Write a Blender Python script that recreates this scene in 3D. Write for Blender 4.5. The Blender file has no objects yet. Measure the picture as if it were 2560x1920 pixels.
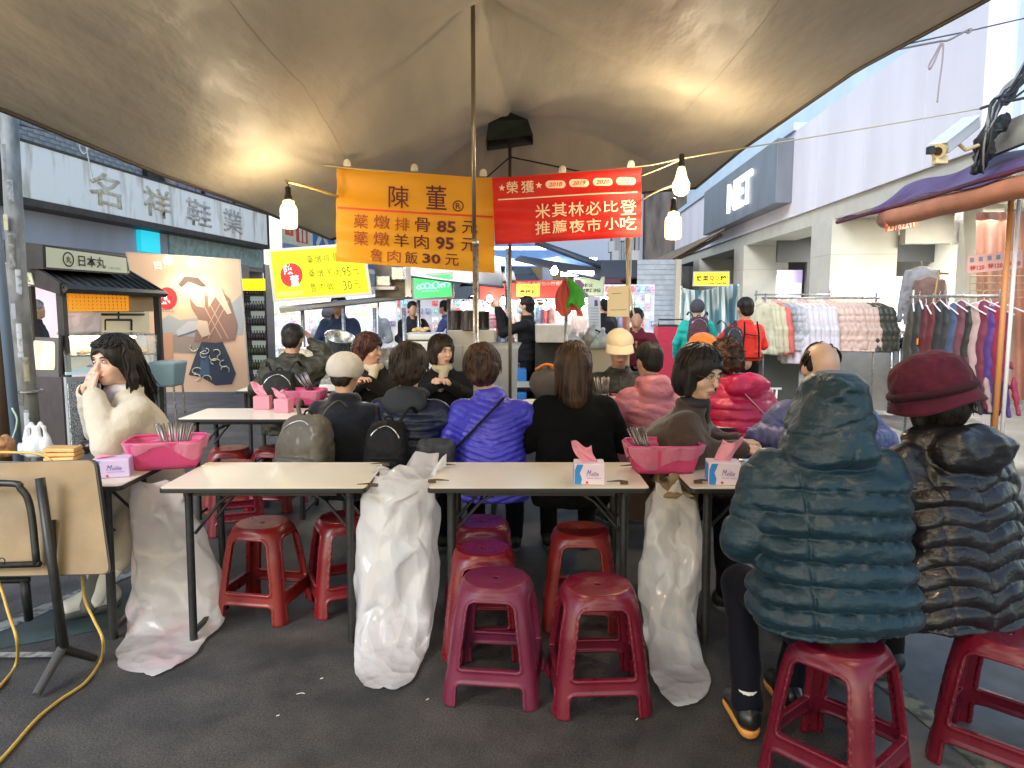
import bpy, bmesh, math, random
import numpy as np
from mathutils import Vector, Matrix, Euler
from math import sin, cos, pi, atan, radians, sqrt
random.seed(7)
SC = bpy.context.scene
COL = SC.collection

# ------------------------------------------------------------------ camera
PITCH = atan(205/1850.0); CAMH = 1.55; YAW = atan(110/1850.0)
cam = bpy.data.cameras.new('camera'); camo = bpy.data.objects.new('camera', cam); COL.objects.link(camo)
cam.sensor_width = 36; cam.lens = 36*1850/2560.0; cam.clip_start = 0.05; cam.clip_end = 600
camo.location = (0, 0, CAMH); camo.rotation_euler = (pi/2 - PITCH, 0, 0)
SC.camera = camo

# ------------------------------------------------------------------ world, sun, exposure
W = bpy.data.worlds.new('World'); SC.world = W; W.use_nodes = True
nt = W.node_tree; nt.nodes.clear()
sky = nt.nodes.new('ShaderNodeTexSky'); sky.sky_type = 'NISHITA'; sky.sun_disc = False
sky.sun_elevation = radians(26); sky.sun_rotation = radians(200); sky.altitude = 50; sky.air_density = 1.6; sky.dust_density = 0.8; sky.ozone_density = 3.0
bg = nt.nodes.new('ShaderNodeBackground'); bg.inputs[1].default_value = 0.095
wo = nt.nodes.new('ShaderNodeOutputWorld')
nt.links.new(sky.outputs[0], bg.inputs[0]); nt.links.new(bg.outputs[0], wo.inputs[0])
sl = bpy.data.lights.new('sun', 'SUN'); sl.energy = 0.9; sl.angle = radians(25); sl.color = (0.93, 0.95, 1.0)
so = bpy.data.objects.new('sun', sl); COL.objects.link(so); so.rotation_euler = (radians(56), 0, radians(-40))
vs = SC.view_settings; vs.view_transform = 'Standard'; vs.look = 'None'; vs.gamma = 1; vs.use_curve_mapping = False
vs.exposure = 1.72
SC.cycles.use_denoising = True
SC.cycles.max_bounces = 6; SC.cycles.transparent_max_bounces = 12; SC.cycles.sample_clamp_indirect = 4.0
SC.cycles.caustics_reflective = False; SC.cycles.caustics_refractive = False

# ------------------------------------------------------------------ pixel (2560 wide photo) -> world
def ray(px, py):
    x = (px-1280)/1850.0; y = (960-py)/1850.0
    return Vector((x, cos(PITCH)+y*sin(PITCH), -sin(PITCH)+y*cos(PITCH)))
def P(px, py, Y):
    r = ray(px, py); k = Y/r.y; return Vector((r.x*k, Y, CAMH+r.z*k))
def G(px, py, z=0.0):
    r = ray(px, py); k = (z-CAMH)/r.z; return Vector((r.x*k, r.y*k, z))
EX = Vector((cos(YAW), -sin(YAW), 0)); EY = Vector((sin(YAW), cos(YAW), 0))   # street frame
def S2W(x, y, z): return EX*x + EY*y + Vector((0, 0, z))
def SP(px, py, lat):        # street-frame coords of the pixel ray on the plane x = lat
    r = ray(px, py); k = lat/r.dot(EX); p = r*k; return Vector((lat, p.dot(EY), CAMH+p.z))
def SY(px, py, y):          # ... on the plane y = const in the street frame
    r = ray(px, py); k = y/r.dot(EY); p = r*k; return Vector((p.dot(EX), y, CAMH+p.z))

# ------------------------------------------------------------------ materials
def _n(t, k, **kw):
    n = t.nodes.new(k)
    for a, v in kw.items(): setattr(n, a, v)
    return n
MATS = {}
def M(name, col, rough=0.6, metal=0.0, bump=0.0, bscale=200.0, var=0.0, vscale=8.0, col2=None, emit=None, es=1.0,
      trans=0.0, alpha=1.0, sheen=0.0, coat=0.0, sss=0.0, tl=0.0, aniso=None, bump2=0.0, b2scale=20.0, spec=0.5, rvar=0.0, coord='Object', vdetail=4, vramp=(0.35, 0.65), vor=None):
    if name in MATS: return MATS[name]
    if emit and es < 3: es *= .36
    m = bpy.data.materials.new(name); m.use_nodes = True; t = m.node_tree; t.nodes.clear()
    out = _n(t, 'ShaderNodeOutputMaterial'); b = _n(t, 'ShaderNodeBsdfPrincipled')
    b.inputs['Roughness'].default_value = rough; b.inputs['Metallic'].default_value = metal
    b.inputs['Specular IOR Level'].default_value = spec
    c = (*col, 1)
    b.inputs['Base Color'].default_value = c
    tc = _n(t, 'ShaderNodeTexCoord'); mp = _n(t, 'ShaderNodeMapping'); t.links.new(tc.outputs[coord], mp.inputs[0])
    if aniso: mp.inputs['Scale'].default_value = aniso
    if var or col2:
        nz = _n(t, 'ShaderNodeTexNoise'); nz.inputs['Scale'].default_value = vscale; nz.inputs['Detail'].default_value = vdetail
        t.links.new(mp.outputs[0], nz.inputs['Vector'])
        rp = _n(t, 'ShaderNodeValToRGB'); e = rp.color_ramp.elements
        e[0].position = vramp[0]; e[1].position = vramp[1]
        if col2: e[0].color = (*col2, 1); e[1].color = c
        else:
            e[0].color = (*[x*(1-var) for x in col], 1); e[1].color = (*[min(1, x*(1+var)) for x in col], 1)
        t.links.new(nz.outputs['Fac'], rp.inputs[0]); t.links.new(rp.outputs[0], b.inputs['Base Color'])
    last = None
    if bump2:
        n3 = _n(t, 'ShaderNodeTexNoise'); n3.inputs['Scale'].default_value = b2scale; n3.inputs['Detail'].default_value = 3
        t.links.new(mp.outputs[0], n3.inputs['Vector'])
        bb = _n(t, 'ShaderNodeBump'); bb.inputs['Strength'].default_value = bump2; bb.inputs['Distance'].default_value = 0.02
        t.links.new(n3.outputs['Fac'], bb.inputs['Height']); last = bb
    if bump:
        n2 = _n(t, 'ShaderNodeTexNoise'); n2.inputs['Scale'].default_value = bscale; n2.inputs['Detail'].default_value = 3
        t.links.new(mp.outputs[0], n2.inputs['Vector'])
        bb = _n(t, 'ShaderNodeBump'); bb.inputs['Strength'].default_value = bump; bb.inputs['Distance'].default_value = 0.004
        t.links.new(n2.outputs['Fac'], bb.inputs['Height'])
        if last: t.links.new(last.outputs[0], bb.inputs['Normal'])
        last = bb
    if vor:
        for k_, (vs_, st_) in enumerate(vor):
            vo = _n(t, 'ShaderNodeTexVoronoi'); vo.inputs['Scale'].default_value = vs_; t.links.new(mp.outputs[0], vo.inputs['Vector'])
            bb = _n(t, 'ShaderNodeBump'); bb.inputs['Strength'].default_value = st_; bb.inputs['Distance'].default_value = .3/vs_
            t.links.new(vo.outputs['Distance'], bb.inputs['Height'])
            if last: t.links.new(last.outputs[0], bb.inputs['Normal'])
            last = bb
    if last: t.links.new(last.outputs[0], b.inputs['Normal'])
    if rvar:
        nr = _n(t, 'ShaderNodeTexNoise'); nr.inputs['Scale'].default_value = vscale*1.7; nr.inputs['Detail'].default_value = 5
        t.links.new(mp.outputs[0], nr.inputs['Vector'])
        mr = _n(t, 'ShaderNodeMapRange'); mr.inputs[3].default_value = max(0.05, rough-rvar); mr.inputs[4].default_value = min(1, rough+rvar)
        mr.inputs[1].default_value = 0.35; mr.inputs[2].default_value = 0.65
        t.links.new(nr.outputs['Fac'], mr.inputs[0]); t.links.new(mr.outputs[0], b.inputs['Roughness'])
    if emit: b.inputs['Emission Color'].default_value = (*emit, 1); b.inputs['Emission Strength'].default_value = es
    b.inputs['Transmission Weight'].default_value = trans; b.inputs['Alpha'].default_value = alpha
    b.inputs['Sheen Weight'].default_value = sheen; b.inputs['Coat Weight'].default_value = coat
    if sss:
        b.inputs['Subsurface Weight'].default_value = sss; b.inputs['Subsurface Radius'].default_value = (0.02, 0.008, 0.004); b.inputs['Subsurface Scale'].default_value = 0.5
    if tl:
        tr = _n(t, 'ShaderNodeBsdfTranslucent'); tr.inputs[0].default_value = c
        mx = _n(t, 'ShaderNodeMixShader'); mx.inputs[0].default_value = tl
        t.links.new(b.outputs[0], mx.inputs[1]); t.links.new(tr.outputs[0], mx.inputs[2])
        if last: t.links.new(last.outputs[0], tr.inputs['Normal'])
        sh = mx.outputs[0]
    else: sh = b.outputs[0]
    t.links.new(sh, out.inputs[0])
    MATS[name] = m
    return m

# ------------------------------------------------------------------ objects
def tag(o, label=None, cat=None, group=None, kind=None):
    if label: o['label'] = label
    if cat: o['category'] = cat
    if group: o['group'] = group
    if kind: o['kind'] = kind
    return o
def thing(name, label, cat, loc=(0, 0, 0), rz=0.0, group=None):
    o = bpy.data.objects.new(name, None); COL.objects.link(o); o.empty_display_size = 0.1
    o.location = loc; o.rotation_euler = (0, 0, rz)
    return tag(o, label, cat, group)
def link(name, me, mat, parent=None, loc=None, rot=None):
    o = bpy.data.objects.new(name, me); COL.objects.link(o)
    if mat and not me.materials: me.materials.append(mat)
    if parent: o.parent = parent
    if loc is not None: o.location = loc
    if rot is not None: o.rotation_euler = rot
    return o
KIDS = {}
def kids(o): return [c for c in COL.objects if c.parent == o]
def dup(root, loc, rz=None, label=None, group=None, mats=None, scale=None):
    def cp(o, par):
        c = o.copy(); COL.objects.link(c); c.parent = par
        for ch in tree[o.name]: cp(ch, c)
        return c
    tree = {root.name: kids(root)}
    st = list(tree[root.name])
    while st:
        q = st.pop(); tree[q.name] = kids(q); st += tree[q.name]
    r = cp(root, None); r.location = loc
    if rz is not None: r.rotation_euler = (0, 0, rz)
    if label: r['label'] = label
    if group: r['group'] = group
    if scale: r.scale = scale
    return r

class MB:
    def __init__(s): s.v = []; s.f = []; s.mi = []; s.cm = 0
    def add(s, vs, fs):
        o = len(s.v); s.v += [tuple(v) for v in vs]; s.f += [tuple(i+o for i in f) for f in fs]; s.mi += [s.cm]*len(fs); return s
    def box(s, c, d, rot=None):
        hx, hy, hz = d[0]/2, d[1]/2, d[2]/2
        vs = [Vector((x, y, z)) for z in (-hz, hz) for y in (-hy, hy) for x in (-hx, hx)]
        if rot is not None:
            R = rot if isinstance(rot, Matrix) else Euler(rot).to_matrix()
            vs = [R @ v for v in vs]
        vs = [v+Vector(c) for v in vs]
        return s.add(vs, [(0, 2, 3, 1), (4, 5, 7, 6), (0, 1, 5, 4), (2, 6, 7, 3), (0, 4, 6, 2), (1, 3, 7, 5)])
    def hexa(s, p):   # 8 points: bottom 4 ccw, top 4 ccw
        return s.add(p, [(3, 2, 1, 0), (4, 5, 6, 7), (0, 1, 5, 4), (1, 2, 6, 5), (2, 3, 7, 6), (3, 0, 4, 7)])
    def tube(s, pts, r, n=8, closed=False, caps=True, flat=1.0):
        pts = [Vector(p) for p in pts]; m = len(pts)
        rs = r if hasattr(r, '__len__') else [r]*m
        up = Vector((0, 0, 1)); prev = None; rings = []
        for i, p in enumerate(pts):
            if closed: d = pts[(i+1) % m]-pts[i-1]
            else: d = pts[min(i+1, m-1)]-pts[max(i-1, 0)]
            if d.length < 1e-9: d = Vector((0, 0, 1))
            d.normalize()
            a = prev if prev is not None else (up if abs(d.z) < 0.9 else Vector((1, 0, 0)))
            a = (a-d*a.dot(d))
            if a.length < 1e-6: a = d.orthogonal()
            a.normalize(); prev = a; b = d.cross(a)
            rings.append([p+(a*cos(2*pi*k/n)*flat+b*sin(2*pi*k/n))*rs[i] for k in range(n)])
        vs = [v for rg in rings for v in rg]; fs = []
        for i in range(m if closed else m-1):
            j = (i+1) % m
            for k in range(n):
                fs.append((i*n+k, i*n+(k+1) % n, j*n+(k+1) % n, j*n+k))
        if caps and not closed: fs += [tuple(range(n))[::-1], tuple((m-1)*n+k for k in range(n))]
        return s.add(vs, fs)
    def lathe(s, prof, c=(0, 0, 0), n=24, cap=True):
        vs = [(c[0]+r*cos(2*pi*k/n), c[1]+r*sin(2*pi*k/n), c[2]+z) for r, z in prof for k in range(n)]
        fs = [(i*n+k, i*n+(k+1) % n, (i+1)*n+(k+1) % n, (i+1)*n+k) for i in range(len(prof)-1) for k in range(n)]
        if cap: fs += [tuple(range(n))[::-1], tuple((len(prof)-1)*n+k for k in range(n))]
        return s.add(vs, fs)
    def grid(s, fn, nu, nv, wrap=False):
        vs = [fn(i/nu, j/nv) for j in range(nv+1) for i in range(nu+1)]
        fs = [(j*(nu+1)+i, j*(nu+1)+i+1, (j+1)*(nu+1)+i+1, (j+1)*(nu+1)+i) for j in range(nv) for i in range(nu)]
        return s.add(vs, fs)
    def poly(s, pts): return s.add(pts, [tuple(range(len(pts)))])
    def prism(s, pts2, z0, z1):   # 2D ccw outline extruded in z
        n = len(pts2); vs = [(x, y, z0) for x, y in pts2]+[(x, y, z1) for x, y in pts2]
        return s.add(vs, [tuple(range(n))[::-1], tuple(range(n, 2*n))]+[(i, (i+1) % n, n+(i+1) % n, n+i) for i in range(n)])
    def mesh(s, name='mesh', smooth=False):
        me = bpy.data.meshes.new(name); me.from_pydata(s.v, [], s.f)
        if smooth is True: me.polygons.foreach_set('use_smooth', [True]*len(s.f))
        if any(s.mi): me.polygons.foreach_set('material_index', s.mi)
        me.update()
        if isinstance(smooth, (int, float)) and smooth is not True and smooth: me.polygons.foreach_set('use_smooth', [True]*len(s.f)); me.set_sharp_from_angle(angle=radians(smooth))
        return me
    def build(s, name, mat, parent=None, smooth=False, bevel=0.0, loc=None, rot=None, seg=2, solid=0.0):
        me = s.mesh(name, smooth)
        o = link(name, me, mat if not isinstance(mat, (list, tuple)) else None, parent, loc, rot)
        if isinstance(mat, (list, tuple)):
            for m in mat: me.materials.append(m)
        if solid:
            md = o.modifiers.new('solid', 'SOLIDIFY'); md.thickness = solid; md.offset = 0
        if bevel:
            md = o.modifiers.new('bevel', 'BEVEL'); md.width = bevel; md.segments = seg; md.limit_method = 'ANGLE'; md.angle_limit = radians(40)
        return o
def arc(c, r, a0, a1, n, ax=(1, 0, 0), ay=(0, 0, 1)):
    c = Vector(c); ax = Vector(ax); ay = Vector(ay)
    return [c+ax*r*cos(a0+(a1-a0)*i/n)+ay*r*sin(a0+(a1-a0)*i/n) for i in range(n+1)]
def smoothpath(pts, n=6):
    pts = [Vector(p) for p in pts]; out = []
    q = [pts[0]*2-pts[1]]+pts+[pts[-1]*2-pts[-2]]
    for i in range(1, len(q)-2):
        for k in range(n):
            t = k/n; a, b, c, d = q[i-1], q[i], q[i+1], q[i+2]
            out.append(0.5*((2*b)+(c-a)*t+(2*a-5*b+4*c-d)*t*t+(3*b-a-3*c+d)*t**3))
    out.append(pts[-1]); return out

# ------------------------------------------------------------------ text as flat print mapped on a quad
_dg = None
def text_mesh(body, offset=0.0, spacing=1.0, res=2, shear=0.0):
    cu = bpy.data.curves.new('text', 'FONT'); cu.body = body; cu.size = 1; cu.offset = offset; cu.space_character = spacing
    cu.resolution_u = res; cu.shear = shear; cu.fill_mode = 'FRONT'
    o = bpy.data.objects.new('text_tmp', cu); COL.objects.link(o)
    bpy.context.view_layer.update()
    dg = bpy.context.evaluated_depsgraph_get()
    me = bpy.data.meshes.new_from_object(o.evaluated_get(dg))
    bpy.data.objects.remove(o); bpy.data.curves.remove(cu)
    return me
def text_on(Q, body, rect, mat, parent, name='lettering', off=0.004, offset=0.0, keep=False, thick=0.0, shear=0.0, fn=None):
    """Q(u,v,off)->world/local point; rect = u0,v0,u1,v1 (v up)."""
    me = text_mesh(body, offset, shear=shear)
    n = len(me.vertices)
    if n == 0: return None
    co = np.empty(n*3); me.vertices.foreach_get('co', co); co = co.reshape(-1, 3)
    x0, y0 = co[:, 0].min(), co[:, 1].min(); x1, y1 = co[:, 0].max(), co[:, 1].max()
    u0, v0, u1, v1 = rect
    for i, v in enumerate(me.vertices):
        a = (co[i, 0]-x0)/max(x1-x0, 1e-6); b = (co[i, 1]-y0)/max(y1-y0, 1e-6)
        v.co = Q(u0+(u1-u0)*a, v0+(v1-v0)*b, off)
    me.update()
    o = link(name, me, mat, parent)
    if thick:
        md = o.modifiers.new('solid', 'SOLIDIFY'); md.thickness = thick; md.offset = 0
    return o
def quadfn(bl, br, tr, tl, wr=None):
    bl, br, tr, tl = map(Vector, (bl, br, tr, tl)); nrm = (br-bl).cross(tl-bl).normalized()
    def Q(u, v, off=0.0):
        p = (bl*(1-u)+br*u)*(1-v)+(tl*(1-u)+tr*u)*v
        return p+nrm*(off+(wr(u, v) if wr else 0))
    return Q

# ------------------------------------------------------------------ numpy noise + signed-distance body builder
def _lat(seed, n=32):
    return np.random.RandomState(seed).rand(n, n, n).astype(np.float32)*2-1
_L = {}
def vnoise(x, y, z, seed=0):
    if seed not in _L: _L[seed] = _lat(seed)
    L = _L[seed]; x, y, z = np.broadcast_arrays(x, y, z)
    xi = np.floor(x).astype(np.int32); yi = np.floor(y).astype(np.int32); zi = np.floor(z).astype(np.int32)
    fx = x-xi; fy = y-yi; fz = z-zi
    fx = fx*fx*(3-2*fx); fy = fy*fy*(3-2*fy); fz = fz*fz*(3-2*fz)
    g = lambda a, b, c: L[(xi+a) & 31, (yi+b) & 31, (zi+c) & 31]
    return ((g(0, 0, 0)*(1-fx)+g(1, 0, 0)*fx)*(1-fy)+(g(0, 1, 0)*(1-fx)+g(1, 1, 0)*fx)*fy)*(1-fz) + \
           ((g(0, 0, 1)*(1-fx)+g(1, 0, 1)*fx)*(1-fy)+(g(0, 1, 1)*(1-fx)+g(1, 1, 1)*fx)*fy)*fz
class SDF:
    def __init__(s, lo, hi, h):
        s.lo = np.array(lo, float); s.h = h
        s.n = (np.ceil((np.array(hi)-s.lo)/h).astype(int)+1)
        s.F = np.full(s.n, 1.0, np.float32)
    def sub(s, lo, hi, m):
        a = np.maximum(0, np.floor((np.array(lo)-m-s.lo)/s.h).astype(int)); b = np.minimum(s.n, np.ceil((np.array(hi)+m-s.lo)/s.h).astype(int)+1)
        if np.any(b <= a): return None
        sl = tuple(slice(a[i], b[i]) for i in range(3))
        X = (s.lo[0]+s.h*np.arange(a[0], b[0])).reshape(-1, 1, 1).astype(np.float32)
        Y = (s.lo[1]+s.h*np.arange(a[1], b[1])).reshape(1, -1, 1).astype(np.float32)
        Z = (s.lo[2]+s.h*np.arange(a[2], b[2])).reshape(1, 1, -1).astype(np.float32)
        return sl, X, Y, Z
    def put(s, sl, d, k, op='u'):
        A = s.F[sl]
        if op == 'u':
            if k > 0:
                hh = np.maximum(k-np.abs(A-d), 0)/k; s.F[sl] = np.minimum(A, d)-hh*hh*k*0.25
            else: s.F[sl] = np.minimum(A, d)
        else:
            d = -d
            if k > 0:
                hh = np.maximum(k-np.abs(A-d), 0)/k; s.F[sl] = np.maximum(A, d)+hh*hh*k*0.25
            else: s.F[sl] = np.maximum(A, d)
    def cap(s, a, b, ra, rb=None, k=0.02, op='u', mod=None, sc=(1, 1, 1)):
        if rb is None: rb = ra
        a = np.array(a, float); b = np.array(b, float); R = max(ra, rb)+(0.02 if mod else 0)
        q = s.sub(np.minimum(a, b)-R, np.maximum(a, b)+R, k+0.02)
        if q is None: return s
        sl, X, Y, Z = q; d = b-a; L = max(float(d@d), 1e-9)
        t = np.clip(((X-a[0])*d[0]+(Y-a[1])*d[1]+(Z-a[2])*d[2])/L, 0, 1)
        D = np.sqrt((X-a[0]-t*d[0])**2+(Y-a[1]-t*d[1])**2+(Z-a[2]-t*d[2])**2)
        r = ra+(rb-ra)*t
        if mod: r = r+mod(t*sqrt(L), X, Y, Z)
        s.put(sl, (D-r).astype(np.float32), k, op); return s
    def chain(s, pts, rs, k=0.02, op='u', mod=None):
        acc = 0
        for i in range(len(pts)-1):
            L = float(np.linalg.norm(np.array(pts[i+1])-np.array(pts[i])))
            mm = (lambda t, X, Y, Z, a=acc: mod(t+a, X, Y, Z)) if mod else None
            s.cap(pts[i], pts[i+1], rs[i], rs[i+1], k, op, mm); acc += L
        return s
    def ell(s, c, r, R=None, k=0.02, op='u', mod=None):
        c = np.array(c, float); r = np.array(r, float); m = r.max()+(0.02 if mod else 0)
        e = np.full(3, m) if R is not None else r+(0.02 if mod else 0)
        q = s.sub(c-e, c+e, k+0.02)
        if q is None: return s
        sl, X, Y, Z = q; X = X-c[0]; Y = Y-c[1]; Z = Z-c[2]
        if R is not None:
            Ri = np.array(R.to_matrix() if isinstance(R, Euler) else R).T
            X, Y, Z = Ri[0, 0]*X+Ri[0, 1]*Y+Ri[0, 2]*Z, Ri[1, 0]*X+Ri[1, 1]*Y+Ri[1, 2]*Z, Ri[2, 0]*X+Ri[2, 1]*Y+Ri[2, 2]*Z
        k0 = np.sqrt((X/r[0])**2+(Y/r[1])**2+(Z/r[2])**2); k1 = np.sqrt((X/r[0]**2)**2+(Y/r[1]**2)**2+(Z/r[2]**2)**2)+1e-6
        D = k0*(k0-1)/k1
        if mod is not None: D = D-mod(X, Y, Z)
        s.put(sl, D.astype(np.float32), k, op); return s
    def rbox(s, c, d, r=0.01, R=None, k=0.01, op='u'):
        c = np.array(c, float); hd = np.array(d, float)/2-r; m = np.linalg.norm(hd)+r
        q = s.sub(c-m, c+m, k+0.02) if R is not None else s.sub(c-hd-r, c+hd+r, k+0.02)
        if q is None: return s
        sl, X, Y, Z = q; X = X-c[0]; Y = Y-c[1]; Z = Z-c[2]
        if R is not None:
            Ri = np.array(R.to_matrix() if isinstance(R, Euler) else R).T
            X, Y, Z = Ri[0, 0]*X+Ri[0, 1]*Y+Ri[0, 2]*Z, Ri[1, 0]*X+Ri[1, 1]*Y+Ri[1, 2]*Z, Ri[2, 0]*X+Ri[2, 1]*Y+Ri[2, 2]*Z
        ax = np.abs(X)-hd[0]; ay = np.abs(Y)-hd[1]; az = np.abs(Z)-hd[2]
        D = np.sqrt(np.maximum(ax, 0)**2+np.maximum(ay, 0)**2+np.maximum(az, 0)**2)+np.minimum(np.maximum(ax, np.maximum(ay, az)), 0)-r
        s.put(sl, D.astype(np.float32), k, op); return s
    def loft(s, rows, k=0.02, p=2.4, mod=None, endr=0.02, op='u'):
        """rows: (z, cx, cy, halfwidth, halfdepth) from low z to high z"""
        rows = np.array(sorted(rows), float); zz = rows[:, 0]
        mx = (np.abs(rows[:, 1])+rows[:, 3]).max()+0.02
        lo = [(rows[:, 1]-rows[:, 3]).min()-0.03, (rows[:, 2]-rows[:, 4]).min()-0.03, zz[0]]; hi = [(rows[:, 1]+rows[:, 3]).max()+0.03, (rows[:, 2]+rows[:, 4]).max()+0.03, zz[-1]]
        q = s.sub(lo, hi, k+0.02)
        if q is None: return s
        sl, X, Y, Z = q; z = Z.ravel()
        zf = np.linspace(zz[0], zz[-1], 80); 
        def sm(c):
            v = np.interp(zf, zz, rows[:, c]); kk = np.ones(9)/9; vp = np.pad(v, 4, mode='edge'); vp[:4] = v[0]+(v[0]-v[1])*np.arange(4, 0, -1); vp[-4:] = v[-1]+(v[-1]-v[-2])*np.arange(1, 5)
            return np.convolve(vp, kk, 'valid')
        g = [np.interp(z, zf, sm(c)).reshape(1, 1, -1).astype(np.float32) for c in (1, 2, 3, 4)]
        dx = np.abs((X-g[0])/g[2]); dy = np.abs((Y-g[1])/g[3])
        rr = (dx**p+dy**p+1e-9)**(1/p)
        D = (rr-1)*np.minimum(g[2], g[3])
        if mod is not None: D = D-mod(X, Y, Z, g)
        e = np.maximum(zz[0]-Z, Z-zz[-1])
        a = np.maximum(D+endr, 0); b = np.maximum(e+endr, 0)
        D = np.minimum(np.maximum(D, e), 0)*0+np.sqrt(a*a+b*b)-endr+np.minimum(np.maximum(D+endr, e+endr), 0)
        s.put(sl, D.astype(np.float32), k, op); return s
    def noise(s, amp, scale, seed=1, st=(1, 1, 1)):
        X = (s.lo[0]+s.h*np.arange(s.n[0])).reshape(-1, 1, 1); Y = (s.lo[1]+s.h*np.arange(s.n[1])).reshape(1, -1, 1); Z = (s.lo[2]+s.h*np.arange(s.n[2])).reshape(1, 1, -1)
        idx = np.nonzero(np.abs(s.F) < amp*2+s.h*3)
        x = (s.lo[0]+s.h*idx[0]); y = (s.lo[1]+s.h*idx[1]); z = (s.lo[2]+s.h*idx[2])
        s.F[idx] += (amp*vnoise(x*scale*st[0]+50, y*scale*st[1]+50, z*scale*st[2]+50, seed)).astype(np.float32); return s
    def disp(s, fn, band=0.04):
        idx = np.nonzero(np.abs(s.F) < band)
        x = (s.lo[0]+s.h*idx[0]); y = (s.lo[1]+s.h*idx[1]); z = (s.lo[2]+s.h*idx[2])
        s.F[idx] -= fn(x, y, z).astype(np.float32); return s
    def surf(s):
        F = s.F; F[0] = F[-1] = 1; F[:, 0] = F[:, -1] = 1; F[:, :, 0] = F[:, :, -1] = 1
        S = F < 0; n = np.array(F.shape)
        c = np.zeros(n-1, np.int8)
        for i in (0, 1):
            for j in (0, 1):
                for k in (0, 1): c += S[i:n[0]-1+i, j:n[1]-1+j, k:n[2]-1+k]
        act = np.argwhere((c > 0) & (c < 8))
        if len(act) == 0: return np.zeros((0, 3)), np.zeros((0, 4), int)
        vals = {}
        for i in (0, 1):
            for j in (0, 1):
                for k in (0, 1): vals[(i, j, k)] = F[act[:, 0]+i, act[:, 1]+j, act[:, 2]+k]
        acc = np.zeros((len(act), 3)); cnt = np.zeros(len(act))
        cs = list(vals)
        for a in cs:
            for ax in range(3):
                if a[ax] == 0:
                    b = list(a); b[ax] = 1; b = tuple(b); va, vb = vals[a], vals[b]; m = (va < 0) != (vb < 0)
                    t = np.where(m, va/np.where(m, va-vb, 1), 0)
                    p = np.tile(np.array(a, float), (len(act), 1)); p[:, ax] += t
                    acc[m] += p[m]; cnt[m] += 1
        V = s.lo+s.h*(act+acc/cnt[:, None])
        idx = np.full(n-1, -1, np.int32); idx[act[:, 0], act[:, 1], act[:, 2]] = np.arange(len(act))
        Q = []
        for ax in range(3):
            o = [(1, 2), (2, 0), (0, 1)][ax]
            sl0 = [slice(None)]*3; sl1 = [slice(None)]*3; sl0[ax] = slice(0, n[ax]-1); sl1[ax] = slice(1, n[ax])
            A = S[tuple(sl0)]; B = S[tuple(sl1)]; e = np.argwhere(A != B)
            e = e[(e[:, o[0]] > 0) & (e[:, o[1]] > 0)]
            a_in = A[e[:, 0], e[:, 1], e[:, 2]]
            def cell(du, dv):
                q = e.copy(); q[:, o[0]] -= du; q[:, o[1]] -= dv; return idx[q[:, 0], q[:, 1], q[:, 2]]
            q = np.stack([cell(1, 1), cell(0, 1), cell(0, 0), cell(1, 0)], 1)
            q[~a_in] = q[~a_in][:, ::-1]; Q.append(q)
        Q = np.concatenate(Q); Q = Q[(Q >= 0).all(1)]
        return V, Q
def np_mesh(name, V, Q, smooth=True):
    me = bpy.data.meshes.new(name); nv, nf = len(V), len(Q)
    me.vertices.add(nv); me.vertices.foreach_set('co', np.asarray(V, np.float32).ravel())
    me.loops.add(nf*4); me.loops.foreach_set('vertex_index', np.asarray(Q, np.int32).ravel())
    me.polygons.add(nf); me.polygons.foreach_set('loop_start', np.arange(0, nf*4, 4, dtype=np.int32))
    me.polygons.foreach_set('use_smooth', np.full(nf, smooth))
    me.update(calc_edges=True); me.validate(); return me
def sdf_obj(s, name, mat, parent=None, relax=1):
    V, Q = s.surf()
    if relax:
        for _ in range(relax):
            A = np.zeros_like(V); C = np.zeros(len(V))
            for i in range(4):
                a, b = Q[:, i], Q[:, (i+1) % 4]
                np.add.at(A, a, V[b]); np.add.at(C, a, 1); np.add.at(A, b, V[a]); np.add.at(C, b, 1)
            V = V*0.5+0.5*A/np.maximum(C, 1)[:, None]
    return link(name, np_mesh(name, V, Q), mat, parent)
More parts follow.
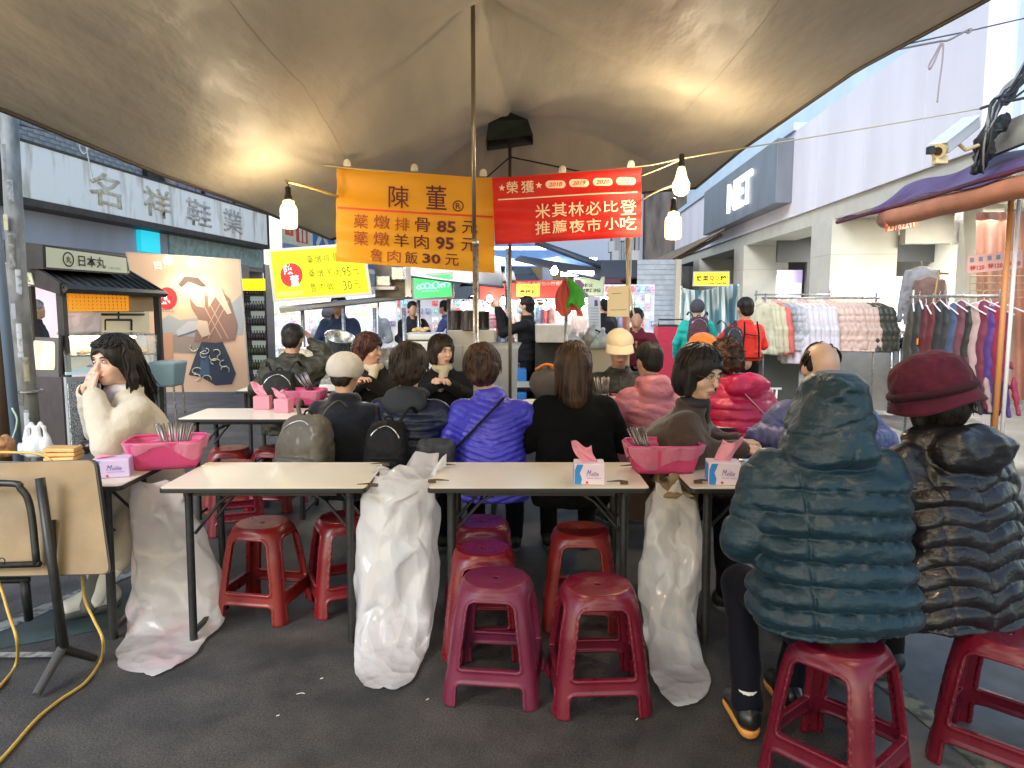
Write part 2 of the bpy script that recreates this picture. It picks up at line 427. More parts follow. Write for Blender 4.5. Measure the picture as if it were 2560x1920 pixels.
# ================================================================== SETTING
def asphalt():
    m = bpy.data.materials.new('asphalt'); m.use_nodes = True; t = m.node_tree; b = t.nodes['Principled BSDF']
    tc = _n(t, 'ShaderNodeTexCoord')
    def nz(sc, det=4, rough=0.5):
        n = _n(t, 'ShaderNodeTexNoise'); n.inputs['Scale'].default_value = sc; n.inputs['Detail'].default_value = det; n.inputs['Roughness'].default_value = rough
        t.links.new(tc.outputs['Object'], n.inputs['Vector']); return n
    a, c, g, big = nz(2.6, 8, .65), nz(120, 4, 0.9), nz(120, 3, .7), nz(0.9, 4)
    r1 = _n(t, 'ShaderNodeValToRGB'); r1.color_ramp.elements[0].position = .38; r1.color_ramp.elements[1].position = .62
    r1.color_ramp.elements[0].color = (.032, .033, .036, 1); r1.color_ramp.elements[1].color = (.072, .069, .068, 1)
    t.links.new(a.outputs['Fac'], r1.inputs[0])
    r2 = _n(t, 'ShaderNodeValToRGB'); r2.color_ramp.elements[0].position = .40; r2.color_ramp.elements[1].position = .78
    r2.color_ramp.elements[0].color = (.40, .40, .42, 1); r2.color_ramp.elements[1].color = (3.0, 2.9, 2.75, 1)
    t.links.new(c.outputs['Fac'], r2.inputs[0])
    mx = _n(t, 'ShaderNodeMix'); mx.data_type = 'RGBA'; mx.blend_type = 'MULTIPLY'; mx.inputs[0].default_value = 1
    t.links.new(r1.outputs[0], mx.inputs[6]); t.links.new(r2.outputs[0], mx.inputs[7]); t.links.new(mx.outputs[2], b.inputs['Base Color'])
    mr = _n(t, 'ShaderNodeMapRange'); mr.inputs[1].default_value = .3; mr.inputs[2].default_value = .7; mr.inputs[3].default_value = .42; mr.inputs[4].default_value = .78
    t.links.new(big.outputs['Fac'], mr.inputs[0]); t.links.new(mr.outputs[0], b.inputs['Roughness'])
    bp = _n(t, 'ShaderNodeBump'); bp.inputs['Strength'].default_value = .9; bp.inputs['Distance'].default_value = .004
    t.links.new(g.outputs['Fac'], bp.inputs['Height']); t.links.new(bp.outputs[0], b.inputs['Normal'])
    return m
gm = MB(); gm.poly([(-300, -300, 0), (300, -300, 0), (300, 300, 0), (-300, 300, 0)])
tag(gm.build('ground', asphalt()), kind='structure')
# painted markings on the ground, each a thin sheet
mline = M('road_paint', (.30, .30, .29), .7, var=.35, vscale=14, col2=(.07, .07, .07), vramp=(.40, .52), bump=.3)
mteal = M('road_paint_green', (.035, .06, .062), .7, var=.3, vscale=6, bump=.4)
mpale = M('pavement_grey', (.15, .155, .16), .75, var=.2, vscale=5, bump=.5, bscale=160)
def groundsheet(name, pts, z, mat):
    m = MB(); m.poly([(p[0], p[1], z) for p in pts]); return tag(m.build(name, mat), kind='structure')
pv = [G(2120, 1920), G(1400, 1080), G(1700, 1000), G(3300, 1500), G(3300, 1920)]
groundsheet('pavement', [(1.0, -3), (4.0, -3), (6.5, 40), (2.1, 40), (1.28, 3.6)], .004, mpale)
def strip(name, a, b, w, z, mat):
    a, b = Vector(a), Vector(b); d = (b-a).normalized(); n = Vector((-d.y, d.x, 0))*w/2
    return groundsheet(name, [a-n, b-n, b+n, a+n], z, mat)
strip('painted_line', G(-60, 1595), G(330, 1430), .10, .004, mline)
strip('painted_line', G(-60, 1612+30), G(160, 1640), .05, .008, mline)
strip('painted_line', G(2030, 1560), G(2560, 1990), .09, .008, M('road_paint_yellow', (.30, .29, .20), .7, col2=(.09, .09, .09), vscale=16, vramp=(.42, .55)))
groundsheet('painted_patch', [G(-400, 1700), G(330, 1560), G(330, 1475), G(-400, 1640)], .002, mteal)

# ------------------------------------------------------------------ tarpaulin canopy
def tarp():
    kL = [(-2.5, -2.85, 2.50), (1, -2.42, 2.44), (3.2, -2.139, 2.356), (4.3, -2.017, 2.282), (5.5, -1.865, 2.231), (7, -1.695, 2.131)]
    kR = [(-2.5, 2.35, 2.85), (1, 2.12, 2.82), (3.25, 1.97, 2.80), (4.2, 1.88, 2.81), (5.8, 1.752, 2.707), (7, 1.701, 2.60)]
    kC = [(-2.5, .0, 3.10), (0, 0, 3.20), (2.2, 0, 3.18), (3.6, -.1, 3.20), (4.75, -.2, 3.22), (5.5, -.08, 3.08), (6.2, -.016, 3.06)]
    def ev(k, y): return np.interp(y, [a[0] for a in k], [a[1] for a in k]), np.interp(y, [a[0] for a in k], [a[2] for a in k])
    pk = Vector((-.016, 6.2, 0))
    def pt(x, y):
        lx, lz = ev(kL, y); rx, rz = ev(kR, y); cx, cz = ev(kC, min(y, 6.2))
        if x < cx: t = (cx-x)/(cx-lx); ez = lz
        else: t = (x-cx)/(rx-cx); ez = rz
        t = min(1, max(0, t)); f = (1-t)**1.18
        # soft ridge: fabric slung over a rope
        f = f*(1-0.25*math.exp(-(t/0.12)**2)*0.25)
        z = ez+(cz-ez)*f
        if y > 6.2:
            s = (y-6.2)/.8; bz = 2.131+(2.60-2.131)*((x+1.695)/3.4)
            z = min(z, 3.06+(bz-3.06)*s-0.04*sin(pi*s))
        r = sqrt((x-pk.x)**2+(y-pk.y)**2); z += .05*math.exp(-r/.22)
        th = math.atan2(x-pk.x, pk.y-y+1e-4)
        r4 = sqrt((x+.23)**2+(y-4.75)**2); z += .30*math.exp(-r4/.30)
        # folds running out of the peak, sags between ties, creases from storage
        z += .028*math.exp(-r/2.0)*min(1, r/.3)*sin(th*9+.8)*(1-t)
        z += .022*sin(y*2.3+x*1.1)*sin(pi*min(1, t))+.010*(1-t)*float(vnoise(x*3+9, y*2.2+9, 1.5, 3))
        z += .05*sin(x*1.7-y*1.15+1)*sin(pi*t)
        z += .010*float(vnoise((x+y*.8)*9+20, (y-x*.6)*1.5+20, 2.5, 4))*math.exp(-((x+.7)**2+(y-4.3)**2)/.5)*2
        z += (.5-abs(float(vnoise(x*1.6+4, y*1.1+4, 7.5, 12))))*.045*sin(pi*t)-.010*abs(float(vnoise(x*4+y*2+4, y*3+4, 9.5, 13)))*min(1, 3*(1-t))
        return z
    m = MB()
    def fn(u, v):
        y = -2.5+9.5*v
        lx, _ = ev(kL, y); rx, _ = ev(kR, y); x = lx+(rx-lx)*u
        return (x, y, pt(x, y))
    m.grid(fn, 190, 300)
    t = thing('tarpaulin_canopy', 'brown waxed tarpaulin roof stretched over the eating tables with a raised peak', 'canopy', (0, 0, 0))
    mt = M('tarpaulin', (.37, .325, .24), .50, bump=.2, bscale=160, bump2=.55, b2scale=5, var=.14, vscale=1.2, rvar=.10, tl=.08, spec=.35, aniso=(2.2, .7, 1), vdetail=6)
    sh = m.build('tarpaulin_sheet', mt, t, smooth=True)
    for xs in (-1.15, 1.2):
        MB().tube([(xs, y_, pt(xs, y_)-.002) for y_ in np.linspace(-2.5, 6.9, 110)], .0016, 4).build('seam', mt, t, smooth=True)
    for ys in (): MB().tube([(x_, ys, pt(x_, ys)-.002) for x_ in np.linspace(ev(kL, ys)[0], ev(kR, ys)[0], 90)], .0016, 4).build('seam', mt, t, smooth=True)
    hem = MB()
    hem.tube([(ev(kL, y)[0], y, pt(ev(kL, y)[0], y)-.004) for y in np.linspace(-2.5, 7, 60)], .012, 6)
    hem.tube([(ev(kR, y)[0], y, pt(ev(kR, y)[0], y)-.004) for y in np.linspace(-2.5, 7, 60)], .012, 6)
    hem.tube([(x, 7, pt(x, 7)-.004) for x in np.linspace(-1.695, 1.70, 30)], .012, 6)
    hem.build('hem', M('hem_dark', (.045, .035, .028), .6), t, smooth=True)
    # light bracing rope under the back slope
    return t, pt
canopy, tarp_z = tarp()
steel = M('galvanised_steel', (.42, .41, .39), .34, metal=.85, var=.2, vscale=30, rvar=.1)
darksteel = M('dark_painted_steel', (.018, .018, .018), .42, var=.3, vscale=40, bump=.1)
rust = M('worn_black_pole', (.06, .045, .035), .5, metal=.4, var=.4, vscale=40)
stainless = M('stainless', (.55, .55, .54), .25, metal=.95, bump2=.15, b2scale=14, rvar=.08)
# peak cap + thin pole behind banners
pk = thing('ridge_pole', 'thin telescopic pole holding up the canopy peak with a dark green cap', 'pole', (-.016, 6.17, 0))
b = MB(); b.tube([(0, 0, 0), (0, 0, 3.02)], .014, 10)
b.build('pole', M('pole_bronze', (.30, .25, .19), .35, metal=.8), pk, smooth=True)
b = MB(); z0 = 2.80; w = .19
top = [(-.02, -.02, 3.06), (.02, -.02, 3.06), (.02, .02, 3.06), (-.02, .02, 3.06)]
b.add([(-w, -.12, z0+.02), (w*.95, -.14, z0+.06), (w, .16, z0+.05), (-w, .16, z0), (-.17, -.10, 2.97), (.14, -.10, 2.99), (.14, .12, 2.99), (-.15, .12, 2.97), (-.02, 0, 3.075)],
      [(0, 1, 5, 4), (1, 2, 6, 5), (2, 3, 7, 6), (3, 0, 4, 7), (4, 5, 8), (5, 6, 8), (6, 7, 8), (7, 4, 8)])
b.build('cap', M('green_cap', (.012, .022, .014), .55, tl=.15), pk, solid=.004)
b = MB()
for dx, dy, dz in ((-.28, -.3, 2.42), (.62, -.5, 2.50)): b.tube([(0, 0, 2.72), (dx, dy, dz)], .006, 6)
b.build('stay_rope', M('black_rope', (.02, .02, .02), .8), pk)
# front steel pole
fp = thing('support_pole', 'tall shiny steel pole in front of the orange banner, rising into the canopy', 'pole', P(1190, 850, 4.75).xy.to_3d())
b = MB(); b.tube([(0, 0, 0), (0, 0, 1.93)], .019, 14); b.build('pole', steel, fp, smooth=True)
b = MB(); b.tube([(-.008, 0, 1.93), (-.008, 0, 3.42)], .0135, 12); b.build('upper_pole', M('pole_bronze', (.30, .25, .19), .35, metal=.8), fp, smooth=True)
b = MB(); b.tube([(0, 0, 1.90), (0, 0, 1.945)], .023, 14); b.build('collar', steel, fp, smooth=True)
b = MB(); b.lathe([(.09, 0), (.09, .006), (.024, .012), (.024, .06)], n=20); b.build('base_plate', steel, fp, smooth=40)

# ------------------------------------------------------------------ boxes in the street frame
def sbox(mb, x0, x1, y0, y1, z0, z1):
    mb.hexa([S2W(x0, y0, z0), S2W(x1, y0, z0), S2W(x1, y1, z0), S2W(x0, y1, z0), S2W(x0, y0, z1), S2W(x1, y0, z1), S2W(x1, y1, z1), S2W(x0, y1, z1)]); return mb
def sb(name, mat, par, *a, **k): return sbox(MB(), *a).build(name, mat, par, **k)

# ------------------------------------------------------------------ NET building (right)
cream = M('cream_render', (.52, .50, .43), .75, var=.06, vscale=3, bump=.25, bscale=90, bump2=.1, b2scale=3)
whitepanel = M('white_panel', (.74, .71, .76), .5, var=.07, vscale=1.2, aniso=(1, 1, .25), bump2=.08, b2scale=2)
bluepanel = M('pale_blue_panel', (.55, .66, .76), .5, var=.06, vscale=1.5)
greysign = M('grey_sign', (.15, .165, .20), .45, var=.12, vscale=2, aniso=(1, 1, .3))
darkglass = M('dark_window', (.02, .022, .025), .12, spec=.6)
nb = thing('fashion_store_building', 'cream and white shop building with a grey NET sign box above its arcade', 'building', S2W(4.35, 12, 0))
nb_inv = Matrix.Translation(-S2W(4.35, 12, 0))
def reloc(root):      # children were built in world coordinates: give them the inverse so they stay put
    bpy.context.view_layer.update()
    for c in kids(root): c.matrix_parent_inverse = root.matrix_basis.inverted()
y = 8.12; k = 0
edges = [8.12, 9.35, 11.05, 13.0, 14.9, 16.9, 18.9, 21.0, 23.2, 25.5, 28]
for a, c in zip(edges[:-1], edges[1:]):
    sb('panel', whitepanel, nb, 4.35, 4.62, a+.008, c-.008, 3.12, 4.66)
sb('panel_backing', M('joint_dark', (.10, .10, .12), .8), nb, 4.42, 4.60, 8.14, 28, 3.14, 4.64)
sb('upper_wall', bluepanel, nb, 4.75, 5.2, 9.9, 28, 4.60, 9)
sb('side_wall', bluepanel, nb, 4.63, 9, 7.95, 8.10, 3.0, 9)
for i in range(6): sb('side_wall_joint', M('joint_dark', (.1, .1, .1)), nb, 5.2+i*.9, 5.215+i*.9, 7.944, 7.952, 3.1, 9)
sb('ledge', bluepanel, nb, 4.30, 4.75, 14.2, 28, 4.665, 4.80)
sb('edge_beam', cream, nb, 4.40, 5.1, 8.2, 28, 2.86, 3.115)
sb('arcade_ceiling', M('ceiling_white', (.66, .65, .60), .8), nb, 5.1, 10, 8.2, 28, 2.95, 3.10)
for a in (12.2, 17.75, 23.2): 
    sb('column', cream, nb, 4.352, 5.38, a, a+.95, 0, 2.858)
    sb('column_joint', M('joint_cream', (.3, .29, .25)), nb, 4.35, 5.383, a-.003, a+.953, 2.30, 2.306)
    sb('column_joint', M('joint_cream', (.3, .29, .25)), nb, 4.35, 5.383, a-.003, a+.953, 1.45, 1.456)
# rear walls of the arcade
sb('shop_wall', cream, nb, 8.0, 8.3, 8.2, 28, 0, 2.948)
sb('pier', cream, nb, 6.15, 6.45, 11.3, 11.9, 0, 2.948)
sb('lintel', cream, nb, 5.4, 8.0, 12.0, 12.2, 2.45, 2.948)
sb('inner_wall', M('interior_cream', (.60, .58, .48), .8), nb, 6.45, 8.0, 12.4, 12.5, 0, 2.948)
# storefront seen between the two columns
yb = 16.4
a = SY(1945, 595, yb); c = SY(2085, 655, yb)
sb('fascia_board', M('charcoal', (.05, .052, .058), .5), nb, a.x, 8, yb, yb+.1, c.z, a.z+.1)
Qs = lambda u, v, off: S2W(u, yb-.02-off, v)
wl = M('lit_letter', (.9, .9, .95), .5, emit=(.85, .92, 1), es=2.2)
e0 = SY(2050, 645, yb); e1 = SY(2140, 610, yb)
text_on(Qs, 'NET', (e0.x, e0.z, e1.x, e1.z), wl, nb, 'lettering', offset=.02)
w0 = SY(1950, 742, yb); w1 = SY(2018, 657, yb)
sb('shop_window', M('shop_light', (.7, .75, .85), .5, col2=(.25, .45, .5), vscale=2.2, emit=(.75, .85, .95), es=.9), nb, w0.x, w1.x, yb+.3, yb+.34, .4, w1.z-.25)
sb('shop_window_band', M('lilac_band', (.45, .38, .62), .5, emit=(.42, .36, .62), es=.8), nb, w0.x, w1.x, yb+.28, yb+.30, w1.z-.42, w1.z-.14)
sb('shop_window', M('shop_light', (.7, .75, .85)), nb, w1.x+.3, 8, yb+.3, yb+.34, .4, 2.1)
sb('window_post', M('charcoal', (.05, .05, .05)), nb, w1.x, w1.x+.3, yb-.01, yb+.12, 0, c.z)
for i, (px, py) in enumerate(((2345, 552), (2335, 579))):
    q = SP(px, py, 6.4) if 0 else None
for (lx, ly) in ((6.2, 9.9), (6.9, 11.1), (6.0, 14.5)):
    m = MB(); c = S2W(lx, ly, 2.947); m.lathe([(.11, -.012), (.09, 0)], c, 20); m.build('downlight', M('downlight', (1, 1, 1), emit=(1, .97, .88), es=14), nb)
# big grey sign box with NET
z0, z1 = 3.38, 4.55
m = MB(); m.hexa([S2W(4.05, 14.3, z0), S2W(4.35, 14.3, z0), S2W(4.35, 21.1, z0), S2W(4.05, 21.1, z0), S2W(4.05, 14.3, z1), S2W(4.35, 14.3, z1), S2W(4.35, 21.1, z1), S2W(4.05, 21.1, z1)])
ns = thing('sign_box', 'long grey sign box with white NET letters on the white store facade', 'sign', S2W(4.05, 17, 0)); m.build('sign_body', greysign, ns, bevel=.01)
Qn = lambda u, v, off: S2W(4.045-off, u, v)
l0 = SP(1822, 533, 4.05); l1 = SP(1884, 442, 4.05)
text_on(Qn, 'NET', (l0.y, 3.62, l1.y, 4.28), wl, ns, 'lettering', off=.03, offset=.025, thick=.04)
reloc(ns); reloc(nb)
# sign-top brackets and far brown awning roof / old corrugated eave (px 1510-1740, y 520-720)
corr = M('corrugated_brown', (.16, .115, .075), .6, var=.35, vscale=6, bump=.3)
aw = thing('eave_roof', 'brown corrugated eave roof with gutter behind the hanging bulbs', 'roof', S2W(3.2, 18, 0))
m = MB()
def cf(u, v):
    y_ = 17.5+17*u; x_ = 2.55+1.3*v; return S2W(x_, y_, 2.45+.75*v+.03*sin(y_*18))
m.grid(cf, 300, 2); m.build('roof_sheet', corr, aw, solid=.01)
m = MB(); m.tube([S2W(2.55, 17.4, 2.40), S2W(2.55, 34, 2.40)], .10, 10); m.build('gutter', M('gutter', (.14, .12, .10), .5, var=.3), aw, smooth=True)
m = MB()
for i in range(9): m.tube([S2W(2.6, 17.8+i*1.8, 2.42), S2W(3.85, 17.8+i*1.8, 3.1)], .04, 6)
m.build('bracket', rust, aw); reloc(aw)
# roller shutter + grey panel under it
rs = thing('roller_shutter', 'grey-blue closed roller shutter beneath the brown eave', 'shutter', S2W(2.9, 18, 0))
m = MB(); q0 = SY(1590, 860, 17); q1 = SY(1688, 690, 17)
nsl = 22
for i in range(nsl):
    zz = i*2.5/nsl; sl = sbox(MB(), q0.x, q1.x, 17, 17.03, zz+.004, zz+2.5/nsl-.004)
    sl.build('slat', M('shutter_grey', (.27, .31, .36), .5, metal=.3, var=.1), rs)
sbox(m, q1.x, q1.x+.12, 16.9, 17.1, 0, 2.5).build('guide_rail', M('rail_beige', (.33, .30, .25), .6), rs); reloc(rs)

# ------------------------------------------------------------------ LEFT building
LX = -6.4
dirty = M('weathered_sign_white', (.88, .89, .88), .6, col2=(.48, .45, .38), vscale=3.5, vramp=(.30, .50), vdetail=8, aniso=(1.6, 1.6, .35), bump=.1)
frame = M('rusty_frame', (.035, .027, .024), .6, var=.4, vscale=10)
tiles = M('grey_tile_wall', (.20, .215, .235), .55, var=.12, vscale=5)
sg = thing('shop_signboard', 'long weathered white signboard of a shoe shop with four faded characters', 'sign', S2W(LX, 8.6, 0))
y0s, y1s, zs0, zs1 = 8.6, 16.3, 2.80, 3.46
sb('sign_face', dirty, sg, LX-.30, LX, y0s, y1s, zs0, zs1)
for nm, aa in (('frame_rail', (LX-.32, LX+.03, y0s, y1s, zs0-.09, zs0-.001)), ('frame_rail', (LX-.32, LX+.01, y0s, y1s, zs1+.001, zs1+.035)), ('frame_end', (LX-.32, LX+.03, y0s-.07, y0s-.001, zs0-.09, zs1+.03)), ('frame_end', (LX-.32, LX+.03, y1s+.001, y1s+.06, zs0-.09, zs1+.03))):
    sb(nm, frame, sg, *aa)
Ql = lambda u, v, off: S2W(LX+.003+off, u, v)
fade = M('faded_letter', (.46, .39, .28), .7, col2=(.66, .62, .52), vscale=9, vramp=(.4, .6))
fadeg = M('faded_letter_grey', (.32, .32, .31), .7, col2=(.62, .62, .60), vscale=9, vramp=(.4, .6))
for ch, xa, xb, mt in (('名', 224, 302, fade), ('祥', 358, 426, fade), ('鞋', 464, 525, fadeg), ('業', 555, 602, fadeg)):
    ya, yb_ = SP(xa, 500, LX).y, SP(xb, 500, LX).y
    text_on(Ql, ch, (ya, zs0+.10, yb_, zs1-.10), mt, sg, offset=.012, thick=.008)
reloc(sg)
lb = thing('tiled_building', 'old grey tiled building above the weathered shoe shop sign', 'building', S2W(LX, 12, 0))
sb('fascia', M('fascia_bluegrey', (.34, .38, .47), .35, var=.15, vscale=1.2, aniso=(1, 1, .2)), lb, LX-.42, LX-.33, 6.5, 16.9, 2.30, 2.775)
sb('upper_wall', tiles, lb, LX-.9, LX-.45, 4.0, 12.2, 2.80, 7.5)
sb('upper_wall_far', M('lilac_tile', (.36, .34, .42), .5), lb, LX-.9, LX-.5, 12.6, 17.2, 2.80, 7.5)
# wall tiles as real courses (visible strip only)
tm = MB().box((0, 0, 0), (.012, .205, .052)).mesh('tile'); tm.materials.append(M('grey_tile', (.25, .27, .295), .45, var=.25, vscale=2.5, coord='Object'))
n = 0
for r_ in range(5):
    for c_ in range(17):
        o = link('tile', tm, None, lb); o.location = S2W(LX-.444, 8.62+c_*.215+(r_ % 2)*.107, 3.53+r_*.062); o.rotation_euler = (0, 0, -YAW); n += 1
stf = MB()
for r_ in range(5, 26):
    for c_ in range(18): 
        yy = 8.5+c_*.215+(r_ % 2)*.107; sbox(stf, LX-.45, LX-.438, yy-.1, yy+.1, 3.505+r_*.062, 3.557+r_*.062)
tag(stf.build('tile_courses', tm.materials[0], lb), kind='stuff')
for i, (ya, yb_) in enumerate(((12.9, 14.0), (14.3, 15.4), (15.7, 16.8))):
    f = sb('window', darksteel, lb, LX-.49, LX-.44, ya, yb_, 3.55, 5.2)
    for j in range(3):
        g = sb('pane', M('lilac_glass', (.33, .30, .42), .2, spec=.7), f, LX-.438, LX-.43, ya+.05+j*.34, ya+.36+j*.34, 3.6, 5.1)
sb('cable_duct', darksteel, lb, LX-.5, LX-.35, 12.15, 12.6, 3.5, 7)
m = MB(); m.tube([S2W(LX-.3, 12.75, 3.5), S2W(LX-.3, 12.75, 6)], .09, 12); m.build('drain_pipe', M('pipe_white', (.55, .58, .62), .4), lb, smooth=True)
cya = SP(345, 592, LX-.30); cyb = SP(392, 592, LX-.30)
sb('small_cyan_sign', M('cyan_lit', (.02, .6, .75), .5, emit=(.02, .65, .85), es=.6), lb, LX-.329, LX-.25, cya.y, cyb.y, 2.36, 2.70)
sb('glass_fascia', M('fascia_teal', (.30, .42, .42), .25, var=.2), lb, LX-.329, LX-.30, cyb.y+.4, 16.8, 2.32, 2.74)
sb('soffit', M('soffit', (.22, .20, .19), .8), lb, LX-3, LX-.33, 6.5, 17, 2.22, 2.295)
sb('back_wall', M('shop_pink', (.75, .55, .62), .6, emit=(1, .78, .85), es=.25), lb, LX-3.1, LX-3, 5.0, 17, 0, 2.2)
sb('end_wall', tiles, lb, LX-3, LX-.45, 16.9, 17.1, 0, 7.5)
reloc(lb)
lp = [bpy.data.objects.new('shop_light', bpy.data.lights.new('shop_light', 'AREA')) for _ in range(2)]
for o_, (x_, y_) in zip(lp, ((LX-1.6, 8.6), (LX-1.4, 13))):
    COL.objects.link(o_); o_.location = S2W(x_, y_, 2.18); o_.data.energy = 26; o_.data.size = 1.6; o_.data.color = (1, .93, .95)
# interior shelf of packed goods
def goods_rack(name, label, cat, c0, c1, z0, z1, cols, rows, palette, facing=-1, board=(.7, .7, .72), em=0.0, fill=.8, dep=.08, gap=.18, seed=1):
    """vertical display between street-frame points c0,c1 (x,y) with loose packs hung on it"""
    rnd = random.Random(seed); a = S2W(c0[0], c0[1], 0); b_ = S2W(c1[0], c1[1], 0); d = (b_-a); L = d.length; d.normalize(); nrm = Vector((d.y, -d.x, 0))*(-facing)
    t = thing(name, label, cat, a)
    ang = math.atan2(d.y, d.x)
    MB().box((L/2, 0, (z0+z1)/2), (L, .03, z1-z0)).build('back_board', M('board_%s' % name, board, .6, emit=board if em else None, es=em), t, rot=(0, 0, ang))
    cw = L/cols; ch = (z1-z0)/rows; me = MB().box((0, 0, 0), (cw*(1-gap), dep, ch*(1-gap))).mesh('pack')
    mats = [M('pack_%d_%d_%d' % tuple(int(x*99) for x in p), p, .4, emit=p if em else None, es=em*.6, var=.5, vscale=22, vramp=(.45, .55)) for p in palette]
    sg_ = 1 if facing < 0 else -1
    meshes = []
    for mm in mats:
        q = me.copy(); q.materials.append(mm); meshes.append(q)
    for r in range(rows):
        for c in range(cols):
            if rnd.random() > fill: continue
            o = link('pack', rnd.choice(meshes), None, t); lx = (c+.5)*cw; ly = -sg_*(dep/2+.017); s_ = rnd.uniform(.7, 1)
            o.location = (lx*cos(ang)-ly*sin(ang), lx*sin(ang)+ly*cos(ang), z0+(r+.45)*ch); o.rotation_euler = (0, 0, ang); o.scale = (s_, 1, rnd.uniform(.65, 1))
    return t
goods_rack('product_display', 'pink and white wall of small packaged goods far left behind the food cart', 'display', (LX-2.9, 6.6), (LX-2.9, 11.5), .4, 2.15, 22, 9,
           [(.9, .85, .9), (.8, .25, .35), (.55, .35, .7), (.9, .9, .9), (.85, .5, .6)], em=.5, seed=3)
# ================================================================== FURNITURE
lam = M('laminate_cream', (.76, .70, .58), .34, col2=(.68, .60, .47), vscale=2.4, vramp=(.30, .46), vdetail=8, bump=.05, rvar=.04, coat=.1)
blackedge = M('black_edge', (.015, .014, .013), .45)
def make_table(name='folding_table', w=.98, d=.53, h=.74):
    t = thing(name, '', 'table')
    def rr(w_, d_, r=.022, n=5):
        o = []
        for cx, cy, a in ((w_/2-r, -d_/2+r, -pi/2), (w_/2-r, d_/2-r, 0), (-w_/2+r, d_/2-r, pi/2), (-w_/2+r, -d_/2+r, pi)):
            o += [(cx+r*cos(a+pi/2*i/n), cy+r*sin(a+pi/2*i/n)) for i in range(n+1)]
        return o
    MB().prism(rr(w-.008, d-.008), h-.003, h).build('tabletop', lam, t)
    MB().prism(rr(w, d, .025), h-.024, h-.0032).build('edge_band', blackedge, t, bevel=.003)
    for sx in (-1, 1):
        x = sx*(w/2-.10)
        for sy in (-1, 1):
            MB().tube([(x, sy*(d/2-.075), 0), (x-sx*.0, sy*(d/2-.095), h-.03)], .0195, 8).build('leg', darksteel, t, smooth=60)
        MB().box((x, 0, .045), (.022, d-.15, .022)).build('foot_bar', darksteel, t, bevel=.003)
        MB().box((x, 0, h-.045), (.026, d-.13, .026)).build('top_bar', darksteel, t, bevel=.003)
        m = MB(); m.tube([(x, -.12, h-.05-.20), (x-sx*.13, -.12, h-.10), (x-sx*.24, -.12, h-.03)], .008, 6); m.tube([(x, .12, h-.25), (x-sx*.13, .12, h-.10), (x-sx*.24, .12, h-.03)], .008, 6)
        m.box((x-sx*.13, 0, h-.10), (.012, .24, .012)); m.build('brace', darksteel, t, smooth=60)
    for sy in (-1, 1): MB().box((0, sy*(d/2-.05), h-.035), (w-.3, .02, .02)).build('rail', darksteel, t)
    return t
tb0 = make_table(); tg_front = 'front row of narrow folding tables'; tg_mid = 'second row of narrow folding tables'
def tcen(x0, x1, y0=3.17, y1=3.70): return ((x0+x1)/2, (y0+y1)/2, 0)
tb0.location = tcen(-1.553, -.64); tb0.scale = (.913/.98, 1, 1); tag(tb0, 'empty cream folding table between the first and second white plastic bags', 'table', tg_front)
dup(tb0, tcen(-.377, .611), 0, 'cream folding table carrying one small tissue box at its right end', tg_front, scale=(1, 1, 1))
dup(tb0, (1.28, 3.43, 0), 0, 'cream folding table in front of the teal jacket sitter', tg_front, scale=(1.02, 1, 1))
dup(tb0, (-2.29, 3.46, 0), radians(1.5), 'cream folding table at far left carrying the left pink basket', tg_front, scale=(1.12, 1, 1))
dup(tb0, (-1.87, 5.36, 0), radians(0), 'second row table with two pink tissue packs at its right end', tg_mid, scale=(.95, 1, 1))
dup(tb0, (-.80, 5.34, 0), radians(0), 'second row table in front of the white hat sitter', tg_mid, scale=(1, 1, 1))
dup(tb0, (.26, 5.30, 0), radians(0), 'second row table in front of the blue jacket sitter', tg_mid, scale=(1, 1, 1))
dup(tb0, (1.50, 5.0, 0), radians(-2), 'second row table in front of the pink jacket sitter', tg_mid, scale=(1.2, 1, 1))
dup(tb0, (-2.05, 7.0, 0), 0, 'third row table in front of the olive jacket man', 'third row tables', scale=(1, 1, 1))
dup(tb0, (.2, 7.3, 0), 0, 'third row table behind the second row near the thin pole', 'third row tables', scale=(1, 1, 1))

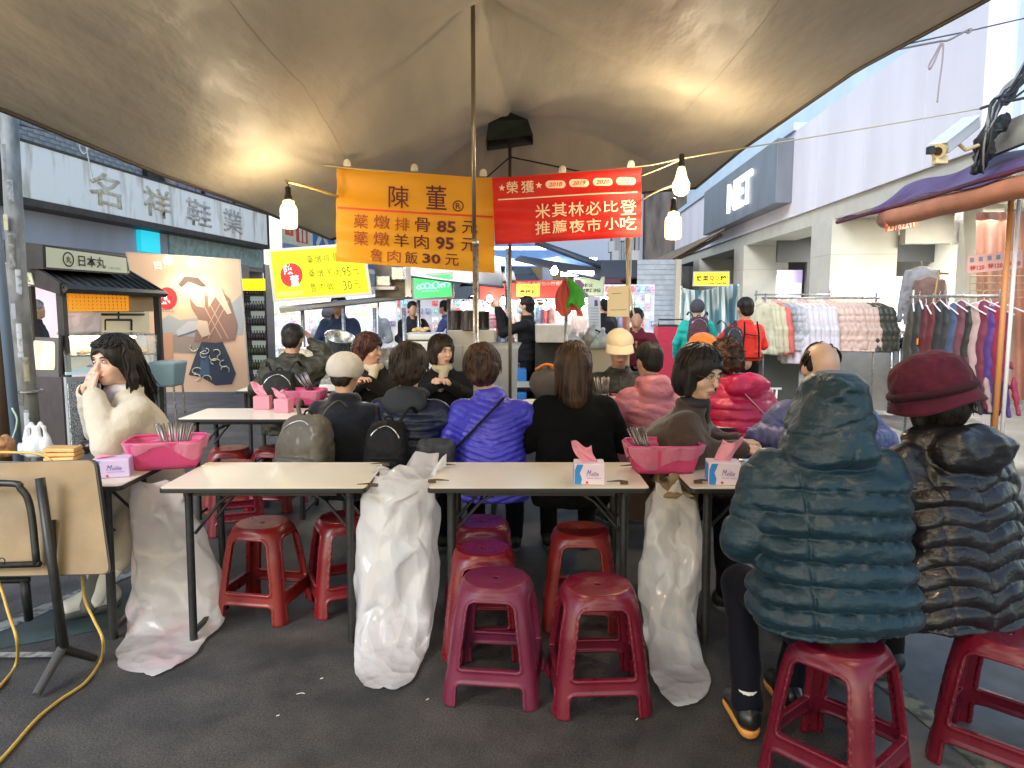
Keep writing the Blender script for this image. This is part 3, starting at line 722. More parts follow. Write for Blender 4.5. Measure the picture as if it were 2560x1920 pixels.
# ------------------------------------------------------------------ plastic stool (signed-distance shell, split into its parts)
def stool_mesh():
    h = .004; s = SDF((-.215, -.215, -.01), (.215, .215, .48), h)
    X = (s.lo[0]+h*np.arange(s.n[0])).reshape(-1, 1, 1); Y = (s.lo[1]+h*np.arange(s.n[1])).reshape(1, -1, 1); Z = (s.lo[2]+h*np.arange(s.n[2])).reshape(1, 1, -1)
    z = Z.ravel(); w = np.interp(z, [0, .30, .40, .44, .46, .48], [.192, .158, .146, .140, .126, .10]); p = np.interp(z, [0, .30, .40, .45], [7.5, 6, 3.6, 2.1])
    w = w.reshape(1, 1, -1); p = p.reshape(1, 1, -1)
    ax, ay = np.abs(X)/w, np.abs(Y)/w
    R = (ax**p+ay**p+1e-12)**(1/p); D = (R-1)*w
    outer = np.maximum(D, Z-.458+.10*0*X)
    inner = np.maximum(D+.012, Z-.446)
    F = np.maximum(outer, -inner)
    a = np.minimum(np.abs(X), np.abs(Y)); 
    def window(z0, z1, k0, k1, rad):
        hw = (k0+(k1-k0)*np.clip((Z-z0)/(z1-z0), 0, 1))
        qx = np.abs(a)-(hw-rad); qz = np.abs(Z-(z0+z1)/2)-((z1-z0)/2-rad)
        return np.sqrt(np.maximum(qx, 0)**2+np.maximum(qz, 0)**2)+np.minimum(np.maximum(qx, qz), 0)-rad
    w1 = window(.150, .405, .118, .088, .03); w1b = window(.150, .25, .118, .108, .008); w1 = np.minimum(w1, np.where(Z < .25, w1b, 1))
    w2 = window(-.08, .092, .136, .128, .018)
    wmin = np.minimum(w1, w2)
    keep = np.maximum(F, -wmin)
    # rolled lips round the openings and legs with L section
    lip = np.maximum(np.abs(wmin-.004)-.006, np.maximum(D-.004, -(D+.020)))
    lip = np.maximum(lip, np.maximum(Z-.43, .004-Z))
    F = np.minimum(keep, lip)
    rs = np.sqrt(X**2+Y**2)
    # dish of the seat, rim and centre hole
    F = np.maximum(F, -(np.sqrt(X**2+Y**2+(Z-.458-.60)**2)-.6035))
    F = np.maximum(F, -(np.maximum(rs-.011, .40-Z)))
    F = np.maximum(F, .0-Z)
    s.F = (F+0*X).astype(np.float32)
    V, Q = s.surf()
    for _ in range(2):
        A = np.zeros_like(V); C = np.zeros(len(V))
        for i in range(4):
            a_, b_ = Q[:, i], Q[:, (i+1) % 4]; np.add.at(A, a_, V[b_]); np.add.at(C, a_, 1); np.add.at(A, b_, V[a_]); np.add.at(C, b_, 1)
        V = V*.5+.5*A/np.maximum(C, 1)[:, None]
    me = np_mesh('stool', V, Q); N = np.array([v.normal[:] for v in me.vertices])
    V = np.array([v.co[:] for v in me.vertices])
    c = V[Q].mean(1); out = {}
    lab = np.where(c[:, 2] > .405, 0, -1)
    am = np.minimum(np.abs(c[:, 0]), np.abs(c[:, 1])); band = (c[:, 2] > .075) & (c[:, 2] < .165) & (am < .125)
    q = (c[:, 0] > 0)*1+(c[:, 1] > 0)*2
    side = np.where(np.abs(c[:, 0]) > np.abs(c[:, 1]), np.where(c[:, 0] > 0, 5, 6), np.where(c[:, 1] > 0, 7, 8))
    lab = np.where(lab == 0, 0, np.where(band, side, 1+q))
    parts = []
    for L, nm in ((0, 'seat'), (1, 'leg'), (2, 'leg'), (3, 'leg'), (4, 'leg'), (5, 'stretcher'), (6, 'stretcher'), (7, 'stretcher'), (8, 'stretcher')):
        q_ = Q[lab == L]; u, inv = np.unique(q_, return_inverse=True)
        m = np_mesh(nm, V[u], inv.reshape(-1, 4)); m.normals_split_custom_set_from_vertices([tuple(n) for n in N[u]]); parts.append((nm, m))
    return parts
PLM = dict(maroon=M('plastic_maroon', (.15, .007, .022), .30, var=.10, vscale=5, bump=.08, bscale=300, rvar=.08),  # tints mostly put the light falling on each stool into its plastic colour
           purple=M('plastic_purple_light_tint', (.15, .014, .045), .36, var=.12, vscale=5, bump=.08, bscale=300, rvar=.08),
           orange=M('plastic_orange_light_tint', (.18, .012, .010), .33, var=.10, vscale=5, bump=.08, bscale=300, rvar=.08),
           red=M('plastic_red_light_tint', (.16, .007, .012), .30, var=.10, vscale=5, bump=.08, bscale=300, rvar=.08))
_sp = stool_mesh(); SPARTS = {}
for k, m_ in PLM.items():
    SPARTS[k] = []
    for nm, me in _sp:
        q = me.copy(); q.materials.clear(); q.materials.append(m_); SPARTS[k].append((nm, q))
SG = 'plastic stools around the tables'
def stool(x, y, rz, color, label, sc=1.0):
    t = thing('plastic_stool', label, 'stool', (x, y, 0), radians(rz), SG)
    for nm, me in SPARTS[color]: link(nm, me, None, t)
    t.scale = (sc, sc, 1); return t
stool(-.065, 2.86, -7, 'purple', 'purple-red plastic stool with faded seat, front left of the two nearest free stools')
stool(.335, 2.79, 3, 'maroon', 'dark red plastic stool with a white scuff, front right of the nearest pair')
stool(-.155, 3.62, 5, 'maroon', 'magenta topped stool under the table just behind the purple front stool', .98)
stool(.335, 3.50, -4, 'orange', 'orange topped stool under the table just behind the dark red front stool', .98)
stool(-1.245, 3.60, -10, 'orange', 'red stool with orange light put into its colour, alone under the empty left table', .98)
stool(-.86, 3.70, 24, 'red', 'bright red stool half hidden by the middle white plastic bag', .98)
stool(-.13, 3.22, 2, 'red', 'red stool tucked under the table edge directly behind the purple front stool', .95)
stool(1.07, 2.30, 41, 'maroon', 'dark red stool under the person in the teal puffer jacket')
stool(1.66, 2.36, 44, 'maroon', 'dark red stool under the person in the burgundy hat')
stool(-2.13, 5.50, 12, 'orange', 'red stool with orange light put into its colour, leftmost under the second row table')
stool(-1.80, 5.52, -8, 'red', 'red stool under the second row table beside the grey backpack')
stool(-1.90, 4.97, 22, 'maroon', 'brownish red stool just behind the empty left table')
stool(.62, 8.3, 0, 'maroon', 'far red stool beside the standing man in black')
stool(-.35, 8.1, 10, 'maroon', 'far dark red stool behind the thin ridge pole')
stool(.10, 8.2, 10, 'maroon', 'far dark red stool left of the standing man in black')

# ------------------------------------------------------------------ plastic bags hanging between the tables
bagm = M('bag_plastic', (.90, .90, .92), .13, vor=((6, .5), (15, .3)), tl=.40, alpha=.84, coat=.5, spec=.55, aniso=(1.4, 1.4, .6), col2=(.80, .74, .76), vscale=2.6)
def bag(label, rows, seed, amp=.022, tint=None, mat=None, name='plastic_bag', cat='plastic bag', group='white plastic waste bags clipped between the tables', rim=.05, nu=20, nv=20, fine=1.0):
    """rows: (py, xl, xr, Y, depth_half) in photo pixels, top to bottom; a faceted, creased film"""
    R = []
    for (py, xl, xr, Y, d) in rows:
        Y = min(Y, G((xl+xr)/2, py, .012).y) if py > 1240 else Y
        a, b = P(xl, py, Y), P(xr, py, Y); R.append((a.z, (a.x+b.x)/2, Y, (b.x-a.x)/2, d))
    R = np.array(R); tt = np.linspace(0, 1, len(R)); base = Vector((R[-1, 1], R[-1, 2], 0)); rd = random.Random(int(seed*100))
    J = [[(rd.uniform(-.36, .36), rd.uniform(-.36, .36), rd.gauss(0, 1)) for _ in range(nu)] for _ in range(nv+1)]
    def fn(u, v):
        i = int(round(u*nu)) % nu; j_ = int(round(v*nv)); ju, jv, jd = J[j_][i]
        if 0 < j_ < nv: v = v+jv/nv
        u = u+ju/nu; g = [float(np.interp(v, tt, R[:, k])) for k in range(5)]; th = 2*pi*u; ct, st = cos(th), sin(th)
        rr = 1/((abs(ct)**2.6+abs(st)**2.6)**(1/2.6)); x, y, z = ct*rr, st*rr, g[0]
        a1 = float(vnoise(ct*2+5, st*2+5, v*4+seed, 5)); a2 = float(vnoise(ct*5+7, st*5, v*10+seed, 6))
        fold = amp*1.2*sin(th*4+seed+3*a1+v*3)*max(.15, 1-v*1.1)
        k = amp*(1.1*a1+.7*a2+.30*jd*fine)+fold-amp*.4
        x = g[1]+x*(g[3]+k); y = g[2]+y*(g[4]+k)
        if v < .06: z += rim*(a1*1.2+a2*.8)
        return (x-base.x, y-base.y, z if z > .004 else .004+.0003*j_)
    t = thing(name, label, cat, base, 0, group)
    vs_ = [fn(i/nu, j_/nv) for j_ in range(nv+1) for i in range(nu)]; fs = []
    for j_ in range(nv):
        for i in range(nu):
            a, b, c, d = j_*nu+i, j_*nu+(i+1) % nu, (j_+1)*nu+(i+1) % nu, (j_+1)*nu+i
            fs += [(a, b, c), (a, c, d)] if rd.random() < .5 else [(a, b, d), (b, c, d)]
    vs_.append((0, 0, .004)); o = len(vs_)-1
    for i in range(nu): fs.append((nv*nu+i, nv*nu+(i+1) % nu, o))
    m = MB(); m.add(vs_, fs); ob = m.build('film', mat or bagm, t, smooth=True)
    sd = ob.modifiers.new('sub', 'SUBSURF'); sd.levels = 2; sd.render_levels = 2
    ob.data.attributes.new('crease_edge', 'FLOAT', 'EDGE'); cr_ = [0.0]*len(ob.data.edges)
    for k_ in range(len(cr_)): cr_[k_] = rd.choice([0, 0, 0, .5, .9])
    ob.data.attributes['crease_edge'].data.foreach_set('value', cr_)
    return t
def blob(name, c, r, mat, parent, seed, amp=.012, h=.008, R=None):
    s = SDF([c[i]-max(r)-.03 for i in range(3)], [c[i]+max(r)+.03 for i in range(3)], h); s.ell(c, r, R, 0); s.noise(amp, 14, seed); s.noise(amp*.5, 34, seed+1)
    return sdf_obj(s, name, mat, parent)
b2 = bag('tall white waste bag hanging in the middle gap between the two centre tables',
    [(1168, 958, 1112, 3.55, .10), (1185, 925, 1090, 3.42, .14), (1222, 912, 1082, 3.38, .15), (1300, 903, 1090, 3.36, .15), (1400, 895, 1090, 3.32, .15), (1500, 890, 1095, 3.30, .16), (1580, 880, 1090, 3.22, .16), (1640, 880, 1070, 3.12, .15), (1690, 900, 1040, 3.04, .11), (1708, 930, 1000, 3.0, .05)], 3.1)
b1 = bag('white waste bag with pinkish contents behind the black leg of the left table',
    [(1212, 335, 470, 3.52, .06), (1260, 332, 470, 3.52, .07), (1330, 322, 515, 3.53, .09), (1420, 316, 548, 3.53, .10), (1500, 325, 562, 3.50, .11), (1560, 330, 560, 3.44, .11), (1600, 305, 520, 3.36, .12), (1640, 305, 478, 3.22, .12), (1668, 340, 440, 3.12, .06)], 8.7,
    mat=M('bag_plastic_pink', (.90, .87, .88), .13, vor=((6, .5), (15, .3)), tl=.40, alpha=.82, coat=.5, spec=.55, col2=(.86, .62, .66), vscale=3.2, vramp=(.36, .52)))
b3 = bag('white waste bag on the right beside the teal jacket sitter, hanging from the brown bag',
    [(1205, 1640, 1742, 3.45, .08), (1250, 1612, 1752, 3.42, .10), (1320, 1603, 1768, 3.40, .12), (1400, 1600, 1778, 3.36, .13), (1480, 1600, 1755, 3.32, .13), (1560, 1608, 1745, 3.22, .12), (1640, 1618, 1760, 3.08, .12), (1700, 1632, 1775, 2.95, .12), (1735, 1660, 1745, 2.88, .08)], 5.3)
b4 = bag('crumpled brown paper-like bag stuffed in the top of the right waste bag', [(1197, 1645, 1742, 3.48, .07), (1230, 1640, 1745, 3.45, .09), (1290, 1655, 1730, 3.45, .06)], 2.2, mat=M('brown_bag', (.36, .26, .14), .5, tl=.3, bump2=.5, b2scale=30), nu=18, nv=9, name='brown_bag', cat='bag', group=None)
# metal clips / hooks holding the bags on the table edges
clipm = M('clip_brown', (.10, .055, .03), .5, metal=.3)
for i, (px, py, dx) in enumerate(((935, 1215, -1), (965, 1163, -1), (1080, 1205, 1), (1100, 1166, 1), (1560, 1208, -1), (1590, 1168, -1), (1745, 1206, 1))):
    g = G(px, py, .745)
    m = MB(); m.box((0, 0, .004), (.035, .018, .012)); m.tube([(-dx*.01, 0, .010), (dx*.02, .006, .012), (dx*.075, .006, .006), (dx*.02, -.006, .010)], .0022, 5, closed=True)
    o = m.build('wire_clip', clipm, None, loc=g); tag(o, 'small brown wire clip gripping the bag at a table edge', 'clip', 'wire clips on the table edges')

# ------------------------------------------------------------------ baskets, chopsticks, tissue
pinkb = M('basket_pink', (.84, .13, .33), .35, alpha=.86, tl=.35, bump=.3, bscale=260)
liner = M('liner_pink', (.92, .50, .64), .25, alpha=.45, tl=.4, bump2=.6, b2scale=40, coat=.5)
def basket(loc, rz, label, sc=1.0, seed=1, linerd=.055, group='pink plastic cutlery baskets'):
    t = thing('plastic_basket', label, 'basket', loc, rz, group)
    W0, D0, W1, D1, Hh = .135, .095, .172, .125, .135
    def P4(u, z):   # superellipse footprint
        k = z/Hh; a = W0+(W1-W0)*k; b = D0+(D1-D0)*k; th = 2*pi*u; p = 6; c, s_ = cos(th), sin(th); r = 1/((abs(c)**p+abs(s_)**p)**(1/p)); return Vector((a*c*r, b*s_*r, z))
    m = MB(); m.grid(lambda u, v: P4(u, .004+v*(Hh-.004)), 96, 6); m.poly([P4(i/96, .004) for i in range(96)]); m.build('wall', pinkb, t, smooth=50, solid=.002)
    m = MB(); m.tube([P4(i/64, Hh) for i in range(64)], .006, 6, closed=True); m.tube([P4(i/64, Hh*.93)*1.012 for i in range(64)], .003, 5, closed=True); m.build('rim', pinkb, t, smooth=True)
    m = MB()
    for j in range(13): m.tube([P4(i/60, .012+j*.0092)*1.0+Vector((0, 0, 0)) for i in range(60)], .0016, 4, closed=True)
    for i in range(96):
        a, b_ = P4(i/96, .010), P4(i/96, Hh*.95); n = Vector((a.x, a.y, 0)).normalized()*.0015; m.tube([a+n, b_+n], .0013, 3, caps=False)
    tag(m.build('lattice', pinkb, t), kind='stuff')
    m = MB()
    def lf(u, v):
        z = Hh+.004 if v < .3 else Hh+.004-(v-.3)/.7*linerd*(1+.5*sin(u*17+seed)+.3*sin(u*31)); a = P4(u, min(z, Hh)); n = Vector((a.x, a.y, 0)).normalized()
        off = .010+.006*sin(u*40+seed)+.005*sin(u*77) if v >= .3 else -.012+v/.3*.022
        q = a+n*off; q.z = z if v >= .3 else Hh-.03+.034*(v/.3)+.003*sin(u*50); return q
    m.grid(lf, 120, 12); m.build('liner', liner, t, smooth=True)
    t.scale = (sc, sc, sc); return t
basket(G(1655, 1175, .74), radians(2), 'pink plastic basket with chopsticks on the right front table', 1.0, 2, .07)
basket(G(420, 1165, .74), radians(14), 'pink plastic basket with a wide fan of chopsticks on the left front table', 1.02, 5)
basket(G(765, 1012, .74), radians(5), 'pink basket on the second row table left of the grey backpack', .9, 7)
basket(G(1545, 1020, .74), radians(5), 'pink basket behind the black coat sitter, below the cream cap man', .9, 9)
chop = M('chopstick_steel', (.22, .19, .18), .30, metal=.9)
cme = MB().tube([(0, 0, 0), (0, 0, .21)], [.0026, .0042], 6).mesh('chopstick', True); cme.materials.append(chop)
def chopsticks(base, n, tilt, spread, label, seed, h0=.0):
    r = random.Random(seed)
    for i in range(n):
        a = (i/(n-1)-.5) if n > 1 else 0
        o = link('chopstick', cme, None); o.location = Vector(base)+Vector((a*.045+r.uniform(-.003, .003), r.uniform(-.014, .014), h0+r.uniform(-.006, .006)))
        o.rotation_euler = (r.uniform(-.06, .10), tilt+a*spread+r.uniform(-.03, .03), 0)
        tag(o, label, 'chopstick', 'chopsticks in the '+('left' if seed < 5 else 'right' if seed < 9 else 'middle')+' basket')
def cup(base, label, r=.034, h=.09):
    t = thing('cutlery_cup', label, 'cup', base); m = MB(); m.lathe([(r*.8, 0), (r, h), (r*1.05, h), (r*.98, h-.002), (r*.78, .004)], n=24, cap=False); m.poly([(r*.8*cos(2*pi*i/24), r*.8*sin(2*pi*i/24), .001) for i in range(24)]); m.build('cup_body', stainless, t, smooth=True)
bl = G(440, 1165, .752); cup(bl, 'steel cup of chopsticks standing in the left pink basket'); chopsticks(bl+Vector((0, 0, .005)), 26, .0, .75, 'thin steel chopstick fanned out in the left pink basket', 1)
br = G(1628, 1172, .752); cup(br, 'steel cup of chopsticks leaning in the right pink basket'); chopsticks(br+Vector((0, 0, .005)), 16, -.38, .12, 'pale steel chopstick bundled in the right pink basket', 6)
bm_ = G(1510, 1015, .80); cup(bm_, 'steel cup of chopsticks beside the cream cap man'); chopsticks(bm_, 12, -.1, .3, 'steel chopstick in the cup below the cream cap man', 11)
bn_ = G(785, 990, .80); chopsticks(bn_, 12, -.5, .3, 'steel chopstick in the basket left of the white hat', 12)
boxw = M('tissue_box_pink', (.80, .66, .74), .45, bump=.05)
tissue = M('tissue_pink', (.90, .42, .52), .85, tl=.35, bump2=.4, b2scale=30)
blueprint = M('print_blue', (.03, .25, .62), .4)
violet = M('print_violet', (.16, .10, .40), .5); redp = M('print_red', (.55, .05, .06), .5)
def tissue_box(loc, rz, label, w=.135, d=.11, h=.095, text=True, full=True, seed=1, peak=.09, lean=-.01, mat=None, sheet=None, group='small tissue packs on the tables'):
    t = thing('tissue_box', label, 'tissue box', loc, rz, group)
    MB().box((0, 0, h/2), (w, d, h)).build('carton', mat or boxw, t, bevel=.004)
    if full:
        m = MB(); y = -d/2-.0012
        L = [(-w/2+.002+.0, 0+.003), (-w/2+.030, .003), (-w/2+.034, h*.3), (-w/2+.024, h*.55), (-w/2+.034, h*.8), (-w/2+.040, h-.003), (-w/2+.012, h-.003), (-w/2+.002, h*.7)]
        m.poly([(x, y, z) for x, z in L]); m.box((-w/2-.0006, -d*.0, h/2), (.0008, d*.8, h*.8)); m.build('blue_wave', blueprint, t)
        Q = lambda u, v, off: Vector((-w/2+u*w, y-.0003-off*.1, v*h))
        text_on(Q, 'M', (.40, .42, .56, .72), violet, t, offset=.0, shear=.4); text_on(Q, 'ellie', (.56, .42, .80, .64), violet, t, shear=.3)
        text_on(Q, 'facial tissue', (.42, .30, .88, .36), violet, t); 
        m = MB(); m.lathe([(.006, 0), (.006, .0005)], (0, 0, 0), 12); m.build('seal', redp, t, loc=(-w*.08, y, h*.12), rot=(pi/2, 0, 0))
    r = random.Random(seed)
    def f(u, v):
        z = h-.004+v*peak; wd = .035+.02*v-.01*v*v; a = (u-.5)*2
        x = a*wd+lean*v*4+.006*sin(v*5+seed); yy = .012*sin(a*3+seed)*(.4+v)+.006*sin(v*9+a*4); return (x, yy, z+.016*v*cos(a*2.5+seed))
    m = MB(); m.grid(f, 12, 12); m.build('tissue', sheet or tissue, t, smooth=True, solid=.001)
    return t
tissue_box(G(1472, 1205, .741), radians(-3), 'tissue box with a raised pink sheet alone at the end of the middle front table', seed=2, peak=.085)
tissue_box(G(1806, 1206, .741), radians(-6), 'tissue box wrapped in clear plastic right of the right pink basket', seed=4, w=.14, h=.10, peak=.10, lean=.010)
tissue_box(G(283, 1188, .741), radians(18), 'lilac and blue tissue box left of the left pink basket', seed=6, w=.16, d=.12, h=.085, peak=.01, mat=M('tissue_box_lilac', (.62, .50, .72), .4))
pk2 = M('tissue_pack_pink', (.80, .30, .38), .45, tl=.2)
tissue_box(G(658, 1022, .741), radians(4), 'pink tissue pack with folded sheet, left of two on the second row table', seed=8, w=.12, d=.10, h=.10, full=False, mat=pk2, peak=.10)
tissue_box(G(710, 1030, .741), radians(-8), 'pink tissue pack with curled sheet, right of two on the second row table', seed=9, w=.11, d=.10, h=.10, full=False, mat=pk2, peak=.07, lean=-.012)
# bowls, cup, food on the tables
def bowl(loc, r, h, mat, label, name='bowl', cat='bowl', fill=None):
    t = thing(name, label, cat, loc); m = MB(); m.lathe([(r*.45, 0), (r*.5, .004), (r*.85, h*.5), (r, h), (r*.97, h), (r*.8, h*.5), (r*.4, .008), (.001, .007)], n=28, cap=False); m.build('bowl_body', mat, t, smooth=True)
    if fill: m = MB(); m.lathe([(r*.86, h*.72), (.001, h*.74)], n=20, cap=False); m.build('soup', fill, t, smooth=True)
    return t
soup = M('soup_brown', (.10, .04, .015), .15)
bowl(G(1842, 1172, .742), .075, .065, stainless, 'steel soup bowl half hidden by the teal jacket sleeve', fill=soup)
bowl(G(1776, 1140, .742), .055, .07, M('paper_bowl', (.62, .48, .32), .6), 'tan paper bowl with lid behind the wrapped tissue box', fill=M('lid_tan', (.66, .54, .38), .5))
for i, (px, py) in enumerate(((900, 1026), (1085, 1000), (1330, 1018), (1215, 1005), (1480, 1003), (930, 995), (1735, 1010))):
    bowl(G(px, py, .742), .07, .055, stainless if i % 2 else M('white_bowl', (.75, .74, .70), .3), ['steel', 'white', 'steel', 'white', 'steel', 'white', 'steel'][i]+' bowl on the second row table '+['beside the navy jacket sitter', 'in front of the woman looking right', 'right of the blue jacket sleeve', 'beyond the blue jacket sitter', 'in front of the cream cap man', 'in front of the curly haired woman', 'before the orange hat woman'][i], fill=soup)
# left table things
def carry_bag(loc, label, w, h, mat, seed):
    t = thing('carrier_bag', label, 'carrier bag', loc)
    s = SDF((-w-.03, -w, -.01), (w+.03, w, h*1.15), .005)
    s.loft([(0, 0, 0, w*.75, w*.5), (h*.3, 0, 0, w*.9, w*.55), (h*.55, 0, 0, w*.7, w*.35), (h*.62, 0, 0, w*.5, w*.2)], k=0, mod=lambda X, Y, Z, g: .010*vnoise(X*20+9, Y*20+9, Z*9+seed, 5)+.008*np.abs(np.sin(X*60+Z*20+seed)))
    for sx in (-1, 1):
        s.chain([(sx*w*.60, 0, h*.55), (sx*w*.50, .0, h*.9), (sx*w*.28, 0, h*1.02), (sx*w*.12, 0, h*.88), (sx*w*.16, 0, h*.55)], [.016, .011, .010, .011, .015], k=.012)
    s.noise(.006, 30, seed); sdf_obj(s, 'film', mat, t); return t
carry_bag(G(95, 1140, .742), 'small white plastic carrier bag with two handles on the left table', .085, .17, M('bag_white', (.82, .82, .84), .35, tl=.35, alpha=.95, bump2=.3, b2scale=30), 3)
m = MB(); 
for i, (dy, dz) in enumerate(((0, .012), (.004, .036), (-.004, .060))): m.box((0, dy, dz), (.155, .10, .020), (0, .03*(i-1), .05*i))
tag(m.build('food_box', M('food_box_orange', (.72, .40, .14), .5, bump=.3, var=.2), None, bevel=.006, loc=G(160, 1150, .742)), 'flat orange paper food box beside the white carrier bag', 'food box')
s = SDF((-.09, -.07, -.02), (.09, .07, .1), .005); s.ell((0, 0, .035), (.07, .05, .035), k=0); s.cap((.03, 0, .04), (.075, 0, .085), .008, .006, k=.01); s.noise(.008, 25, 4)
tag(sdf_obj(s, 'dark_pouch', M('pouch_dark', (.03, .018, .014), .3, coat=.3), None), 'dark glossy pouch on the left table under the elbow of the cream jacket woman', 'pouch').location = G(228, 1130, .742)
s = SDF((-.09, -.07, -.02), (.09, .07, .14), .005); s.ell((0, 0, .05), (.055, .05, .06), k=0); s.noise(.016, 30, 4)  # unidentified brown lump at the edge
tag(sdf_obj(s, 'brown_lump', M('lump_brown', (.40, .19, .08), .7, bump2=.6, b2scale=40), None), 'lumpy brown thing at the left picture edge', 'snack').location = G(8, 1138, .742)
# ------------------------------------------------------------------ folded table at the lower left
ft = thing('folded_table', 'folded table tipped on its side, tan underside and black tube frame toward us', 'table', P(150, 1620, 2.95).xy.to_3d())
ob = ft.location.copy()
def fp_(px, py, Y): return P(px, py, Y)-ob
under = M('fibreboard_tan', (.27, .185, .095), .62, var=.18, vscale=4, bump=.2, bscale=120, rvar=.1)
tl_, tr_, br_, bl_ = fp_(-420, 1168, 3.10), fp_(240, 1148, 3.10), fp_(280, 1436, 2.99), fp_(-440, 1452, 2.99)
def round_quad(c, r, n=6):
    out = []
    for i in range(4):
        p, a, b = c[i], c[i-1], c[(i+1) % 4]; da = (a-p).normalized()*r; db = (b-p).normalized()*r
        for k in range(n+1):
            t = k/n; out.append((p+da)*(1-t)**2+p*2*t*(1-t)+(p+db)*t*t)
    return out
nq = (tr_-tl_).cross(bl_-tl_).normalized()
if nq.y > 0: nq = -nq
o1 = round_quad([bl_, br_, tr_, tl_], .035)
def slab(pts, n, d0, d1):
    m = MB(); k = len(pts); m.add([p+n*d0 for p in pts]+[p+n*d1 for p in pts], [tuple(range(k))[::-1], tuple(range(k, 2*k))]+[(i, (i+1) % k, k+(i+1) % k, k+i) for i in range(k)]); return m
slab(o1, nq, -.022, .0).build('edge_band', blackedge, ft, bevel=.002)
cen = (tl_+br_)/2
slab([cen+(p-cen)*.985 for p in o1], nq, .001, .003).build('underside_board', under, ft)
slab([cen+(p-cen)*.99 for p in o1], nq, -.025, -.0225).build('tabletop', lam, ft)
m = MB(); m.tube([fp_(100, 1195, 3.0), fp_(160, 1618, 2.93)], .019, 10); m.build('leg', darksteel, ft, smooth=True)
m = MB(); m.tube([fp_(128, 1300, 3.03), fp_(138, 1440, 3.0), fp_(150, 1625, 2.96)], .016, 10); m.build('leg', darksteel, ft, smooth=True)
m = MB(); m.tube(smoothpath([fp_(-300, 1210, 3.0), fp_(10, 1208, 3.0), fp_(52, 1222, 3.0), fp_(76, 1270, 3.0), fp_(92, 1410, 2.97)], 5), .0145, 10); m.build('tube_frame', darksteel, ft, smooth=True)
m = MB(); m.tube([fp_(-300, 1422, 2.97), fp_(100, 1410, 2.97)], .0135, 10); m.build('tube_frame', darksteel, ft, smooth=True)
for a in ((90, 1738, .004), (238, 1646, .004)):
    g = G(a[0], a[1], .02)-ob; m = MB(); m.tube([fp_(155, 1622, 2.93)+Vector((0, 0, -.0)), g], [.020, .016], 8); m.build('foot', darksteel if a[0] > 100 else M('foot_grey', (.10, .10, .10), .4, metal=.4), ft, smooth=60)
m = MB(); m.tube([fp_(62, 1450, 3.35), fp_(72, 1548, 3.40)], .02, 10); m.build('rear_foot', darksteel, ft, smooth=True)
m = MB(); m.tube([fp_(-300, 1455, 3.38), fp_(72, 1450, 3.35)], .016, 8); m.build('rear_bar', darksteel, ft, smooth=True)
m = MB(); m.tube(arc(fp_(5, 1402, 2.95), .012, 0, 2*pi, 14), .0025, 6); m.build('wire_ring', darksteel, ft)
# yellow cable
hose = M('cable_yellow', (.55, .36, .07), .4)
def cable(pts, r, label):
    o = MB().tube(smoothpath(pts, 8), r, 8).build('cable', hose, None, smooth=True); return tag(o, label, 'cable')
cable([P(205, 1440, 3.10), P(212, 1500, 3.04), P(235, 1550, 3.0), P(257, 1600, 2.92), G(252, 1650, .012), G(215, 1705, .008), G(150, 1750, .008), G(90, 1800, .008), G(20, 1880, .008), G(-100, 2010, .008)], .0065, 'yellow cable dropping from the folded table and running across the asphalt to the corner')
cable([P(-30, 1400, 3.05), P(2, 1470, 3.0), P(20, 1530, 2.96), P(42, 1600, 2.88), G(40, 1660, .008), G(5, 1710, .008), G(-60, 1770, .008)], .0065, 'short loop of yellow cable at the left picture edge')
cable([P(-60, 1130, 3.2), P(30, 1131, 3.2), P(90, 1134, 3.2), P(120, 1145, 3.2), P(135, 1160, 3.18)], .006, 'yellow cable lying along the top of the folded table')
# litter on the ground
for i, (px, py, a) in enumerate(((762, 1734, .9), (800, 1697, 0), (1590, 1800, .5), (392, 1500, 1.0), (690, 1790, 0), (1065, 1750, .3))):
    g = G(px, py, .004); m = MB(); m.tube(smoothpath([(0, 0, 0), (.012, .004, .002), (.026 if i == 0 else .006, .018 if i == 0 else .003, .001)], 4), .0018, 5)
    tag(m.build('litter', M('litter_white', (.7, .68, .6), .7), None, loc=g, rot=(0, 0, a+1.8 if i == 0 else a)), 'tiny pale scrap of litter on the dark asphalt', 'litter', 'litter scraps on the asphalt')

# ------------------------------------------------------------------ hanging banners
def banner(label, TL, TR, BR, BL, Y, mat, seed):
    bl, br, tr, tl = P(*BL, Y), P(*BR, Y), P(*TR, Y), P(*TL, Y)
    def wr(u, v): return .010*sin(u*7+seed+v*2)+.006*sin(v*11+u*4+seed*2)+.008*sin(v*22+.5*sin(u*5))*(.3+.7*abs(sin(u*3+seed)))+.006*sin(u*17+v*3)*(1-v)
    Q = quadfn(bl, br, tr, tl, wr)
    t = thing('banner', label, 'banner', P(TL[0], TL[1], Y)); base = t.location.copy()
    Ql = lambda u, v, off=0: Q(u, v, off)-base
    m = MB(); m.grid(lambda u, v: Ql(u, v), 70, 50); m.build('fabric', mat, t, smooth=True)
    def uv(px, py):   # inverse bilinear (2 iterations are enough for near-parallelograms)
        u, v = .5, .5
        for _ in range(6):
            x = (BL[0]*(1-u)+BR[0]*u)*(1-v)+(TL[0]*(1-u)+TR[0]*u)*v; y = (BL[1]*(1-u)+BR[1]*u)*(1-v)+(TL[1]*(1-u)+TR[1]*u)*v
            u += (px-x)/(TR[0]-TL[0]); v += (y-py)/(BL[1]-TL[1])
        return u, v
    return t, Ql, uv
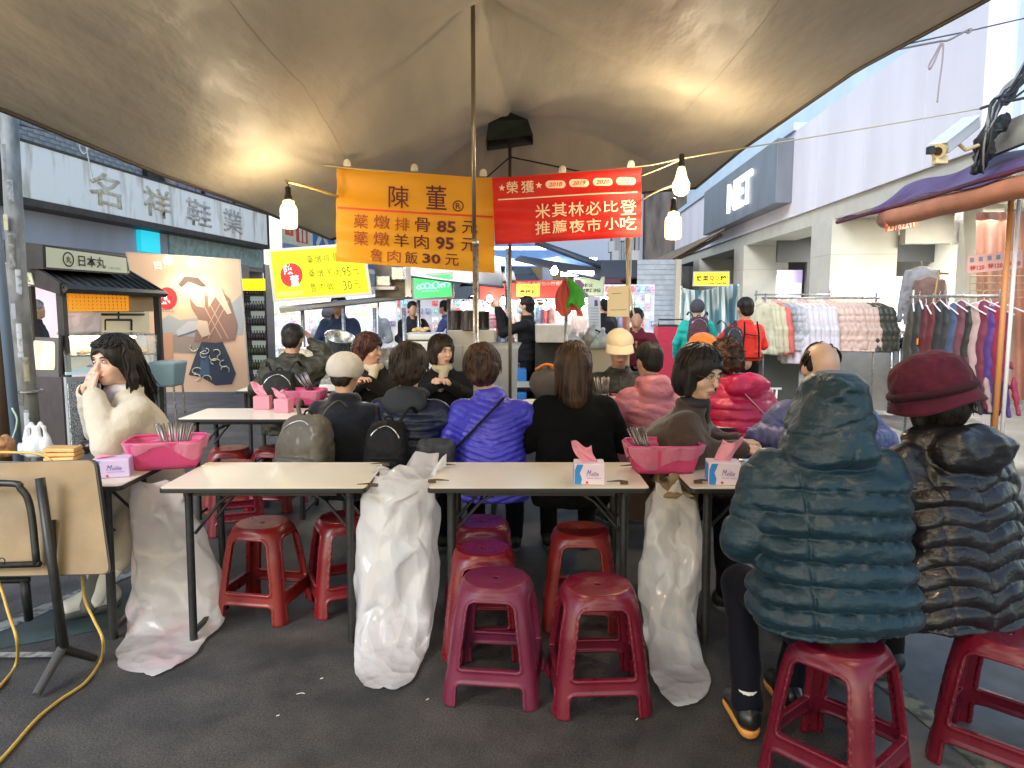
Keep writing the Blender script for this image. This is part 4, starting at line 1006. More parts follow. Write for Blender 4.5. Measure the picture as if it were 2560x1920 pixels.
def put_text(T, body, x0, y0, x1, y1, mat, offset=0.02, off=.006, shear=0):
    t, Q, uv = T; a = uv((x0+x1)/2, y1); b = uv((x0+x1)/2, y0); u0, u1 = uv(x0, (y0+y1)/2)[0], uv(x1, (y0+y1)/2)[0]
    return text_on(Q, body, (u0, a[1], u1, b[1]), mat, t, off=off, offset=offset, shear=shear)
def put_poly(T, pts, mat, name='print', off=.005):
    t, Q, uv = T; m = MB(); m.poly([Q(*uv(*p), off) for p in pts]); return m.build(name, mat, t)
def put_line(T, a, b, w, mat, off=.005, n=24):
    t, Q, uv = T; m = MB()
    def f(i, j): 
        px = a[0]+(b[0]-a[0])*i; py = a[1]+(b[1]-a[1])*i+(j-.5)*w; return Q(*uv(px, py), off)
    m.grid(f, n, 1); return m.build('print_line', mat, t)
orange = M('banner_orange', (.92, .42, .02), .55, tl=.35, bump=.1, var=.05, vscale=3, bump2=.25, b2scale=7)
redb = M('banner_red', (.72, .018, .012), .5, tl=.35, bump=.1, var=.06, vscale=3, bump2=.25, b2scale=7)
inkd = M('ink_maroon', (.10, .008, .010), .6); inkr = M('ink_red', (.70, .05, .01), .6); cream_ink = M('ink_cream', (.85, .62, .42), .6)
inkb = M('ink_brown', (.34, .07, .012), .6)
OB = banner('orange menu banner with dark red Chinese prices hanging left of the thin pole', (842, 420), (1234, 446), (1237, 683), (841, 654), 5.25, orange, 1.0)
cr = lambda x, y: (600+x*.3375, 380+y*.3375)
def T1(T, ch, x0, y0, x1, y1, mat, k=cr, **kw): a = k(x0, y0); b = k(x1, y1); return put_text(T, ch, a[0], a[1], b[0], b[1], mat, **kw)
T1(OB, '陳', 1100, 250, 1252, 412, inkd, offset=.002); T1(OB, '董', 1380, 250, 1530, 425, inkd, offset=.006)
t_, Q_, uv_ = OB; cc = cr(1617, 400); m = MB(); m.tube([Q_(*uv_(cc[0]+12.5*cos(2*pi*i/32), cc[1]+12.5*sin(2*pi*i/32)), .005) for i in range(32)], .0035, 4, closed=True); m.build('ring_mark', inkd, t_)
T1(OB, 'R', 1600, 380, 1636, 420, inkd, offset=.01)
put_line(OB, cr(728, 412), cr(1872, 480), 5, inkr)
for ch, x0, y0, x1, y1, mt in (('藥', 845, 460, 950, 565, inkb), ('燉', 990, 465, 1110, 568, inkb), ('排', 1145, 483, 1255, 582, inkb), ('骨', 1295, 483, 1405, 590, inkd), ('85', 1458, 507, 1600, 597, inkd), ('元', 1645, 510, 1760, 607, inkd),
        ('藥', 843, 585, 950, 690, inkb), ('燉', 988, 590, 1105, 692, inkb), ('羊', 1140, 605, 1250, 702, inkd), ('肉', 1290, 612, 1398, 715, inkd), ('95', 1450, 628, 1585, 722, inkd), ('元', 1640, 638, 1756, 737, inkd),
        ('魯', 965, 715, 1060, 812, inkb), ('肉', 1090, 725, 1190, 818, inkb), ('飯', 1220, 735, 1315, 828, inkd), ('30', 1350, 752, 1485, 826, inkd), ('元', 1520, 755, 1620, 842, inkd)):
    T1(OB, ch, x0, y0, x1, y1, mt, offset=.006 if not ch.isdigit() else .03)
RB = banner('red award banner with cream Chinese characters and four year pills', (1230, 444), (1604, 420), (1605, 592), (1238, 612), 5.20, redb, 2.3)
cr2 = lambda x, y: (1200+x*.3375, 380+y*.3375)
for ch, x0, y0, x1, y1 in (('榮', 195, 217, 282, 305), ('獲', 305, 212, 402, 300), ('米', 410, 382, 520, 490), ('其', 532, 375, 643, 480), ('林', 655, 370, 770, 475), ('必', 782, 365, 895, 468), ('比', 912, 362, 1022, 446), ('登', 1036, 352, 1160, 465),
        ('推', 410, 512, 520, 610), ('薦', 536, 505, 643, 602), ('夜', 660, 500, 776, 597), ('市', 790, 492, 896, 590), ('小', 920, 487, 1030, 577), ('吃', 1036, 477, 1160, 577)):
    T1(RB, ch, x0, y0, x1, y1, cream_ink, k=cr2, offset=.006)
for cx, cy in ((162, 266), (436, 248)):
    pts = [cr2(cx+(26 if i % 2 == 0 else 11)*sin(pi*i/5), cy-(26 if i % 2 == 0 else 11)*cos(pi*i/5)) for i in range(10)]; put_poly(RB, pts[::-1], cream_ink, 'star')
for cx, cy, tx in ((559, 241, '2018'), (733, 231, '2019'), (909, 221, '2020'), (1084, 213, '2021')):
    pts = [cr2(cx+45*(1 if i < 9 else -1)+29*cos(-pi/2+pi*i/8 if i < 9 else pi/2+pi*(i-9)/8), cy+28*sin(-pi/2+pi*i/8 if i < 9 else pi/2+pi*(i-9)/8)) for i in range(18)]
    put_poly(RB, pts[::-1], cream_ink, 'year_pill'); T1(RB, tx, cx-50, cy-15, cx+50, cy+15, redb, k=cr2, offset=.01, off=.009, shear=.25)
put_line(RB, cr2(135, 352), cr2(1165, 296), 3, cream_ink)
clipw = M('clip_white', (.72, .68, .55), .4, tl=.2)
for i, (px, py) in enumerate(((868, 412), (1036, 424), (1208, 437), (1406, 428), (1577, 415))):
    q = P(px, py, 5.2); m = MB(); m.box((0, 0, 0), (.05, .02, .02)); m.tube(arc((0, -.004, .014), .018, -.3, pi+.3, 10), .007, 6); m.box((0, -.012, .012), (.022, .004, .03))
    tag(m.build('banner_clip', clipw, None, bevel=.003, loc=q), 'white plastic clip gripping the banner top on its rope, '+['leftmost', 'above the brand characters', 'beside the steel pole', 'middle of the red banner', 'right end of the red banner'][i], 'clip', 'clips holding the banners')
rope = M('rope_cream', (.55, .45, .28), .8)
def line(name, pts, r, mat, label, cat='rope', smoothn=6):
    return tag(MB().tube(smoothpath(pts, smoothn), r, 6).build(name, mat, None, smooth=True), label, cat)
line('rope', [P(540, 378, 5.0), P(842, 417, 5.2), P(1036, 433, 5.26), P(1230, 445, 5.26), P(1406, 433, 5.26), P(1604, 416, 5.22), P(1703, 397, 5.1), P(1850, 372, 5.3), P(2150, 323, 5.9), P(2450, 272, 6.4)], .0045, rope, 'long cream rope carrying the banners and right bulbs across the lane')
line('rope', [P(1604, 440, 5.2), P(1650, 422, 5.15), P(1700, 400, 5.1)], .004, rope, 'short cream cord from the red banner up to the upper right bulb')
line('rope', [P(1605, 500, 5.2), P(1640, 480, 5.0), P(1690, 462, 4.9)], .006, rope, 'frayed cream cord from the red banner to the lower right bulb')
for i, (a, b) in enumerate((((1420, 510), (1580, 452)),)): pass
# bracing poles behind banners: wooden post at px 1572
wp = thing('bamboo_post', 'pale wooden post wrapped in white cord under the right end of the red banner', 'post', P(1572, 1000, 6.7).xy.to_3d())
q0 = P(1568, 590, 6.7); m = MB(); m.tube([(0, 0, 0), (q0.x-wp.location.x, 0, q0.z+.3)], .017, 8); m.build('post', M('wood_pale', (.50, .36, .20), .6, var=.2), wp, smooth=True)
m = MB()
for k in range(3): m.tube(smoothpath([(q0.x-wp.location.x+.02+.01*k, -.02, q0.z), (q0.x-wp.location.x+.035-.02*k, -.02, q0.z-.25), (q0.x-wp.location.x+.03+.008*k, -.02, q0.z-.55), (.03, -.02, q0.z-.7)], 5), .006, 5)
m.build('cord', M('cord_white', (.75, .70, .55), .8), wp)
# ------------------------------------------------------------------ hanging bulbs (lit)
glow = M('bulb_glow', (1, .8, .4), .3, emit=(1, .72, .13), es=3.0)
glass = M('bulb_jar', (1, .9, .7), .1, emit=(1, .50, .10), es=1.3, alpha=.40)
black = M('black_plastic', (.015, .014, .012), .4)
def hang_bulb(px, py, Y, label, r=.052, h=.175, energy=45, kind='jar', top=None):
    c = P(px, py, Y); t = thing('hanging_bulb', label, 'bulb', c, 0, 'lit bulbs under the canopy')
    m = MB()
    if kind == 'jar': m.lathe([(.02, h*.5), (r*.66, h*.48), (r*.72, h*.36), (r*.9, h*.30), (r, h*.2), (r, -h*.38), (r*.85, -h*.47), (r*.4, -h*.5), (.001, -h*.5)], n=24, cap=False)
    else: m.lathe([(.022, h*.52), (.03, h*.35), (r*.7, h*.12), (r, -h*.05), (r*.98, -h*.25), (r*.7, -h*.43), (r*.3, -h*.5), (.001, -h*.51)], n=24, cap=False)
    ob_ = m.build('glow_core', glow, t, smooth=True); ob_.scale = (.68, .68, .86)
    ob2 = link('glass', ob_.data.copy(), None, t); ob2.data.materials.clear(); ob2.data.materials.append(glass)
    m = MB(); m.lathe([(.016, h*.5), (.024, h*.52), (.024, h*.62), (.018, h*.72), (.018, h*.95), (.008, h*1.0)], n=16); m.build('socket', black, t, smooth=50)
    m = MB(); tp = (top or c+Vector((0, 0, h*1.6)))-c; m.tube([(0, 0, h*.95), (.004, 0, (h*.95+tp.z)/2), tp], .0035, 6); m.build('cord', black, t)
    l = bpy.data.lights.new('bulb_light', 'POINT'); l.energy = energy; l.color = (1, .80, .54); l.shadow_soft_size = r*1.15; lo = bpy.data.objects.new('bulb_light', l); COL.objects.link(lo); lo.location = c
    glass_o = None
    return t
hang_bulb(722, 537, 4.7, 'lit jar shaped bulb left of the orange banner', energy=24, top=P(716, 455, 4.7))
hang_bulb(1703, 455, 4.9, 'lit round bulb right of the red banner, upper of two', r=.056, h=.18, energy=24, kind='bulb', top=P(1703, 396, 5.1))
hang_bulb(1683, 565, 4.8, 'lit jar shaped bulb right of the red banner, lower of two', energy=24, top=P(1686, 505, 4.8))
# bulbs strung over the front tables, above the frame
for i, (x, y, z, e) in enumerate(((-1.05, 2.0, 2.50, 34), (.15, .2, 2.6, 40), (1.45, 1.7, 2.62, 26))):
    c = Vector((x, y, z)); 
    t = hang_bulb(1280, 755, 5, 'lit bulb strung under the canopy over the front stools, '+['left', 'nearest the viewer', 'right'][i], energy=e, kind='bulb'); t.location = c
    [o for o in COL.objects if o.type == 'LIGHT'][-1].location = c
line('pole_arm', [P(716, 452, 4.7), P(780, 470, 4.95), P(845, 492, 5.2)], .010, M('stick_yellow', (.55, .40, .14), .6), 'yellowish stick reaching from the orange banner to the left bulb', 'stick', 2)
# ================================================================== PEOPLE
skin = M('skin', (.56, .32, .21), .45, sss=.15, bump=.08, bscale=300, var=.08, vscale=14)
skin2 = M('skin_pale', (.66, .42, .31), .42, sss=.15, bump=.06, bscale=300, var=.06, vscale=14)
lipm = M('lips', (.42, .10, .09), .4); eyew = M('eye_white', (.62, .58, .54), .25); iris = M('iris', (.015, .010, .008), .15); browm = M('brow', (.03, .02, .016), .8)
def hairmat(n, c, c2): return M(n, c, .48, col2=c2, vscale=9, vramp=(.35, .7), aniso=(4, 4, .5), bump=.8, bscale=60, spec=.3)
H_black = hairmat('hair_black', (.022, .016, .013), (.008, .006, .005)); H_brown = hairmat('hair_brown', (.085, .038, .018), (.018, .010, .007))
H_red = hairmat('hair_auburn', (.10, .030, .018), (.022, .009, .007)); H_dark = hairmat('hair_dark_brown', (.045, .025, .015), (.012, .008, .006))
def fab(n, c, rough=.78, sheen=.03, bs=220, b=.25, **k): k.setdefault('spec', .15); return M(n, c, rough, sheen=sheen, bump=b, bscale=bs, **k)
def nylon(n, c, rough=.42, **k): return M(n, c, rough, bump2=.35, b2scale=26, bump=.12, bscale=120, var=.08, vscale=5, spec=.45, aniso=(1, 1, 1.6), **k)
dkpants = fab('trousers_dark', (.005, .005, .011)); blkpants = fab('trousers_black', (.005, .005, .005))

def pf(q): return np.sqrt(np.abs(np.sin(pi*q))+.002)
def Rz(a): return Matrix.Rotation(a, 3, 'Z')
def hand(s, w, d, n, side=1, curl=.5, sc=1.0, spread=.06, thumb=.6):
    """w wrist, d direction of the palm, n palm normal (side the fingers curl to)"""
    w = Vector(w); d = Vector(d).normalized(); n = Vector(n); n = (n-d*n.dot(d)).normalized(); a = d.cross(n)*side
    L = .078*sc
    for i, (o, ln) in enumerate(((-.030, .066), (-.010, .076), (.011, .071), (.030, .056))):
        k0 = w+a*o*.35*sc; k1 = w+d*(L-abs(o)*.25)+a*o*sc
        s.cap(k0, k1, .013*sc, .0115*sc, k=.010)
        p = k1; dd = (d+a*o*spread*20*.6).normalized(); seg = ln*sc/3*1.15
        for j in range(3):
            ang = curl*(.55+.35*j); ax = dd.cross(n).normalized()
            dd = (Matrix.Rotation(ang, 3, ax) @ dd) if True else dd
            q = p+dd*seg*(1.15-.15*j); s.cap(p, q, (.0092-.001*j)*sc, (.0084-.001*j)*sc, k=.003); p = q
    t0 = w+d*.018-a*.018*sc; t1 = t0+(d*.6-a*.75+n*.25).normalized()*.036*sc; t2 = t1+(d*.9-a*(.5-thumb*.5)+n*.35).normalized()*.030*sc; t3 = t2+(d+n*.35).normalized()*.022*sc
    s.cap(t0, t1, .015*sc, .0115*sc, k=.010); s.cap(t1, t2, .0105*sc, .0095*sc, k=.004); s.cap(t2, t3, .0095*sc, .008*sc, k=.004)

def person(label, x, y, rz, jm, seat=.46, lean=12, twist=0, head=(0, 0, 0), hs=1.0, sc=1.0, hoff=(0, 0), hair='short', hm=None, sk=None, arms=((.30, .10, .26), (.30, .10, .26)),
           hem=.44, wid=(.21, .19, .205, .19), dep=.135, mod=None, armr=(.066, .056, .046), quilt=None, aq=None, hood=None, collar=.03, trousers=None, shoes=None, legs=None, h=.007, face=True, hands=True,
           hat=None, stand=False, extra=None, cuffs=True, group=None, handcurl=.6, crumple=.004, neck=True, sleeve=1.0, handdirs=None, name='person', garment='jacket', mask=None, glasses=False, tlen=.465, shw=.165, armk=.018):
    t = thing(name, label, 'person', (x, y, 0), radians(rz), group); t.scale = (sc, sc, sc)
    L = radians(lean); hz = (seat+.09) if not stand else .90
    Hc = Vector((0, 0, hz)); up = Vector((0, sin(L), cos(L))); N = Hc+up*tlen
    Rh = Euler((radians(head[0]), radians(head[1]), radians(head[2])), 'XYZ').to_matrix()   # pitch(neg = down), roll, yaw
    Rh = Rz(radians(head[2])) @ Matrix.Rotation(radians(head[0]), 3, 'X') @ Matrix.Rotation(radians(head[1]), 3, 'Y')
    hc = N+Vector((hoff[0], hoff[1]+sin(L)*.06+.02, .165*hs))
    Hp = lambda p: hc+Rh @ (Vector(p)*hs)
    sh = [N+Vector((sx*shw, -.005, -.065)) for sx in (-1, 1)]
    el, wr = [], []
    for i, sx in enumerate((-1, 1)):
        A = arms[i]
        if len(A) == 2: el.append(Vector(A[0])); wr.append(Vector(A[1]))        # explicit elbow / wrist
        else: el.append(sh[i]+Vector((sx*A[1], A[0]*.25, -.24))); wr.append(Vector((sx*(.12+A[1]*.2), el[-1].y+A[2], .80 if not stand else el[-1].z-.12)))
    # --- skin body, one continuous surface
    pts = [hc]+wr+el+sh+[Hc]
    lo = [min(p[i] for p in pts)-(.15 if i < 2 else .13) for i in range(3)]; hi = [max(p[i] for p in pts)+(.16 if i < 2 else .15) for i in range(3)]
    b = SDF(lo, hi, h)
    b.ell(Hp((0, -.012, .018)), np.array((.073, .090, .094))*hs, Rh, 0); b.ell(Hp((0, .022, -.036)), np.array((.057, .062, .072))*hs, Rh, .03)
    b.ell(Hp((0, .056, -.088)), np.array((.024, .020, .020))*hs, Rh, .03)
    if face:
        for sx in (-1, 1):
            b.ell(Hp((sx*.036, .052, -.030)), np.array((.022, .024, .026))*hs, Rh, .02)
            b.ell(Hp((sx*.030, .096, .004)), np.array((.016, .014, .011))*hs, Rh, .012, 's')
        b.cap(Hp((0, .084, .008)), Hp((0, .102, -.030)), .008*hs, .012*hs, .010); b.ell(Hp((0, .080, -.062)), np.array((.022, .014, .012))*hs, Rh, .012)
        b.cap(Hp((-.03, .080, .024)), Hp((.03, .080, .024)), .010*hs, k=.014)
    for sx in (-1, 1): b.ell(Hp((sx*.075, -.005, -.012)), np.array((.010, .020, .030))*hs, Rh, .008)
    if neck: b.cap(Hp((0, -.022, -.06)), N+Vector((0, .005, -.03)), .050*hs, .052, .03)
    b.cap(N+Vector((0, 0, -.10)), Hc, .055, .10, .03); b.cap(sh[0], sh[1], .05, .05, .03)
    for i in (0, 1):
        b.cap(sh[i], el[i], .045, .038, .02); b.cap(el[i], wr[i], .038, .026, .015)
        if hands:
            d = (wr[i]-el[i]).normalized()
            if handdirs and handdirs[i]: d, n_ = Vector(handdirs[i][0]), Vector(handdirs[i][1])
            else: n_ = Vector((0, 0, -1)) if abs(d.z) < .8 else Vector((-1 if i else 1, 0, 0))
            hand(b, wr[i], d, n_, side=(1 if i else -1), curl=handcurl, sc=1.0)
    sdf_obj(b, 'body', sk or skin, t, relax=1)
    if face:
        for sx in (-1, 1):
            m = MB(); e = Hp((sx*.030, .0835, .004)); s_ = SDF(e-Vector((.02, .02, .02)), e+Vector((.02, .02, .02)), .002)
            s_.ell(e, np.array((.0125, .010, .0062))*hs, Rh, 0); eo_ = sdf_obj(s_, 'eye', eyew, t, 0)
            s_ = SDF(e-Vector((.02, .02, .02)), e+Vector((.02, .02, .02)), .002); s_.ell(Hp((sx*.030, .0880, .004)), np.array((.0055, .0070, .0058))*hs, Rh, 0); sdf_obj(s_, 'iris', iris, eo_, 0)
            m.tube([Hp((sx*.016, .092, .022)), Hp((sx*.032, .091, .027)), Hp((sx*.048, .080, .021))], [.0028, .0035, .0018], 6); m.build('eyebrow', browm, t)
            m = MB(); m.tube([Hp((sx*.018, .0925, .008)), Hp((sx*.030, .0935, .0125)), Hp((sx*.043, .086, .008))], [.0012, .0018, .0012], 5); m.build('eyelid', browm, t)
        if not mask:
            m = MB(); m.tube([Hp((-.022, .086, -.064)), Hp((-.008, .095, -.060)), Hp((0, .0945, -.0615)), Hp((.008, .095, -.060)), Hp((.022, .086, -.064))], [.002, .0055, .005, .0055, .002], 6); m.tube([Hp((-.018, .087, -.068)), Hp((0, .094, -.070)), Hp((.018, .087, -.068))], [.002, .006, .002], 6); m.build('lips', lipm, t, smooth=True)
        else:
            m = SDF(hc-Vector((.14, .14, .2)), hc+Vector((.14, .14, .1)), .005); m.ell(Hp((0, .045, -.055)), np.array((.062, .066, .052))*hs, Rh, 0); m.ell(Hp((0, .10, -.045)), np.array((.022, .014, .03))*hs, Rh, .02); sdf_obj(m, 'mask', mask, t)
    if glasses:
        m = MB()
        for sx in (-1, 1): m.tube([Hp((sx*.032+.020*cos(a_), .104-.004*abs(cos(a_)), .002+.015*sin(a_))) for a_ in np.linspace(0, 2*pi, 16, endpoint=False)], .0011, 5, closed=True); m.tube([Hp((sx*.052, .100, .004)), Hp((sx*.074, .05, .004)), Hp((sx*.078, 0, -.004))], .0011, 5)
        m.tube([Hp((-.012, .105, .004)), Hp((.012, .105, .004))], .0011, 5); m.build('glasses', M('wire_rim', (.5, .45, .4), .25, metal=.9), t)
    # --- garment
    hw0, hw1, hw2, hw3 = wid; tl = lambda z: (z-hz)*math.tan(L)
    lo = [-max(hw0, hw2)-.35, -.35, hem-.06]; hi = [max(hw0, hw2)+.35, max(.6, max(w_.y for w_ in wr)+.12), max(N.z+.28, max(w_.z for w_ in wr)+.08)]
    for p in wr+el:
        for i in range(3): lo[i] = min(lo[i], p[i]-.12); hi[i] = max(hi[i], p[i]+.12)
    j = SDF(lo, hi, h)
    zn = N.z
    rows = [(hem, 0, tl(hem)+.03, hw0, dep*1.15), (hem+.08, 0, tl(hem+.08)+.02, hw0*1.02, dep*1.15), (hz+.16, 0, tl(hz+.16), hw1, dep), (hz+.30, 0, tl(hz+.30), hw2, dep*1.02), (zn-.085, 0, tl(zn-.085), hw3, dep*.90), (zn-.02, 0, tl(zn-.02), .115, .085), (zn+.03, 0, tl(zn+.03)+.004, .078, .072)]
    qm = None
    if quilt: qm = lambda X, Y, Z, g: quilt(X, Y, Z)
    j.loft(rows, k=0, mod=qm, p=2.3)
    for i in (0, 1):
        j.cap(sh[i]+Vector((0, 0, -.005)), sh[i]+(el[i]-sh[i])*.3, armr[0]*1.05, armr[0], .05, mod=(lambda tt, X, Y, Z: aq(tt)) if aq else None)
        w_end = el[i]+(wr[i]-el[i])*sleeve
        j.chain([sh[i]+(el[i]-sh[i])*.15, el[i], w_end], [armr[0], armr[1], armr[2]], armk, mod=(lambda tt, X, Y, Z: aq(tt)) if aq else None)
        if cuffs: j.cap(w_end-(wr[i]-el[i]).normalized()*.02, w_end, armr[2]*.95, armr[2]*.85, .006)
        # opening for the hand
        j.cap(w_end+(wr[i]-el[i]).normalized()*.002, w_end+(wr[i]-el[i]).normalized()*.08, armr[2]*.62, armr[2]*.62, .004, 's')
    if collar:
        j.ell((0, tl(zn)+.005, zn+.028), (.085, .080, collar), None, .02)
        if not hood == 'up': j.cap((hc.x*.5, tl(zn)+.03, zn+.035), hc+Vector((0, 0, -.06)), .052, .075, .01, 's')
    if hood == 'down':
        R_ = Euler((radians(-28), 0, 0)).to_matrix()
        j.ell((0, tl(zn)-.085, zn-.015), (.125, .055, .085), R_, .02); j.ell((0, tl(zn)-.03, zn+.03), (.12, .095, .05), None, .025)
        j.ell((0, tl(zn)+.04, zn+.09), (.075, .095, .08), None, .015, 's')
    elif hood == 'fat':
        R_ = Euler((radians(-20), 0, radians(8))).to_matrix()
        j.ell((.02, tl(zn)-.10, zn+.0), (.155, .085, .085), R_, .02, mod=lambda X, Y, Z: .012*vnoise(X*16+5, Y*16+5, Z*22+5, 9)); j.ell((0, tl(zn)+.02, zn+.02), (.14, .10, .05), None, .03)
    elif hood == 'up':
        j.loft([(zn-.05, 0, tl(zn)-.0, .150, .135), (zn+.0, 0, tl(zn)+.01, .160, .150), (zn+.05, .012, tl(zn)+.025, .148, .150), (zn+.12, .028, tl(zn)+.045, .130, .145), (zn+.19, .045, tl(zn)+.055, .108, .14), (zn+.245, .054, tl(zn)+.06, .088, .13), (zn+.275, .056, tl(zn)+.06, .080, .12)], k=.008, endr=.05, p=2.8, mod=lambda X, Y, Z, g: .012*vnoise(X*9+4, Y*9+4, Z*13+4, 11)+.006*vnoise(X*22, Y*22, Z*40, 12)-.010*np.exp(-((X-.03-.25*(Z-zn))/.006)**2)*(Y < 0)-.008*np.exp(-((Z-zn-.10-.3*X)/.006)**2))
    if legs != 'none' and not stand:   # skirt of the jacket over the thighs
        for sx in (-1, 1): j.cap((sx*.085, .02, hz-.01), (sx*.11, .17, hz-.01), .095, .08, .05)
        j.put(*_cutbelow(j, hem+.004), 0.004, 's')
    if extra: extra(j, N, Hc, tl, Hp, t)
    if mod: j.disp(mod)
    if crumple: j.noise(crumple*1.3, 13, 3, (1, 1, 1.5)); j.disp(lambda x, y, z: -crumple*2.2*np.abs(vnoise(x*10+3, y*10, z*17+4, 51))+crumple*.6); j.noise(crumple*.5, 34, 6, (1, 1, 1.3))
    sdf_obj(j, garment, jm, t, relax=1)
    # --- legs
    if legs != 'none':
        tm_ = trousers or dkpants
        if stand: J = [[(sx*.085, 0, .88), (sx*.095, .01, .47), (sx*.10, -.01, .09)] for sx in (-1, 1)]
        else: J = legs or [[(sx*.09, 0, hz-.02), (sx*.12, .40, .50), (sx*.12, .42, .10)] for sx in (-1, 1)]
        pl = [Vector(p) for q in J for p in q]
        s = SDF([min(p[i] for p in pl)-.13 for i in range(3)], [max(p[i] for p in pl)+.13 for i in range(3)], max(h, .010))
        for q in J:
            s.cap(q[0], q[1], .095, .066, .03); s.cap(q[1], q[2], .066, .054, .02)
        s.noise(.006, 16, 5); sdf_obj(s, 'trousers', tm_, t)
        for qi, q in enumerate(J):
            a = Vector(q[2]); f = Vector(q[3]) if len(q) > 3 else Vector((0, 1, -.0)); f = f.normalized()
            sz = .05
            s = SDF(a-Vector((.17, .17, .17)), a+Vector((.17, .22, .12)), max(.006, h))
            dn = Vector((0, 0, -1)) if abs(f.z) < .5 else Vector((0, f.y, -f.z)).cross(Vector((1, 0, 0))).normalized()
            he = a-f*.03+dn*.035; to = a+f*.15+dn*.062
            s.cap(a, he, .042, .040, .02); s.cap(he+dn*.015, to, .040, .034, .02); s.cap(a+f*.02, to, .038, .030, .02)
            s.noise(.002, 30, 3); sho_ = sdf_obj(s, 'shoe', shoes or M('shoe_black', (.015, .015, .015), .5), t)
            sole = SDF(a-Vector((.18, .18, .2)), a+Vector((.18, .24, .1)), max(.006, h))
            sole.cap(he+dn*.045, to+dn*.022, .040, .038, 0); sole.put(*_planecut(sole, he+dn*.040, -dn), 0.002, 's'); sdf_obj(sole, 'sole', extra_sole.get(label, solem), sho_)
            if label in extra_sole: 
                m = MB(); m.tube([a+Vector((0, 0, .01)), a+Vector((0, 0, .055))], [.040, .038], 14); m.build('sock', M('sock_white', (.7, .7, .68), .9), t, smooth=True)
    # --- hair / hat
    if hair: make_hair(t, hc, Rh, hs, hair, hm or H_black, h)
    if hat: hat(t, hc, Rh, hs, Hp)
    t['_n'] = 0; del t['_n']
    return t, Hp, N, tl
solem = M('sole_grey', (.10, .10, .10), .7); extra_sole = {}
def _cutbelow(s, z):
    sl = (slice(None),)*3; Z = (s.lo[2]+s.h*np.arange(s.n[2])).reshape(1, 1, -1).astype(np.float32)
    return sl, (Z-z)+0*s.F
def _planecut(s, p, n):   # remove the side where (x-p).n > 0 is kept negative
    X = (s.lo[0]+s.h*np.arange(s.n[0])).reshape(-1, 1, 1); Y = (s.lo[1]+s.h*np.arange(s.n[1])).reshape(1, -1, 1); Z = (s.lo[2]+s.h*np.arange(s.n[2])).reshape(1, 1, -1)
    return (slice(None),)*3, -((X-p[0])*n[0]+(Y-p[1])*n[1]+(Z-p[2])*n[2]).astype(np.float32)

